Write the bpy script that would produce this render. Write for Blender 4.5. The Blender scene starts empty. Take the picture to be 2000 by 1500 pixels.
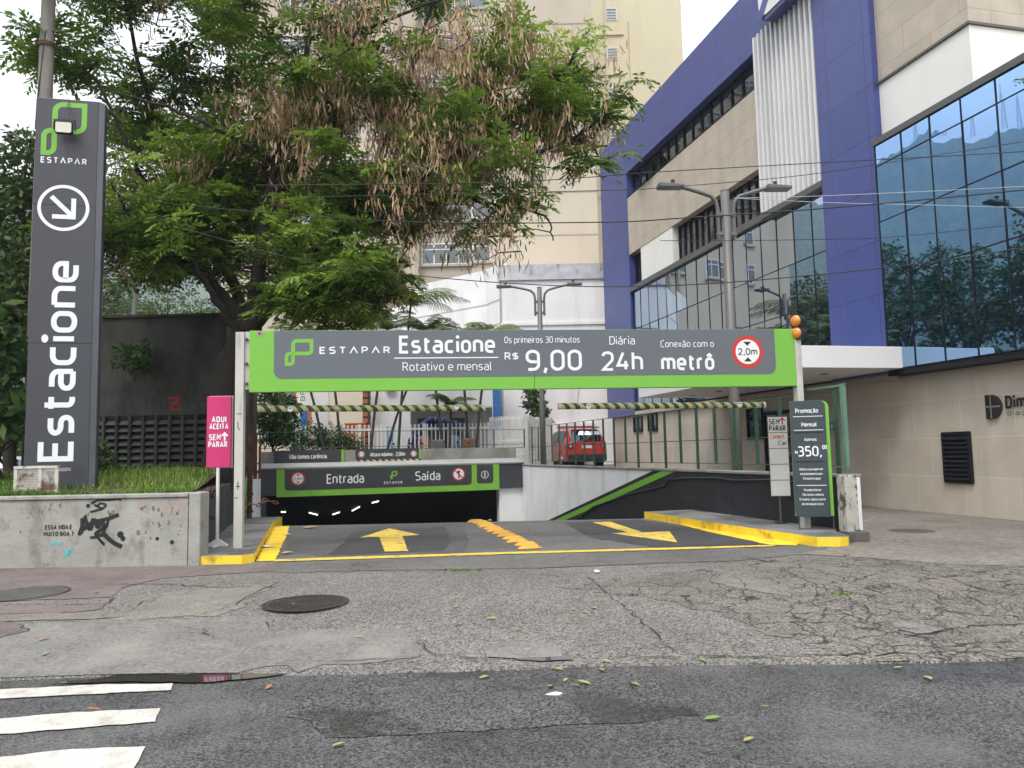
import bpy, bmesh, math, random
import numpy as np
from mathutils import Vector, Matrix
random.seed(7); RNG = np.random.default_rng(7)
sc = bpy.context.scene
COL = sc.collection
R = math.radians

# ------------------------------------------------------------------ camera
F = 1500.0                       # focal length in units of the 2000 px wide photograph (26 mm equivalent)
CAM_H = 1.45
cam_d = bpy.data.cameras.new('camera'); cam = bpy.data.objects.new('camera', cam_d); COL.objects.link(cam)
cam_d.sensor_width = 36.0; cam_d.lens = 36.0 * F / 2000.0
cam_d.clip_start = 0.05; cam_d.clip_end = 8000.0
PITCH = math.atan(133 / F); ROLL = -0.0205
CM = Matrix.Translation((0, 0, CAM_H)) @ Matrix.Rotation(math.pi / 2 + PITCH, 4, 'X') @ Matrix.Rotation(ROLL, 4, 'Z')
cam.matrix_world = CM
sc.camera = cam

# ------------------------------------------------------------------ sky, sun, exposure
SUN_EL, SUN_AZ = R(58), R(205)    # azimuth clockwise from +Y: behind the viewer, a little to the left
world = bpy.data.worlds.new('World'); sc.world = world; world.use_nodes = True
wn = world.node_tree.nodes; wl = world.node_tree.links
bg = wn['Background']
sky = wn.new('ShaderNodeTexSky'); sky.sky_type = 'NISHITA'; sky.sun_disc = False
sky.sun_elevation = SUN_EL; sky.sun_rotation = SUN_AZ; sky.dust_density = 3.0; sky.air_density = 1.2; sky.ozone_density = 1.0
tc = wn.new('ShaderNodeTexCoord'); mp = wn.new('ShaderNodeMapping'); mp.inputs['Scale'].default_value = (1.2, 1.2, 3.0)
nz = wn.new('ShaderNodeTexNoise'); nz.inputs['Scale'].default_value = 2.2; nz.inputs['Detail'].default_value = 6; nz.inputs['Roughness'].default_value = .55
rp = wn.new('ShaderNodeValToRGB'); rp.color_ramp.elements[0].position = .30; rp.color_ramp.elements[1].position = .56
rp.color_ramp.elements[0].color = (.55, .55, .55, 1); rp.color_ramp.elements[1].color = (1, 1, 1, 1)
mx = wn.new('ShaderNodeMixRGB')
mx.inputs[2].default_value = (15.2, 15.5, 16.0, 1)      # the cloud deck, in the sky texture's own units
# an overcast dome is about three times as bright overhead as at the horizon
sz = wn.new('ShaderNodeSeparateXYZ'); wl.new(tc.outputs['Generated'], sz.inputs[0])
gr = wn.new('ShaderNodeMapRange'); gr.inputs[1].default_value = 0; gr.inputs[2].default_value = 1; gr.inputs[3].default_value = .52; gr.inputs[4].default_value = 1.42; wl.new(sz.outputs[2], gr.inputs[0])
dk = wn.new('ShaderNodeMixRGB'); dk.blend_type = 'MULTIPLY'; dk.inputs[0].default_value = 1; dk.inputs[1].default_value = (15.2, 15.5, 16.0, 1); wl.new(gr.outputs[0], dk.inputs[2]); wl.new(dk.outputs[0], mx.inputs[2])
wl.new(tc.outputs['Generated'], mp.inputs[0]); wl.new(mp.outputs[0], nz.inputs['Vector']); wl.new(nz.outputs['Fac'], rp.inputs[0])
wl.new(rp.outputs[0], mx.inputs[0]); wl.new(sky.outputs[0], mx.inputs[1]); wl.new(mx.outputs[0], bg.inputs[0])
bg.inputs[1].default_value = 0.09
sun_d = bpy.data.lights.new('sun', 'SUN'); sun_d.energy = 1.4; sun_d.angle = R(16); sun_d.color = (1, .965, .91)
sun = bpy.data.objects.new('sun', sun_d); COL.objects.link(sun)
sdir = Vector((math.sin(SUN_AZ) * math.cos(SUN_EL), math.cos(SUN_AZ) * math.cos(SUN_EL), math.sin(SUN_EL)))
sun.rotation_euler = sdir.to_track_quat('Z', 'Y').to_euler()
sc.view_settings.view_transform = 'Standard'; sc.view_settings.look = 'None'
sc.view_settings.exposure = 0.66; sc.view_settings.gamma = 1.0
sc.render.engine = 'CYCLES'
sc.cycles.max_bounces = 8; sc.cycles.diffuse_bounces = 3; sc.cycles.glossy_bounces = 4; sc.cycles.transmission_bounces = 4
sc.cycles.transparent_max_bounces = 8
sc.cycles.caustics_reflective = False; sc.cycles.caustics_refractive = False
sc.cycles.use_denoising = True

# ------------------------------------------------------------------ measuring helpers (photograph pixel -> place)
CR = CM.to_3x3(); CO = CM.to_translation()
def ray(px, py): return CR @ Vector(((px - 1000) / F, (750 - py) / F, -1))
def atY(px, py, Y):
    d = ray(px, py); return CO + d * (Y / d.y)
def hz(Y):
    """height of the open ground"""
    if Y < 5.6: return -.085
    if Y < 8.0: return -.082 * (8.0 - Y) / 2.4
    if Y < 18: return 0.0
    return min(.8, .05 * (Y - 18))
def atZ(px, py, z):
    d = ray(px, py); return CO + d * ((z - CO.z) / d.z)
def onG(px, py, dz=0.0):
    z = 0
    for _ in range(12):
        p = atZ(px, py, z); z = hz(p.y) if p.y < 60 else .8
    return Vector((p.x, p.y, z + dz))
class Fr:
    """local frame of a thing: x along its width, y away from the viewer, z up"""
    def __init__(s, o, rz):
        s.o = Vector(o); s.rz = rz; s.M = Matrix.Translation(s.o) @ Matrix.Rotation(rz, 4, 'Z'); s.I = s.M.inverted()
    def px(s, px, py, y=0.0):
        o = s.I @ CO; d = s.I.to_3x3() @ ray(px, py); t = (y - o.y) / d.y
        p = o + d * t; return p.x, p.z
    def loc(s, w): return s.I @ Vector(w)

# ------------------------------------------------------------------ materials
MATS = {}
def _nodes(m): m.use_nodes = True; return m.node_tree.nodes, m.node_tree.links, m.node_tree.nodes['Principled BSDF']
def mat(name, col, rough=.6, metal=0.0, var=.12, vscale=3.0, bump=0.0, bscale=40.0, spec=.4, stain=None, sscale=1.0, sstretch=(1, 1, 1), samt=.5, spos=(.45, .7), fine=0.0, fscale=120.0, emit=None, coat=0.0, sharp=None):
    """painted / cast / rolled surface with uneven tone, optional stains of their own shape, fine grain and relief"""
    if name in MATS: return MATS[name]
    m = bpy.data.materials.new(name); n, l, b = _nodes(m); MATS[name] = m
    b.inputs['Roughness'].default_value = rough; b.inputs['Metallic'].default_value = metal; b.inputs['Specular IOR Level'].default_value = spec
    if coat: b.inputs['Coat Weight'].default_value = coat; b.inputs['Coat Roughness'].default_value = .08
    tc = n.new('ShaderNodeTexCoord'); c = col + (1,) if len(col) == 3 else col
    out = None
    def noise(sc_, det=5, st=(1, 1, 1), ro=.55):
        mpn = n.new('ShaderNodeMapping'); mpn.inputs['Scale'].default_value = st; l.new(tc.outputs['Object'], mpn.inputs[0])
        q = n.new('ShaderNodeTexNoise'); q.inputs['Scale'].default_value = sc_; q.inputs['Detail'].default_value = det; q.inputs['Roughness'].default_value = ro
        l.new(mpn.outputs[0], q.inputs['Vector']); return q
    q = noise(vscale); r = n.new('ShaderNodeMapRange'); r.inputs[1].default_value = .3; r.inputs[2].default_value = .7; r.inputs[3].default_value = 1 - var; r.inputs[4].default_value = 1 + var
    l.new(q.outputs['Fac'], r.inputs[0])
    mu = n.new('ShaderNodeMixRGB'); mu.blend_type = 'MULTIPLY'; mu.inputs[0].default_value = 1; mu.inputs[1].default_value = c; l.new(r.outputs[0], mu.inputs[2]); out = mu.outputs[0]
    if fine:
        q2 = noise(fscale, 2); r2 = n.new('ShaderNodeMapRange'); r2.inputs[1].default_value = .32; r2.inputs[2].default_value = .68; r2.inputs[3].default_value = 1 - fine; r2.inputs[4].default_value = 1 + fine
        l.new(q2.outputs['Fac'], r2.inputs[0]); m2 = n.new('ShaderNodeMixRGB'); m2.blend_type = 'MULTIPLY'; m2.inputs[0].default_value = 1; l.new(out, m2.inputs[1]); l.new(r2.outputs[0], m2.inputs[2]); out = m2.outputs[0]
    if stain:
        q3 = noise(sscale, 7, sstretch, .62); r3 = n.new('ShaderNodeMapRange'); r3.inputs[1].default_value = spos[0]; r3.inputs[2].default_value = spos[1]; r3.inputs[3].default_value = 0; r3.inputs[4].default_value = samt
        l.new(q3.outputs['Fac'], r3.inputs[0]); m3 = n.new('ShaderNodeMixRGB'); m3.inputs[2].default_value = stain + (1,); l.new(r3.outputs[0], m3.inputs[0]); l.new(out, m3.inputs[1]); out = m3.outputs[0]
    l.new(out, b.inputs['Base Color'])
    rr = n.new('ShaderNodeMapRange'); rr.inputs[1].default_value = .3; rr.inputs[2].default_value = .7; rr.inputs[3].default_value = max(0, rough - .08); rr.inputs[4].default_value = min(1, rough + .08); l.new(q.outputs['Fac'], rr.inputs[0]); l.new(rr.outputs[0], b.inputs['Roughness'])
    if bump:
        q4 = noise(bscale, 4); bp = n.new('ShaderNodeBump'); bp.inputs['Strength'].default_value = bump; bp.inputs['Distance'].default_value = .02; l.new(q4.outputs['Fac'], bp.inputs['Height']); l.new(bp.outputs[0], b.inputs['Normal'])
    if emit: b.inputs['Emission Color'].default_value = emit[:3] + (1,); b.inputs['Emission Strength'].default_value = emit[3]
    return m
def mat_brick(name, c1, c2, mortar, bw, bh, ms=.01, rough=.6, swap=True, off=.5, stain=None, bump=.3, noise=.12):
    """stone or metal cladding in courses: the joints follow the object's x and z"""
    if name in MATS: return MATS[name]
    m = bpy.data.materials.new(name); n, l, b = _nodes(m); MATS[name] = m
    tc = n.new('ShaderNodeTexCoord'); se = n.new('ShaderNodeSeparateXYZ'); co = n.new('ShaderNodeCombineXYZ')
    l.new(tc.outputs['Object'], se.inputs[0])
    ad = n.new('ShaderNodeMath'); ad.operation = 'ADD'; l.new(se.outputs[0], ad.inputs[0]); l.new(se.outputs[1], ad.inputs[1])
    l.new(ad.outputs[0], co.inputs[0]); l.new(se.outputs[2], co.inputs[1])
    k = n.new('ShaderNodeTexBrick'); k.inputs['Color1'].default_value = c1 + (1,); k.inputs['Color2'].default_value = c2 + (1,); k.inputs['Mortar'].default_value = mortar + (1,)
    k.inputs['Scale'].default_value = 1; k.inputs['Mortar Size'].default_value = ms; k.inputs['Brick Width'].default_value = bw; k.inputs['Row Height'].default_value = bh; k.inputs['Bias'].default_value = 0
    k.offset = off; l.new(co.outputs[0], k.inputs['Vector'])
    q = n.new('ShaderNodeTexNoise'); q.inputs['Scale'].default_value = 1.6; q.inputs['Detail'].default_value = 8; q.inputs['Roughness'].default_value = .6; l.new(tc.outputs['Object'], q.inputs['Vector'])
    r = n.new('ShaderNodeMapRange'); r.inputs[1].default_value = .3; r.inputs[2].default_value = .7; r.inputs[3].default_value = 1 - noise; r.inputs[4].default_value = 1 + noise; l.new(q.outputs['Fac'], r.inputs[0])
    mu = n.new('ShaderNodeMixRGB'); mu.blend_type = 'MULTIPLY'; mu.inputs[0].default_value = 1; l.new(k.outputs['Color'], mu.inputs[1]); l.new(r.outputs[0], mu.inputs[2]); out = mu.outputs[0]
    if stain:
        mpn = n.new('ShaderNodeMapping'); mpn.inputs['Scale'].default_value = (1.5, 1.5, .18); l.new(tc.outputs['Object'], mpn.inputs[0])
        q3 = n.new('ShaderNodeTexNoise'); q3.inputs['Scale'].default_value = 1.2; q3.inputs['Detail'].default_value = 6; l.new(mpn.outputs[0], q3.inputs['Vector'])
        r3 = n.new('ShaderNodeMapRange'); r3.inputs[1].default_value = .5; r3.inputs[2].default_value = .75; r3.inputs[4].default_value = .4; l.new(q3.outputs['Fac'], r3.inputs[0])
        m3 = n.new('ShaderNodeMixRGB'); m3.inputs[2].default_value = stain + (1,); l.new(r3.outputs[0], m3.inputs[0]); l.new(out, m3.inputs[1]); out = m3.outputs[0]
    l.new(out, b.inputs['Base Color']); b.inputs['Roughness'].default_value = rough
    bp = n.new('ShaderNodeBump'); bp.inputs['Strength'].default_value = bump; bp.inputs['Distance'].default_value = .01; bp.invert = True; l.new(k.outputs['Fac'], bp.inputs['Height']); l.new(bp.outputs[0], b.inputs['Normal'])
    return m
def mat_glass(name, refl, deep, k=.75, rough=.015, wob=.0):
    """coated window glass: a mirror film of its own tint over a dark room"""
    if name in MATS: return MATS[name]
    m = bpy.data.materials.new(name); n, l, b = _nodes(m); MATS[name] = m
    n.remove(b); o = n['Material Output']
    g = n.new('ShaderNodeBsdfGlossy'); g.inputs[0].default_value = refl + (1,); g.inputs['Roughness'].default_value = rough
    d = n.new('ShaderNodeBsdfDiffuse'); d.inputs[0].default_value = deep + (1,)
    x = n.new('ShaderNodeMixShader'); x.inputs[0].default_value = k; l.new(d.outputs[0], x.inputs[1]); l.new(g.outputs[0], x.inputs[2]); l.new(x.outputs[0], o.inputs[0])
    if wob:
        tc = n.new('ShaderNodeTexCoord'); q = n.new('ShaderNodeTexNoise'); q.inputs['Scale'].default_value = .9; q.inputs['Detail'].default_value = 1; l.new(tc.outputs['Object'], q.inputs['Vector'])
        bp = n.new('ShaderNodeBump'); bp.inputs['Strength'].default_value = wob; bp.inputs['Distance'].default_value = .02; l.new(q.outputs['Fac'], bp.inputs['Height']); l.new(bp.outputs[0], g.inputs['Normal'])
    return m

# ------------------------------------------------------------------ mesh builder
class MB:
    def __init__(s): s.v = []; s.f = []; s.m = []; s.k = 0
    def add(s, vs, fs, mi=None):
        o = len(s.v); s.v += [tuple(p) for p in vs]; s.f += [tuple(i + o for i in f) for f in fs]; s.m += [s.k if mi is None else mi] * len(fs); return s
    def box(s, x0, x1, y0, y1, z0, z1, mi=None):
        return s.add([(x0, y0, z0), (x1, y0, z0), (x1, y1, z0), (x0, y1, z0), (x0, y0, z1), (x1, y0, z1), (x1, y1, z1), (x0, y1, z1)],
                     [(0, 3, 2, 1), (4, 5, 6, 7), (0, 1, 5, 4), (1, 2, 6, 5), (2, 3, 7, 6), (3, 0, 4, 7)], mi)
    def quad(s, a, b, c, d, mi=None): return s.add([a, b, c, d], [(0, 1, 2, 3)], mi)
    def prism_y(s, pts, y0, y1, mi=None):
        """outline pts (x,z) counter-clockwise seen from -y, from y0 (front) to y1"""
        n = len(pts); vs = [(x, y0, z) for x, z in pts] + [(x, y1, z) for x, z in pts]
        return s.add(vs, [tuple(range(n)), tuple(range(2 * n - 1, n - 1, -1))] + [(i, i + n, (i + 1) % n + n, (i + 1) % n) for i in range(n)], mi)
    def prism_z(s, pts, z0, z1, mi=None):
        n = len(pts); z0f = z0 if callable(z0) else (lambda x, y: z0); z1f = z1 if callable(z1) else (lambda x, y: z1)
        vs = [(x, y, z0f(x, y)) for x, y in pts] + [(x, y, z1f(x, y)) for x, y in pts]
        return s.add(vs, [tuple(range(n - 1, -1, -1)), tuple(range(n, 2 * n))] + [(i, (i + 1) % n, (i + 1) % n + n, i + n) for i in range(n)], mi)
    def sheet(s, pts, z=0, mi=None): return s.add([(x, y, z) for x, y in pts], [tuple(range(len(pts)))], mi)
    def tube(s, path, r, n=8, mi=None, cap=True):
        P = [Vector(p) for p in path]; m = len(P); rs = r if isinstance(r, (list, tuple)) else [r] * m
        vs = []; up = None
        for i, p in enumerate(P):
            t = (P[min(i + 1, m - 1)] - P[max(i - 1, 0)]).normalized()
            if up is None:
                up = Vector((0, 0, 1)) if abs(t.z) < .9 else Vector((1, 0, 0))
            a = t.cross(up)
            if a.length < 1e-5: a = t.cross(Vector((1, .3, 0)))
            a.normalize(); b = a.cross(t).normalized(); up = b
            for k in range(n):
                q = 2 * math.pi * k / n; vs.append(p + (a * math.cos(q) + b * math.sin(q)) * rs[i])
        fs = [(i * n + k, i * n + (k + 1) % n, (i + 1) * n + (k + 1) % n, (i + 1) * n + k) for i in range(m - 1) for k in range(n)]
        if cap: fs += [tuple(range(n - 1, -1, -1)), tuple((m - 1) * n + k for k in range(n))]
        return s.add(vs, fs, mi)
    def cyl(s, c, r, h, n=24, axis='z', mi=None):
        d = {'x': (h, 0, 0), 'y': (0, h, 0), 'z': (0, 0, h)}[axis]; c = Vector(c)
        return s.tube([c, c + Vector(d)], r, n, mi)
    def ball(s, c, rx, ry=None, rz=None, n=10, mi=None):
        ry = ry or rx; rz = rz or rx; vs = []; fs = []; h = n // 2
        for i in range(h + 1):
            t = math.pi * i / h
            for k in range(n):
                q = 2 * math.pi * k / n; vs.append((c[0] + rx * math.sin(t) * math.cos(q), c[1] + ry * math.sin(t) * math.sin(q), c[2] + rz * math.cos(t)))
        fs = [(i * n + k, (i + 1) * n + k, (i + 1) * n + (k + 1) % n, i * n + (k + 1) % n) for i in range(h) for k in range(n)]
        return s.add(vs, fs, mi)
    def disc_y(s, cx, cz, r, y, n=32, mi=None, r0=0):
        if r0 <= 0: return s.add([(cx + r * math.cos(2 * math.pi * k / n), y, cz + r * math.sin(2 * math.pi * k / n)) for k in range(n)], [tuple(range(n))], mi)
        vs = [(cx + q * math.cos(2 * math.pi * k / n), y, cz + q * math.sin(2 * math.pi * k / n)) for q in (r0, r) for k in range(n)]
        return s.add(vs, [(k, k + n, (k + 1) % n + n, (k + 1) % n) for k in range(n)], mi)
    def build(s, name, mats, parent=None, bevel=0, smooth=False, rough=None):
        me = bpy.data.meshes.new(name); me.from_pydata(s.v, [], s.f)
        if not isinstance(mats, (list, tuple)): mats = [mats]
        for q in mats: me.materials.append(q)
        if len(mats) > 1: me.polygons.foreach_set('material_index', s.m)
        if smooth: me.shade_smooth()
        me.update()
        o = bpy.data.objects.new(name, me); COL.objects.link(o)
        if parent: o.parent = parent
        if bevel:
            b = o.modifiers.new('bevel', 'BEVEL'); b.width = bevel; b.segments = 2; b.limit_method = 'ANGLE'; b.harden_normals = False
        return o
def npmesh(name, V, Fq, mats, parent=None, attr=None, midx=None):
    """big mesh of quads from numpy arrays"""
    me = bpy.data.meshes.new(name); V = np.asarray(V, np.float32); Fq = np.asarray(Fq, np.int32)
    me.vertices.add(len(V)); me.vertices.foreach_set('co', V.ravel())
    k = Fq.shape[1]; me.loops.add(Fq.size); me.loops.foreach_set('vertex_index', Fq.ravel())
    me.polygons.add(len(Fq)); me.polygons.foreach_set('loop_start', np.arange(0, Fq.size, k, dtype=np.int32))
    if not isinstance(mats, (list, tuple)): mats = [mats]
    for q in mats: me.materials.append(q)
    if midx is not None: me.polygons.foreach_set('material_index', np.asarray(midx, np.int32))
    if attr is not None:
        a = me.attributes.new('tone', 'FLOAT', 'POINT'); a.data.foreach_set('value', np.asarray(attr, np.float32))
    me.update(calc_edges=True)
    o = bpy.data.objects.new(name, me); COL.objects.link(o)
    if parent: o.parent = parent
    return o

# ------------------------------------------------------------------ naming helpers
def tag(o, label=None, cat=None, group=None, kind=None):
    if label: o['label'] = label
    if cat: o['category'] = cat
    if group: o['group'] = group
    if kind: o['kind'] = kind
    return o
def thing(name, label, cat, loc=(0, 0, 0), rz=0.0, group=None):
    o = bpy.data.objects.new(name, None); o.empty_display_size = .2; COL.objects.link(o); o.location = loc; o.rotation_euler = (0, 0, rz)
    return tag(o, label, cat, group)
def struct(o, label=None): o['kind'] = 'structure'; return tag(o, label) if label else o
def copy_tree(o, parent=None):
    c = o.copy(); COL.objects.link(c)
    if parent: c.parent = parent
    for ch in o.children: copy_tree(ch, c)
    return c

# ------------------------------------------------------------------ sign lettering: every glyph is drawn with strokes of one width
GL = {
'a': ".04,.7 .46,.7,.2 .46,0|.46,.4 0,.4,.18 0,0,.18 .46,0", 'b': "0,1 0,0|0,.7 .46,.7,.2 .46,0,.2 0,0", 'c': ".42,.7 0,.7,.21 0,0,.21 .42,0",
'd': ".46,1 .46,0|.46,.7 0,.7,.2 0,0,.2 .46,0", 'e': ".42,0 0,0,.21 0,.7,.21 .46,.7,.21 .46,.34 .02,.34", 'f': ".32,1 .1,1,.14 .1,0|0,.7 .3,.7",
'g': ".46,.7 0,.7,.2 0,0,.2 .46,0|.46,.7 .46,-.27,.2 .04,-.27", 'h': "0,1 0,0|0,.7 .46,.7,.2 .46,0", 'i': "0,.7 0,0|*0,.98", 'ı': "0,.7 0,0",
'k': "0,1 0,0|.4,.7 .03,.36 .42,0", 'l': "0,1 0,0,.13 .13,0", 'm': "0,.7 0,0|0,.7 .4,.7,.18 .4,0|.4,.7 .8,.7,.18 .8,0", 'n': "0,.7 0,0|0,.7 .46,.7,.21 .46,0",
'o': "o.23,0 0,0,.22 0,.7,.22 .46,.7,.22 .46,0,.22", 'p': "0,.7 0,-.27|0,.7 .46,.7,.2 .46,0,.2 0,0", 'q': ".46,.7 .46,-.27|.46,.7 0,.7,.2 0,0,.2 .46,0",
'r': "0,.7 0,0|0,.5 .0,.7,.17 .28,.7", 's': ".4,.7 0,.7,.17 0,.36,.17 .42,.36,.17 .42,0,.17 0,0", 't': ".1,.92 .1,0,.14 .32,0|0,.7 .32,.7",
'u': "0,.7 0,0,.21 .46,0|.46,.7 .46,0", 'v': "0,.7 .22,0 .44,.7", 'w': "0,.7 .16,0 .33,.6 .5,0 .66,.7", 'x': "0,.7 .42,0|.42,.7 0,0", 'y': "0,.7 .22,.02|.44,.7 .14,-.27", 'z': "0,.7 .42,.7 0,0 .42,0",
'A': "0,0 .29,1 .58,0|.1,.3 .48,.3", 'Λ': "0,0 .36,1 .72,0", 'B': "0,0 0,1 .48,1,.2 .48,.53,.2 0,.53|0,.53 .52,.53,.22 .52,0,.22 0,0", 'C': ".5,1 0,1,.25 0,0,.25 .5,0", 'D': "o.1,0 0,0 0,1 .54,1,.3 .54,0,.3",
'E': ".46,1 0,1 0,0 .46,0|0,.52 .42,.52", 'I': "0,1 0,0", 'L': "0,1 0,0 .42,0", 'M': "0,0 0,1 .33,.4 .66,1 .66,0", 'N': "0,0 0,1 .54,0 .54,1", 'O': "o.27,0 0,0,.27 0,1,.27 .54,1,.27 .54,0,.27", 'P': "0,0 0,1 .5,1,.24 .5,.44,.24 0,.44",
'Q': "o.27,0 0,0,.27 0,1,.27 .54,1,.27 .54,0,.27|.36,.22 .58,-.06", 'R': "0,0 0,1 .5,1,.24 .5,.47,.24 0,.47|.27,.47 .54,0", 'S': ".5,1 0,1,.22 0,.52,.22 .52,.52,.22 .52,0,.22 0,0", 'T': "0,1 .54,1|.27,1 .27,0", 'U': "0,1 0,0,.25 .54,0,.25 .54,1", 'V': "0,1 .27,0 .54,1",
'0': "o.25,0 0,0,.25 0,1,.25 .5,1,.25 .5,0,.25", '1': "0,.8 .2,1 .2,0", '2': "0,.8 0,1,.2 .5,1,.24 .5,.56,.22 0,0 .52,0", '3': "0,1 .48,1,.22 .48,.53,.2 .14,.53|.14,.53 .5,.53,.22 .5,0,.24 0,0",
'4': ".3,1 0,.24 .56,.24|.42,.5 .42,0", '5': ".46,1 .04,1 .02,.58 .5,.58,.24 .5,0,.24 0,0", '9': ".5,.42 0,.42,.23 0,1,.24 .5,1,.24 .5,0,.26 .04,0",
',': ".07,.08 0,-.2", '.': "*0,.03", ':': "*0,.06|*0,.6", '-': "0,.38 .3,.38", '!': "0,1 0,.3|*0,.03", '?': "0,1 .42,1,.2 .42,.5,.2 .2,.5,.1 .2,.28|*.2,.02", '$': ".5,.88 0,.88,.18 0,.5,.18 .52,.5,.18 .52,.12,.18 0,.12|.26,1.08 .26,-.08",
}
ACC = {'ã': ('a', 't'), 'á': ('a', 'a'), 'í': ('ı', 'a'), 'ê': ('e', 'c'), 'ô': ('o', 'c'), 'ó': ('o', 'a'), 'ç': ('c', 'q'), 'É': ('E', 'A')}
def _acc(k, w):
    h = w / 2
    return {'t': f"{h-.17},.88 {h-.08},.97,.04 {h+.08},.88,.04 {h+.17},.97", 'a': f"{h-.05},.85 {h+.1},1.02", 'c': f"{h-.15},.86 {h},1.0 {h+.15},.86", 'q': f"{h},0 {h+.05},-.12 {h-.08},-.2", 'A': f"{h-.05},1.14 {h+.08},1.28"}[k]
def _round(pts, closed):
    """(x,y,r) corners -> smooth polyline"""
    out = []; n = len(pts)
    for i, (x, y, r) in enumerate(pts):
        if r <= 0 or (not closed and i in (0, n - 1)): out.append((x, y)); continue
        p = Vector((x, y)); a = Vector(pts[i - 1][:2]) - p; b = Vector(pts[(i + 1) % n][:2]) - p
        la, lb = a.length, b.length
        if la < 1e-6 or lb < 1e-6: out.append((x, y)); continue
        a /= la; b /= lb; ang = a.angle(b)
        if ang < .06 or ang > 3.1: out.append((x, y)); continue
        d = min(r / math.tan(ang / 2), la * .5 if pts[i - 1][2] > 0 else la, lb * .5 if pts[(i + 1) % n][2] > 0 else lb)
        rr = d * math.tan(ang / 2); c = p + (a + b).normalized() * (rr / math.sin(ang / 2)); s0 = p + a * d - c; s1 = p + b * d - c
        t = s0.angle(s1); sg = 1 if s0.x * s1.y - s0.y * s1.x > 0 else -1
        for k in range(7):
            q = sg * t * k / 6; out.append((c.x + s0.x * math.cos(q) - s0.y * math.sin(q), c.y + s0.x * math.sin(q) + s0.y * math.cos(q)))
    res = []
    for p in out:
        if not res or (Vector(p) - Vector(res[-1])).length > 1e-4: res.append(p)
    return res
def _ribbon(pts, w, closed):
    """flat stroke of width w round a polyline -> verts, quads"""
    n = len(pts); P = [Vector(p) for p in pts]; L = []; Rr = []
    for i in range(n):
        if closed: a, b = P[i - 1], P[(i + 1) % n]
        else: a, b = P[max(i - 1, 0)], P[min(i + 1, n - 1)]
        d0 = (P[i] - a); d1 = (b - P[i])
        if d0.length < 1e-9: d0 = d1
        if d1.length < 1e-9: d1 = d0
        d0.normalize(); d1.normalize(); n0 = Vector((-d0.y, d0.x)); n1 = Vector((-d1.y, d1.x)); mth = n0 + n1
        mth = mth.normalized() if mth.length > 1e-4 else n0
        k = min(1 / max(mth.dot(n0), .3), 2.2); L.append(P[i] + mth * w * .5 * k); Rr.append(P[i] - mth * w * .5 * k)
    vs = L + Rr; m = n if closed else n - 1
    return vs, [(i + n, (i + 1) % n + n, (i + 1) % n, i) for i in range(m)]
def glyph_strokes(ch):
    if ch in ACC:
        base, k = ACC[ch]; g = glyph_strokes(base); w = max(p[0] for st, _ in g for p in st) if base != 'ı' else 0
        return g + _parse(_acc(k, w))
    return _parse(GL[ch])
def _parse(s):
    out = []
    for part in s.split('|'):
        if part[0] == '*': x, y = map(float, part[1:].split(',')); out.append(([(x, y)], 'dot')); continue
        cl = part[0] == 'o'; pts = []
        for t in part[1 if cl else 0:].split():
            q = [float(v) for v in t.split(',')]; pts.append((q[0], q[1], q[2] if len(q) > 2 else 0))
        out.append((_round(pts, cl), 'closed' if cl else 'open'))
    return out
def lettering(parent, s, x0, x1, zb, zt, m, y=-.004, sw=.15, name='lettering', gap=.10, up=False, slant=0.0, thick=0.0, sx=None, mb=None):
    """s fitted between x0..x1 with its baseline at zb and capitals reaching zt; up=True turns it to read bottom to top (then x is height and z is -width)"""
    strokes = []; cx = 0.0
    for ch in s:
        if ch == ' ': cx += .34; continue
        g = glyph_strokes(ch); w = max(p[0] for st, _ in g for p in st)
        strokes += [([(p[0] + cx, p[1]) for p in st], kd) for st, kd in g]; cx += w + sw + gap
    lo = min(p[0] for st, _ in strokes for p in st) - sw / 2; hi = max(p[0] for st, _ in strokes for p in st) + sw / 2
    kx = (x1 - x0) / (hi - lo); kz = (zt - zb) / (1 + sw)
    own = mb is None; mb = mb or MB(); yy = y
    for st, kd in strokes:
        if kd == 'dot':
            q = sw * .62; vs = [(st[0][0] + q * math.cos(t * math.pi / 6), st[0][1] + q * math.sin(t * math.pi / 6)) for t in range(12)]; fs = [tuple(range(12))]
        else:
            # keep the stroke the same width both ways after the fit
            a = kx / kz; st2 = [(p[0] * a, p[1]) for p in st]; vs, fs = _ribbon(st2, sw, kd == 'closed'); vs = [(v[0] / a, v[1]) for v in vs]
        V = []
        for v in vs:
            X = x0 + (v[0] - lo + slant * v[1]) * kx; Z = zb + (v[1] + sw / 2) * kz
            V.append((X, yy, Z) if not up else (-Z, yy, X))
        mb.add(V, fs); yy -= .00035
    return mb.build(name, m, parent) if own else None
def letter_px(parent, fr, s, x0, yb, x1, yt, m, y=-.004, **k):
    """as lettering, placed by the photograph's pixels on the front plane of a thing"""
    xm, ym = (x0 + x1) / 2, (yb + yt) / 2
    a = fr.px(x0, ym, y)[0]; b = fr.px(x1, ym, y)[0]; zb = fr.px(xm, yb, y)[1]; zt = fr.px(xm, yt, y)[1]
    return lettering(parent, s, a, b, zb, zt, m, y, **k)
def strokes_part(parent, name, lines, w, m, y=-.004, closed=False, step=.0004):
    """brush strokes / line art on a front plane: lines of (x,z) or (x,z,r)"""
    mb = MB(); yy = y
    for i, ln in enumerate(lines):
        ww = w[i] if isinstance(w, (list, tuple)) else w
        pts = _round([(p[0], p[1], p[2] if len(p) > 2 else 0) for p in ln], closed)
        vs, fs = _ribbon(pts, ww, closed); mb.add([(v[0], yy, v[1]) for v in vs], fs); yy -= step
    return mb.build(name, m, parent)
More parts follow.
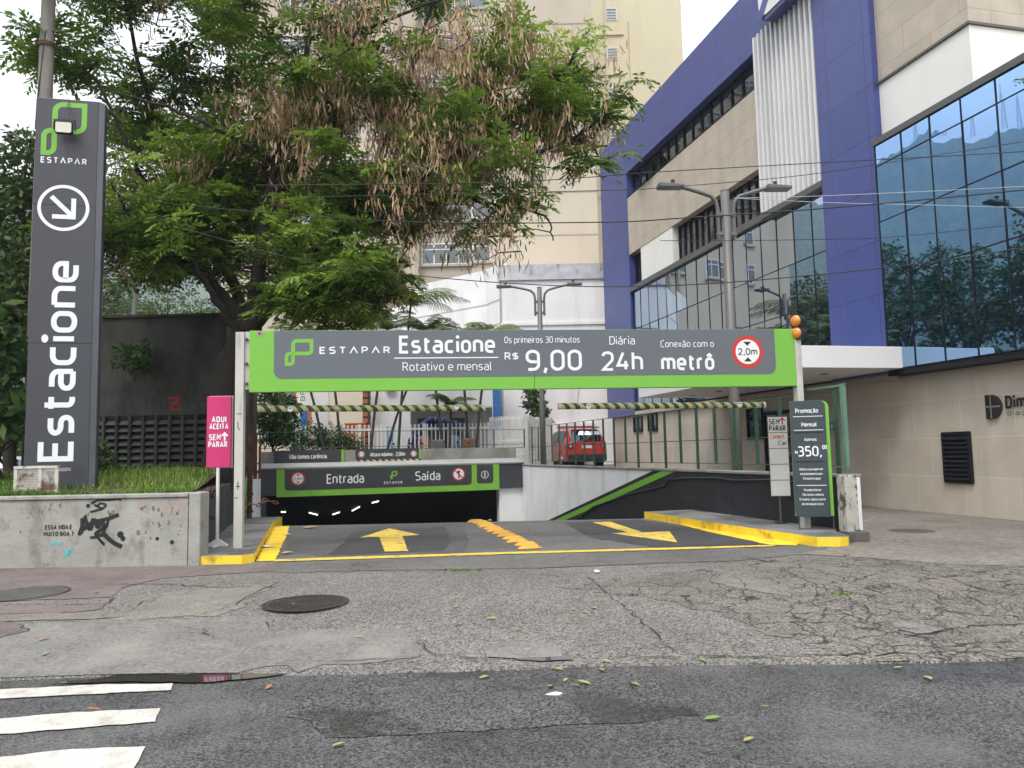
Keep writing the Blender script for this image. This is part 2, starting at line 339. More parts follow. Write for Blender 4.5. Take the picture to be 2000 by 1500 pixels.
def rrect(x0, x1, z0, z1, r, corners=(1, 1, 1, 1), n=6):
    """rounded rectangle outline, counter-clockwise from bottom left; corners bl, br, tr, tl"""
    out = []
    for (cx, cz, a0, on, px, pz) in ((x0 + r, z0 + r, 180, corners[0], x0, z0), (x1 - r, z0 + r, 270, corners[1], x1, z0), (x1 - r, z1 - r, 0, corners[2], x1, z1), (x0 + r, z1 - r, 90, corners[3], x0, z1)):
        if not on: out.append((px, pz)); continue
        for k in range(n + 1):
            q = R(a0 + 90 * k / n); out.append((cx + r * math.cos(q), cz + r * math.sin(q)))
    return out
def leaf_logo(parent, x0, x1, z0, z1, w, m, y=-.004):
    """the folded-ribbon P emblem: a big leaf loop upper right and a small one lower left crossing it"""
    W_, H_ = x1 - x0, z1 - z0; X = lambda u: x0 + u * W_; Z = lambda v: z0 + v * H_; r = .11 * H_; h = w / 2
    mb = MB()
    big = [(X(.29), Z(.43), 0), (X(.29), Z(1) - h, r * 1.25), (X(1) - h, Z(1) - h, 0), (X(1) - h, Z(.46), r * 1.25), (X(.29), Z(.46), 0)]
    small = [(X(.29), Z(.46), 0), (X(0) + h, Z(.46), r), (X(0) + h, Z(0) + h, 0), (X(.29), Z(0) + h, r), (X(.29), Z(.46), 0)]
    for i, b in enumerate((big, small)):
        vs, fs = _ribbon(_round(b, False), w, False); mb.add([(v[0], y - .0005 * i, v[1]) for v in vs], fs)
    return mb.build('emblem', m, parent)
# ================================================================== GROUND
def mat_ground(name, c0, c1, gscale=110, big=.25, bscale=.7, rough=.85, bump=.35, wet=0.0, wscale=.5, wpos=(.5, .6), cracks=None, tint=None, cell=0.0, contrast=(.36, .64)):
    """asphalt / cement: mineral grain between two tones, slow patches, optional damp patches and crack net"""
    m = bpy.data.materials.new(name); n, l, b = _nodes(m); MATS[name] = m
    tc = n.new('ShaderNodeTexCoord'); V = tc.outputs['Object']
    def noise(s, d=4, ro=.55):
        q = n.new('ShaderNodeTexNoise'); q.inputs['Scale'].default_value = s; q.inputs['Detail'].default_value = d; q.inputs['Roughness'].default_value = ro; l.new(V, q.inputs['Vector']); return q.outputs['Fac']
    def rng(src, a, b_, c, d):
        r = n.new('ShaderNodeMapRange'); r.inputs[1].default_value = a; r.inputs[2].default_value = b_; r.inputs[3].default_value = c; r.inputs[4].default_value = d; l.new(src, r.inputs[0]); return r.outputs[0]
    def mix(f, a, b_, mode='MIX'):
        x = n.new('ShaderNodeMixRGB'); x.blend_type = mode
        for i, v in ((0, f), (1, a), (2, b_)):
            if isinstance(v, (int, float)): x.inputs[i].default_value = v
            elif isinstance(v, tuple): x.inputs[i].default_value = v + (1,)
            else: l.new(v, x.inputs[i])
        return x.outputs[0]
    g = noise(gscale, 3, .7)
    if cell:
        vo = n.new('ShaderNodeTexVoronoi'); vo.inputs['Scale'].default_value = cell; l.new(V, vo.inputs['Vector'])
        sx = n.new('ShaderNodeSeparateColor'); l.new(vo.outputs['Color'], sx.inputs[0])
        gm = n.new('ShaderNodeMath'); gm.operation = 'MULTIPLY_ADD'; gm.inputs[1].default_value = .5; l.new(sx.outputs[0], gm.inputs[0])
        g5 = n.new('ShaderNodeMath'); g5.operation = 'MULTIPLY'; g5.inputs[1].default_value = .5; l.new(g, g5.inputs[0]); l.new(g5.outputs[0], gm.inputs[2]); g = gm.outputs[0]
    col = mix(rng(g, contrast[0], contrast[1], 0, 1), c0, c1)
    col = mix(1.0, col, rng(noise(bscale, 6, .6), .3, .7, 1 - big, 1 + big), 'MULTIPLY')
    col = mix(1.0, col, rng(noise(bscale * 9, 4, .6), .3, .7, 1 - big * .5, 1 + big * .5), 'MULTIPLY')
    if tint: col = mix(rng(noise(bscale * 1.7, 5), .5, .72, 0, .6), col, tint)
    rgh = None; hgt = g
    if wet:
        w = rng(noise(wscale, 6, .6), wpos[0], wpos[1], 0, 1); col = mix(w, col, mix(1.0, col, (.5, .5, .52), 'MULTIPLY'))
        rgh = rng(w, 0, 1, rough, rough - wet)
    if cracks:
        cs, cw, cp = cracks
        di = n.new('ShaderNodeTexNoise'); di.inputs['Scale'].default_value = 2.2; di.inputs['Detail'].default_value = 4; l.new(V, di.inputs['Vector'])
        ad = n.new('ShaderNodeVectorMath'); ad.operation = 'MULTIPLY_ADD'; ad.inputs[1].default_value = (.5, .5, .5); l.new(di.outputs['Color'], ad.inputs[0]); l.new(V, ad.inputs[2])
        vo2 = n.new('ShaderNodeTexVoronoi'); vo2.feature = 'DISTANCE_TO_EDGE'; vo2.inputs['Scale'].default_value = cs; l.new(ad.outputs[0], vo2.inputs['Vector'])
        ck = rng(vo2.outputs['Distance'], cw * .3, cw, 1, 0); ms = rng(noise(.55, 4), cp[0], cp[1], 0, 1)
        mm = n.new('ShaderNodeMath'); mm.operation = 'MULTIPLY'; l.new(ck, mm.inputs[0]); l.new(ms, mm.inputs[1])
        col = mix(mm.outputs[0], col, (.035, .032, .028))
    l.new(col, b.inputs['Base Color']); b.inputs['Roughness'].default_value = rough; b.inputs['Specular IOR Level'].default_value = .35
    if rgh: l.new(rgh, b.inputs['Roughness'])
    bp = n.new('ShaderNodeBump'); bp.inputs['Strength'].default_value = bump; bp.inputs['Distance'].default_value = .008; l.new(hgt, bp.inputs['Height']); l.new(bp.outputs[0], b.inputs['Normal'])
    return m
M_STREET = mat_ground('wet_asphalt', (.018, .018, .018), (.165, .162, .157), 90, .28, .45, .82, .6, wet=.4, wscale=.42, wpos=(.47, .62), cell=95, contrast=(.30, .86), tint=(.15, .148, .145))
M_APRON = mat_ground('exposed_aggregate', (.058, .052, .046), (.240, .224, .204), 60, .18, .6, .88, .6, cracks=(1.1, .012, (.56, .66)), cell=70, contrast=(.3, .7))
M_CRAZED = mat_ground('crazed_aggregate', (.05, .044, .038), (.235, .217, .192), 60, .22, .9, .88, .7, cracks=(2.6, .035, (.36, .5)), tint=(.22, .19, .15), cell=70, contrast=(.3, .7))
M_CEMENT = mat_ground('grey_cement_patch', (.112, .106, .098), (.205, .196, .182), 30, .2, .8, .9, .3, tint=(.26, .24, .21), cracks=(.7, .006, (.55, .62)))
M_BEIGE = mat_ground('beige_cement', (.115, .104, .09), (.235, .216, .188), 45, .22, 1.0, .9, .4, cracks=(1.2, .014, (.45, .6)))
M_RED = mat_ground('red_paving', (.085, .066, .062), (.19, .15, .14), 60, .25, 1.2, .9, .4, tint=(.17, .155, .145), cracks=(1.6, .012, (.5, .6)))
M_DRIVE = mat_ground('driveway_asphalt', (.055, .053, .05), (.185, .178, .168), 130, .22, .7, .87, .35, cell=170, cracks=(.5, .006, (.52, .6)))
M_DPATCH = mat_ground('tar_patch', (.026, .026, .028), (.07, .07, .072), 90, .2, 1.5, .75, .3, cell=95)
M_PLAZA = mat_ground('brushed_concrete', (.135, .119, .102), (.225, .201, .172), 14, .22, .5, .85, .25, tint=(.14, .125, .11), cracks=(.35, .005, (.45, .55)))
M_SOIL = mat_ground('bare_ground', (.10, .09, .075), (.2, .18, .15), 20, .2, .3, .95, .3)
M_WALK = mat_ground('walkway_cement', (.12, .12, .118), (.22, .22, .215), 40, .25, 1.2, .9, .3, wet=.2, wscale=1.1)
M_CRACK = mat('crack_dark', (.035, .032, .028), .95, var=.3)
M_YEL = mat('traffic_yellow', (.80, .56, .035), .6, var=.1, vscale=4, bump=.15, bscale=30, stain=(.13, .10, .05), sscale=2.4, spos=(.56, .7), samt=.75, fine=.1, fscale=60)
M_YELROAD = mat('worn_yellow_marking', (.66, .47, .07), .7, var=.12, vscale=5, bump=.2, bscale=60, stain=(.12, .115, .10), sscale=5, spos=(.52, .66), samt=.85, fine=.14, fscale=90)
M_WHITEROAD = mat('worn_white_marking', (.50, .47, .42), .78, var=.10, vscale=2, bump=.3, bscale=60, stain=(.20, .185, .165), sscale=5, spos=(.5, .72), samt=.7, fine=.22, fscale=90)
M_WATER = mat('puddle_water', (.035, .033, .029), .02, var=.0, spec=1.0)

# the street and the land round it: sheets that leave the ramp's trench open
LWX = lambda Y: -4.35 - .27 * (Y - 10.6)
RWX = lambda Y: 5.1 - .29 * (Y - 12)
def strips(name, m, ys, xa, xb, dz=0.0, n=1, jit=0, zf=hz):
    mb = MB()
    for y0, y1 in zip(ys[:-1], ys[1:]):
        a0, a1 = xa(y0), xa(y1); b0, b1 = xb(y0), xb(y1)
        for k in range(n):
            t0, t1 = k / n, (k + 1) / n
            mb.quad((a0 + (b0 - a0) * t0, y0, zf(y0) + dz), (a0 + (b0 - a0) * t1, y0, zf(y0) + dz), (a1 + (b1 - a1) * t1, y1, zf(y1) + dz), (a1 + (b1 - a1) * t0, y1, zf(y1) + dz))
    return mb.build(name, m)
g = MB()
B_ = 3000
for xa, xb, ya, yb in ((-B_, B_, -B_, 10.9), ):
    g.quad((xa, ya, -.16), (xb, ya, -.16), (xb, yb, -.16), (xa, yb, -.16))
for y0, y1 in ((10.9, 18), (18, 26), (26, 34), (34, B_)):
    z0, z1 = (-.16 if y0 < 11 else hz(y0) - .03), hz(y1) - .03
    if y1 <= 26:
        g.quad((-B_, y0, z0), (LWX(y0) - .3, y0, z0), (LWX(y1) - .3, y1, z1), (-B_, y1, z1)); g.quad((RWX(y0) + .3, y0, z0), (B_, y0, z0), (B_, y1, z1), (RWX(y1) + .3, y1, z1))
    elif y0 < 30:
        g.quad((-B_, y0, z0), (LWX(26) - .3, y0, z0), (LWX(26) - .3, 29.2, hz(29.2) - .03), (-B_, 29.2, hz(29.2) - .03))
        g.quad((RWX(26) + .3, y0, z0), (B_, y0, z0), (B_, 29.2, hz(29.2) - .03), (RWX(29) + .5, 29.2, hz(29.2) - .03))
        g.quad((-B_, 29.2, hz(29.2) - .03), (B_, 29.2, hz(29.2) - .03), (B_, y1, z1), (-B_, y1, z1))
        # the deck over the garage, behind the portal parapet
        g.quad((LWX(26) - .3, 27.0, hz(27) - .03), (RWX(29) + .5, 29.2, hz(29.2) - .03), (LWX(26) - .3, 29.2, hz(29.2) - .03), (LWX(26) - .3, 28.2, hz(28.2) - .03))
    else:
        g.quad((-B_, y0, z0), (B_, y0, z0), (B_, y1, z1), (-B_, y1, z1))
struct(g.build('ground', M_SOIL))
struct(strips('street', M_STREET, [-40, -6, 2, 5.9], lambda y: -70, lambda y: 70, zf=lambda y: -.085))
# pavement slab with a broken edge towards the street
sw_ = MB(); xs = np.arange(-40, 40.01, .16); ed = [5.58 + .035 * math.sin(x * 1.7) + RNG.normal(0, .006) for x in xs]
for i in range(len(xs) - 1):
    x0, x1 = xs[i], xs[i + 1]; ys = [None, 5.9, 6.6, 7.3, 8.0, 10.9]
    za = lambda y: hz(max(y, 5.6)) + .012
    sw_.quad((x0, ed[i], -.09), (x1, ed[i + 1], -.09), (x1, ed[i + 1] + .012, za(5.6)), (x0, ed[i] + .012, za(5.6)))
    prev = (ed[i] + .012, ed[i + 1] + .012, za(5.6))
    for y in ys[1:]:
        sw_.quad((x0, prev[0], prev[2]), (x1, prev[1], prev[2]), (x1, y, za(y) if y > 6 else za(y)), (x0, y, za(y))); prev = (y, y, za(y))
struct(sw_.build('sidewalk', M_APRON))
def zs(x, y): return hz(max(y, 5.6)) + .012
EDGE = lambda x: 5.58 + .035 * math.sin(x * 1.7)
def patch(name, pix, m, dz=.004, jit=.02, step=.12, zf=None, roll=None):
    """a laid patch with an uneven outline, following the fall of the pavement"""
    P = [onG(px, py, 0.0) for px, py in pix]; out = []
    for a, b in zip(P, P[1:] + P[:1]):
        L = (b - a).length; k = max(1, int(L / step))
        for i in range(k):
            q = a.lerp(b, i / k); j = jit if i else jit * .3; out.append((q.x + random.gauss(0, j), q.y + random.gauss(0, j)))
    if not zf: out = [(x, max(y, EDGE(x) + .012) if y > 5.72 else EDGE(x) + .006) for x, y in out]
    bm = bmesh.new(); vs = [bm.verts.new((x, y, 0)) for x, y in out]; bm.faces.new(vs)
    for yc in (5.9, 6.6, 7.3, 8.0, 12, 15.8):
        bmesh.ops.bisect_plane(bm, geom=bm.verts[:] + bm.edges[:] + bm.faces[:], plane_co=(0, yc, 0), plane_no=(0, 1, 0))
    f = zf or zs
    for v in bm.verts: v.co.z = f(v.co.x, v.co.y) + dz
    bm.normal_update()
    for fc in bm.faces:
        if fc.normal.z < 0: fc.normal_flip()
    me = bpy.data.meshes.new(name); bm.to_mesh(me); bm.free(); me.materials.append(m)
    o = bpy.data.objects.new(name, me); COL.objects.link(o); return struct(o)
patch('crazed_pavement', [(1090, 1150), (1360, 1115), (1500, 1098), (1690, 1092), (1880, 1105), (2200, 1112), (2500, 1290), (2000, 1279), (1840, 1284), (1640, 1284), (1480, 1230), (1330, 1180)], M_CRAZED, .004, .04)
patch('cement_patch', [(-300, 1235), (60, 1222), (200, 1214), (330, 1214), (480, 1206), (528, 1212), (540, 1236), (640, 1232), (800, 1232), (815, 1262), (818, 1288), (700, 1301), (560, 1304), (430, 1309), (260, 1319), (110, 1334), (-300, 1362)], M_CEMENT, .005, .018)
patch('beige_pavement', [(220, 1215), (262, 1178), (320, 1160), (430, 1150), (545, 1142), (500, 1165), (455, 1195), (420, 1206)], M_BEIGE, .004, .03)
patch('red_paving_band', [(-500, 1112), (0, 1112), (300, 1110), (420, 1106), (555, 1104), (548, 1118), (430, 1124), (320, 1132), (240, 1150), (215, 1170), (0, 1178), (-500, 1190)], M_RED, .006, .015)
patch('red_paving_band', [(-400, 1192), (0, 1187), (110, 1184), (205, 1183), (200, 1193), (150, 1199), (0, 1203), (-400, 1210)], M_RED, .006, .012)
patch('red_paving_band', [(-300, 1222), (0, 1217), (40, 1222), (55, 1236), (0, 1250), (-300, 1275)], M_RED, .0085, .012)
patch('pale_paver_strip', [(-300, 1208), (0, 1204), (150, 1200), (205, 1196), (245, 1208), (180, 1213), (0, 1217), (-300, 1222)], M_BEIGE, .0075, .008)
patch('asphalt_strip', [(532, 1101), (900, 1088), (1300, 1077), (1530, 1070), (1640, 1069), (1560, 1085), (1440, 1098), (1250, 1104), (1050, 1112), (900, 1114), (700, 1117), (545, 1121), (500, 1112)], M_DRIVE, .005, .015)
patch('cement_repair', [(940, 1268), (1000, 1258), (1085, 1262), (1100, 1288), (1010, 1292), (950, 1288)], M_CEMENT, .009, .015)
patch('cement_repair', [(1735, 1215), (1800, 1222), (1850, 1238), (1800, 1244), (1750, 1232)], M_CEMENT, .009, .015)
patch('cement_smear', [(1390, 1140), (1470, 1130), (1530, 1148), (1545, 1170), (1440, 1152)], M_BEIGE, .009, .02)
patch('plaza', [(1668, 1064), (1652, 1000), (1655, 975), (2600, 975), (2700, 1130), (2200, 1112), (1880, 1106), (1690, 1092), (1560, 1084), (1640, 1069)], M_PLAZA, .007, .01)
# plaza beyond, rising to the back of the site
struct(strips('plaza_rise', M_PLAZA, [12.2, 14, 16, 18, 22, 28, 34, 60], lambda y: (RWX(y) + .25) if y < 29 else RWX(29), lambda y: 11.5 - .24 * (y - 13), dz=.002))
# damp repairs on the roadway
patch('street_patch', [(720, 1320), (900, 1302), (1240, 1298), (1375, 1400), (1100, 1418), (800, 1436), (640, 1440), (560, 1400), (600, 1350)], mat_ground('wet_tar', (.014, .014, .014), (.125, .123, .12), 90, .2, .8, .55, .35, wet=.25, wscale=1.2, cell=95), .0, .03, zf=lambda x, y: -.081)
# crosswalk bars, running across the street
def zst(x, y): return -.0805
for q in ([(-400, 1349), (0, 1349), (180, 1340), (338, 1337), (334, 1350), (200, 1357), (0, 1367), (-400, 1385)],
          [(-400, 1418), (0, 1406), (150, 1393), (314, 1386), (303, 1412), (150, 1425), (0, 1436), (-400, 1462)],
          [(-400, 1500), (0, 1481), (140, 1466), (284, 1461), (262, 1502), (240, 1540), (0, 1560), (-400, 1600)]):
    patch('crosswalk_bar', q, M_WHITEROAD, .0, .006, .08, zf=lambda x, y: -.0765)
patch('puddle', [(90, 1338), (180, 1330), (250, 1317), (330, 1311), (430, 1306), (560, 1304), (640, 1301), (700, 1303), (640, 1309), (560, 1319), (480, 1329), (410, 1336), (335, 1335), (250, 1334), (180, 1337)], M_WATER, .0, .008, .1, zf=lambda x, y: -.072)
patch('puddle', [(1005, 1285), (1050, 1285), (1110, 1287), (1120, 1294), (1060, 1297), (1010, 1294)], M_WATER, .0, .006, .1, zf=lambda x, y: -.055)
# long open cracks: thin dark strips lying in the pavement
def crack(pix, w=.014, z=.011):
    P = [onG(px, py) for px, py in pix]; pts = []
    for a, b in zip(P[:-1], P[1:]):
        k = max(2, int((b - a).length / .09))
        for i in range(k):
            q = a.lerp(b, i / k); pts.append((q.x + random.gauss(0, .016), q.y + random.gauss(0, .022)))
    pts.append((P[-1].x, P[-1].y)); L = []; Rr = []
    for i, (x, y) in enumerate(pts):
        a = Vector(pts[max(i - 1, 0)]); b = Vector(pts[min(i + 1, len(pts) - 1)]); d = (b - a).normalized(); ww = w * .72 * random.uniform(.2, 1.25) * (.3 if i in (0, len(pts) - 1) else 1)
        L.append((x - d.y * ww / 2, y + d.x * ww / 2)); Rr.append((x + d.y * ww / 2, y - d.x * ww / 2))
    n = len(pts)
    CK.add([(x, y, zs(x, y) + z) for x, y in L + Rr], [(i + n, i + 1 + n, i + 1, i) for i in range(n - 1)])
CK = MB()
for pix, w in (([(560, 1122), (700, 1119), (900, 1117), (1050, 1113), (1250, 1104), (1440, 1098), (1480, 1092)], .022), ([(1010, 1130), (1150, 1122), (1300, 1110), (1460, 1100)], .014), ([(1460, 1092), (1500, 1101), (1520, 1096)], .05), ([(1490, 1092), (1560, 1091), (1640, 1094), (1700, 1096)], .018),
               ([(1148, 1130), (1190, 1165), (1240, 1205), (1300, 1260), (1322, 1278)], .02), ([(1690, 1092), (1780, 1110), (1850, 1130), (1900, 1150)], .02), ([(1520, 1115), (1570, 1133), (1600, 1150), (1680, 1165)], .02), ([(1440, 1130), (1455, 1150), (1445, 1178)], .016), ([(1530, 1160), (1560, 1150), (1590, 1138)], .016),
               ([(1640, 1120), (1720, 1128), (1800, 1140), (1900, 1150), (2000, 1168)], .018), ([(1560, 1180), (1640, 1200), (1720, 1225), (1800, 1235)], .018), ([(1700, 1180), (1780, 1190), (1860, 1200), (2000, 1210)], .022), ([(1760, 1248), (1860, 1232), (1940, 1226), (2000, 1222)], .03), ([(1820, 1270), (1900, 1262), (1990, 1258)], .022),
               ([(1900, 1150), (1950, 1162), (2000, 1166)], .026), ([(200, 1144), (330, 1144), (430, 1150), (540, 1150)], .03), ([(-100, 1185), (100, 1184), (208, 1183), (222, 1172)], .016), ([(210, 1168), (222, 1178), (200, 1186)], .014), ([(250, 1198), (285, 1178), (320, 1165), (350, 1160)], .02), ([(420, 1198), (455, 1188), (500, 1160), (545, 1140)], .02),
               ([(0, 1250), (40, 1240), (55, 1238), (35, 1224)], .018), ([(520, 1218), (526, 1232), (540, 1238)], .02), ([(1180, 1289), (1260, 1287), (1335, 1288)], .03), ([(815, 1250), (830, 1270), (850, 1285), (990, 1292)], .018), ([(640, 1298), (700, 1294), (780, 1290)], .016),
               ([(1640, 1150), (1660, 1175), (1700, 1195), (1690, 1220)], .016), ([(1780, 1140), (1830, 1165), (1850, 1190), (1900, 1196)], .016), ([(1600, 1150), (1590, 1170), (1620, 1190), (1600, 1215)], .013), ([(1880, 1165), (1930, 1185), (2000, 1190)], .02), ([(1500, 1200), (1560, 1215), (1600, 1240)], .012)):
    crack(pix, w)
for pix, w in (([(1340, 1287), (1500, 1288), (1700, 1285), (1850, 1280), (2080, 1274)], .03), ([(700, 1302), (800, 1299), (980, 1297)], .012)): crack(pix, w, .0115)
for _ in range(150):
    x = random.uniform(1560, 2040); y = random.uniform(1105, 1268); k = random.uniform(20, 55); a = random.choice((.2, -.3, .5, .05))
    crack([(x, y), (x + k * .5, y + k * a * .5 + random.uniform(-4, 4)), (x + k, y + k * a)], random.uniform(.004, .012))
tag(CK.build('pavement_cracks', M_CRACK), 'open black cracks running through the worn pavement', None, None, 'stuff')

# ================================================================== RAMP AND ITS WALLS
def zr(y): return .012 if y < 15.8 else (.012 - .05 * (y - 15.8) ** 2 if y < 17.8 else -.188 - .2 * (y - 17.8))
ys = [10.85, 11.4, 12.5, 14, 15.8, 16.1, 16.4, 16.7, 17, 17.4, 17.8, 20, 23, 26, 30, 36, 44]
struct(strips('driveway_ramp', M_DRIVE, ys, lambda y: LWX(y) - .05, lambda y: RWX(y) + .05, zf=zr))
zdr = lambda x, y: zr(y)
patch('dark_patch', [(560, 1036), (905, 1026), (915, 1062), (905, 1083), (640, 1092), (560, 1075)], mat_ground('old_patch', (.05, .05, .05), (.12, .118, .115), 90, .2, .9, .85, .3, cell=95), .003, .01, zf=zdr)
patch('dark_patch', [(690, 1040), (870, 1030), (880, 1060), (868, 1078), (640, 1086), (670, 1062)], M_DPATCH, .006, .015, zf=zdr)
patch('dark_patch', [(1100, 1022), (1250, 1016), (1400, 1040), (1515, 1066), (1270, 1070), (1150, 1050)], M_DPATCH, .006, .02, zf=zdr)
tag(patch('arrow_marking', [(760, 1034), (820, 1047), (786, 1049), (797, 1079), (751, 1080), (741, 1051), (704, 1052)], M_YELROAD, .010, .004, .08, zf=zdr), 'yellow road arrow pointing into the garage', 'road marking')
tag(patch('arrow_marking', [(1157, 1022), (1192, 1021), (1255, 1042), (1308, 1040), (1323, 1062), (1194, 1044), (1226, 1042)], M_YELROAD, .010, .004, .08, zf=zdr), 'yellow road arrow pointing out towards the street', 'road marking')
tag(patch('boundary_line', [(534, 1096), (700, 1090), (1000, 1081), (1300, 1073), (1515, 1067), (1512, 1070), (1300, 1077), (1000, 1085), (700, 1095), (534, 1100)], M_YELROAD, .012, .005, .08, zf=zdr), 'thin yellow line painted across the driveway entrance', 'road marking')
tag(patch('painted_gutter', [(500, 1099), (518, 1062), (532, 1030), (566, 1028), (560, 1048), (549, 1072), (536, 1098)], M_YEL, .009, .01, .1, zf=zdr), 'broad yellow paint strip on the road along the short kerb', 'road marking')
tag(patch('painted_gutter', [(1240, 1003), (1262, 1002), (1562, 1064), (1555, 1068), (1500, 1066), (1380, 1040)], M_YEL, .009, .008, .1, zf=zdr), 'narrow yellow paint strip on the road along the long kerb', 'road marking')

# raised walkways either side of the driveway, kerb faces painted yellow
def kerb_island(name, outline, h, mtop, mside):
    mb = MB(); n = len(outline)
    mb.add([(p[0], p[1], (h if not callable(h) else h(*p))) for p in outline], [tuple(range(n))], 0)
    for i in range(n):
        a, b = outline[i], outline[(i + 1) % n]; ha = h if not callable(h) else h(*a); hb = h if not callable(h) else h(*b)
        mb.quad((a[0], a[1], -1.0), (b[0], b[1], -1.0), (b[0], b[1], hb), (a[0], a[1], ha), 1)
    return struct(mb.build(name, [mtop, mside], bevel=.025))
kerb_island('walkway', [(-4.36, 10.6), (-3.72, 10.6), (-3.6, 10.75), (-3.85, 11.7), (-4.5, 14.2), (-4.95, 15.9), (-5.15, 17.2), (-6.1, 17.2), (LWX(15), 15)], .13, M_WALK, M_YEL)
kerb_island('walkway', [(4.32, 11.15), (4.62, 11.08), (4.76, 11.14), (4.84, 11.3), (4.9, 11.95), (RWX(12.2), 12.2), (RWX(16.6), 16.6), (2.72, 16.3), (3.05, 15.1), (3.75, 12.8)], lambda x, y: .15 if y < 14 else .15 + .0 * y, M_WALK, M_YEL)

# right ramp wall
RW = Fr((RWX(28), 28, 0), math.atan2(-1, .29)); RL = 16.0 * math.sqrt(1 + .29 ** 2)
M_WWALL = mat('white_painted_wall', (.82, .82, .82), .75, var=.06, vscale=1.5, bump=.1, bscale=30, stain=(.42, .41, .39), sscale=1.3, sstretch=(2, 2, .22), spos=(.52, .78), samt=.55)
M_BLK = mat('black_wall_paint', (.022, .023, .027), .5, var=.25, vscale=2.5, bump=.12, bscale=25, stain=(.07, .07, .07), sscale=2, sstretch=(1.5, 1.5, .3), spos=(.55, .75), samt=.5)
M_GRN = mat('brand_green_paint', (.20, .47, .05), .45, var=.06, vscale=2, stain=(.12, .3, .04), sscale=1.5, spos=(.58, .75), samt=.4)
t = thing('ramp_wall', 'white ramp wall with black and lime diagonal stripe below the green railing', 'wall', RW.o, RW.rz)
ZT = .95
MB().box(-.6, RL + .05, .0, .28, -3.0, ZT).build('wall', M_WWALL, t, bevel=.012)
MB().box(-.6, RL + .05, -.03, .31, ZT, ZT + .05).build('coping', mat('old_concrete', (.25, .24, .22), .85, var=.2, vscale=2, bump=.25, bscale=30, stain=(.09, .09, .07), sscale=1.6, spos=(.5, .7), samt=.7), t, bevel=.01)
pxw = lambda px, py: RW.px(px, py, -.003)
a = [pxw(1075, 1013), pxw(1090, 1013), pxw(1295, 920), pxw(1270, 920)]
b1 = pxw(1272, 921); b2 = pxw(1315, 921); c1 = pxw(1075, 1014); c2 = pxw(1118, 1014)
sl = (b1[1] - c1[1]) / (b1[0] - c1[0]); zt_ = ZT - .002
xtop = lambda p, s: p[0] + (zt_ - p[1]) / s
xbot = lambda p, s: p[0] + (-2.2 - p[1]) / s
d_ = MB().prism_y([(xbot(c1, sl), -2.2), (RL + .04, -2.2), (RL + .04, zt_), (xtop(b1, sl), zt_)], -.004, -.0005); d_.build('black_paint', M_BLK, t)
wdt = .22
e_ = MB().prism_y([(xbot(c1, sl) + .42, -2.2), (xbot(c1, sl) + 1.08, -2.2), (xtop(b1, sl) + 1.08, zt_), (xtop(b1, sl) + .42, zt_)], -.008, -.0045); e_.build('green_stripe', M_GRN, t)
cp = [pxw(1130, 1014), pxw(1160, 990), pxw(1230, 965), pxw(1300, 949), pxw(1308, 936), pxw(1330, 934), pxw(1400, 933), pxw(1440, 938), pxw(1500, 937), pxw(1550, 939), pxw(1600, 938)]
tag(MB().tube([(x, -.03, z) for x, z in cp], .018, 6).build('conduit', M_BLK), 'thin black cable conduit wavering along the black ramp wall', 'cable').matrix_world = RW.M
t = thing('gate_pillar', 'flaking concrete pillar at the end of the black ramp wall', 'pillar', (5.03, 11.72, 0), R(4))
M_FLAKE = mat('flaking_plaster', (.40, .39, .34), .85, var=.2, vscale=5, bump=.5, bscale=14, stain=(.05, .048, .045), sscale=5.5, sstretch=(1, 1, .6), spos=(.50, .55), samt=.9)
MB().box(-.09, .10, -.13, .14, 0, 1.0).build('shaft', M_FLAKE, t, bevel=.015)
MB().box(-.10, .22, -.19, .14, -.1, .17).build('footing', mat('dark_stone', (.09, .085, .08), .9, var=.3, vscale=6, bump=.5, bscale=20), t, bevel=.02)

# left ramp wall and the graffiti wall in front of the grass bank
LW = Fr((LWX(10.75), 10.75, 0), math.atan2(1, -.27))
t = thing('ramp_wall', 'dark grey ramp wall beside the pink sign, white with a green stripe at its far end', 'wall', LW.o, LW.rz)
M_DGREY = mat('charcoal_wall_paint', (.045, .046, .05), .6, var=.2, vscale=2, bump=.15, bscale=25, stain=(.12, .12, .12), sscale=1.2, spos=(.55, .8), samt=.5)
MB().box(0, 16.5, .0, .28, -2.6, .95).build('wall', M_DGREY, t, bevel=.012)
x0 = 8.6
MB().prism_y([(x0 + 2.2, -2.5), (16.4, -2.5), (16.4, .94), (x0, .94)], -.004, -.0005).build('white_paint', M_WWALL, t)
MB().prism_y([(x0 + 1.5, -2.5), (x0 + 3.4, -2.5), (x0 + .55, .94), (x0 - .3, .94)], -.008, -.0045).build('green_stripe', M_GRN, t)

GW = Fr((-9.0, 10.62, 0), R(-.6))
t = thing('graffiti_wall', 'low grey concrete wall with black graffiti holding the grass bank', 'wall', GW.o, GW.rz)
M_GWALL = mat('weathered_render', (.32, .315, .285), .9, var=.16, vscale=2.2, bump=.4, bscale=18, stain=(.15, .14, .115), sscale=3.4, sstretch=(1, 1, .6), spos=(.52, .66), samt=.7, fine=.1, fscale=60)
xr = GW.px(367, 1050)[0]; xe = GW.px(391, 1050)[0]
MB().box(-16, xr - .004, 0, .24, -.1, .925).box(-16, xr - .004, -.025, .26, .93, .985).build('wall', M_GWALL, t, bevel=.012)
MB().box(xr + .004, xe, -.01, .3, -.1, .99).build('end_pier', M_GWALL, t, bevel=.02)
M_SPRAY = mat('black_spray_paint', (.016, .016, .018), .55, var=.2, vscale=8)
gp = lambda *pp: [GW.px(x, y, -.004) + (.02,) for x, y in pp]
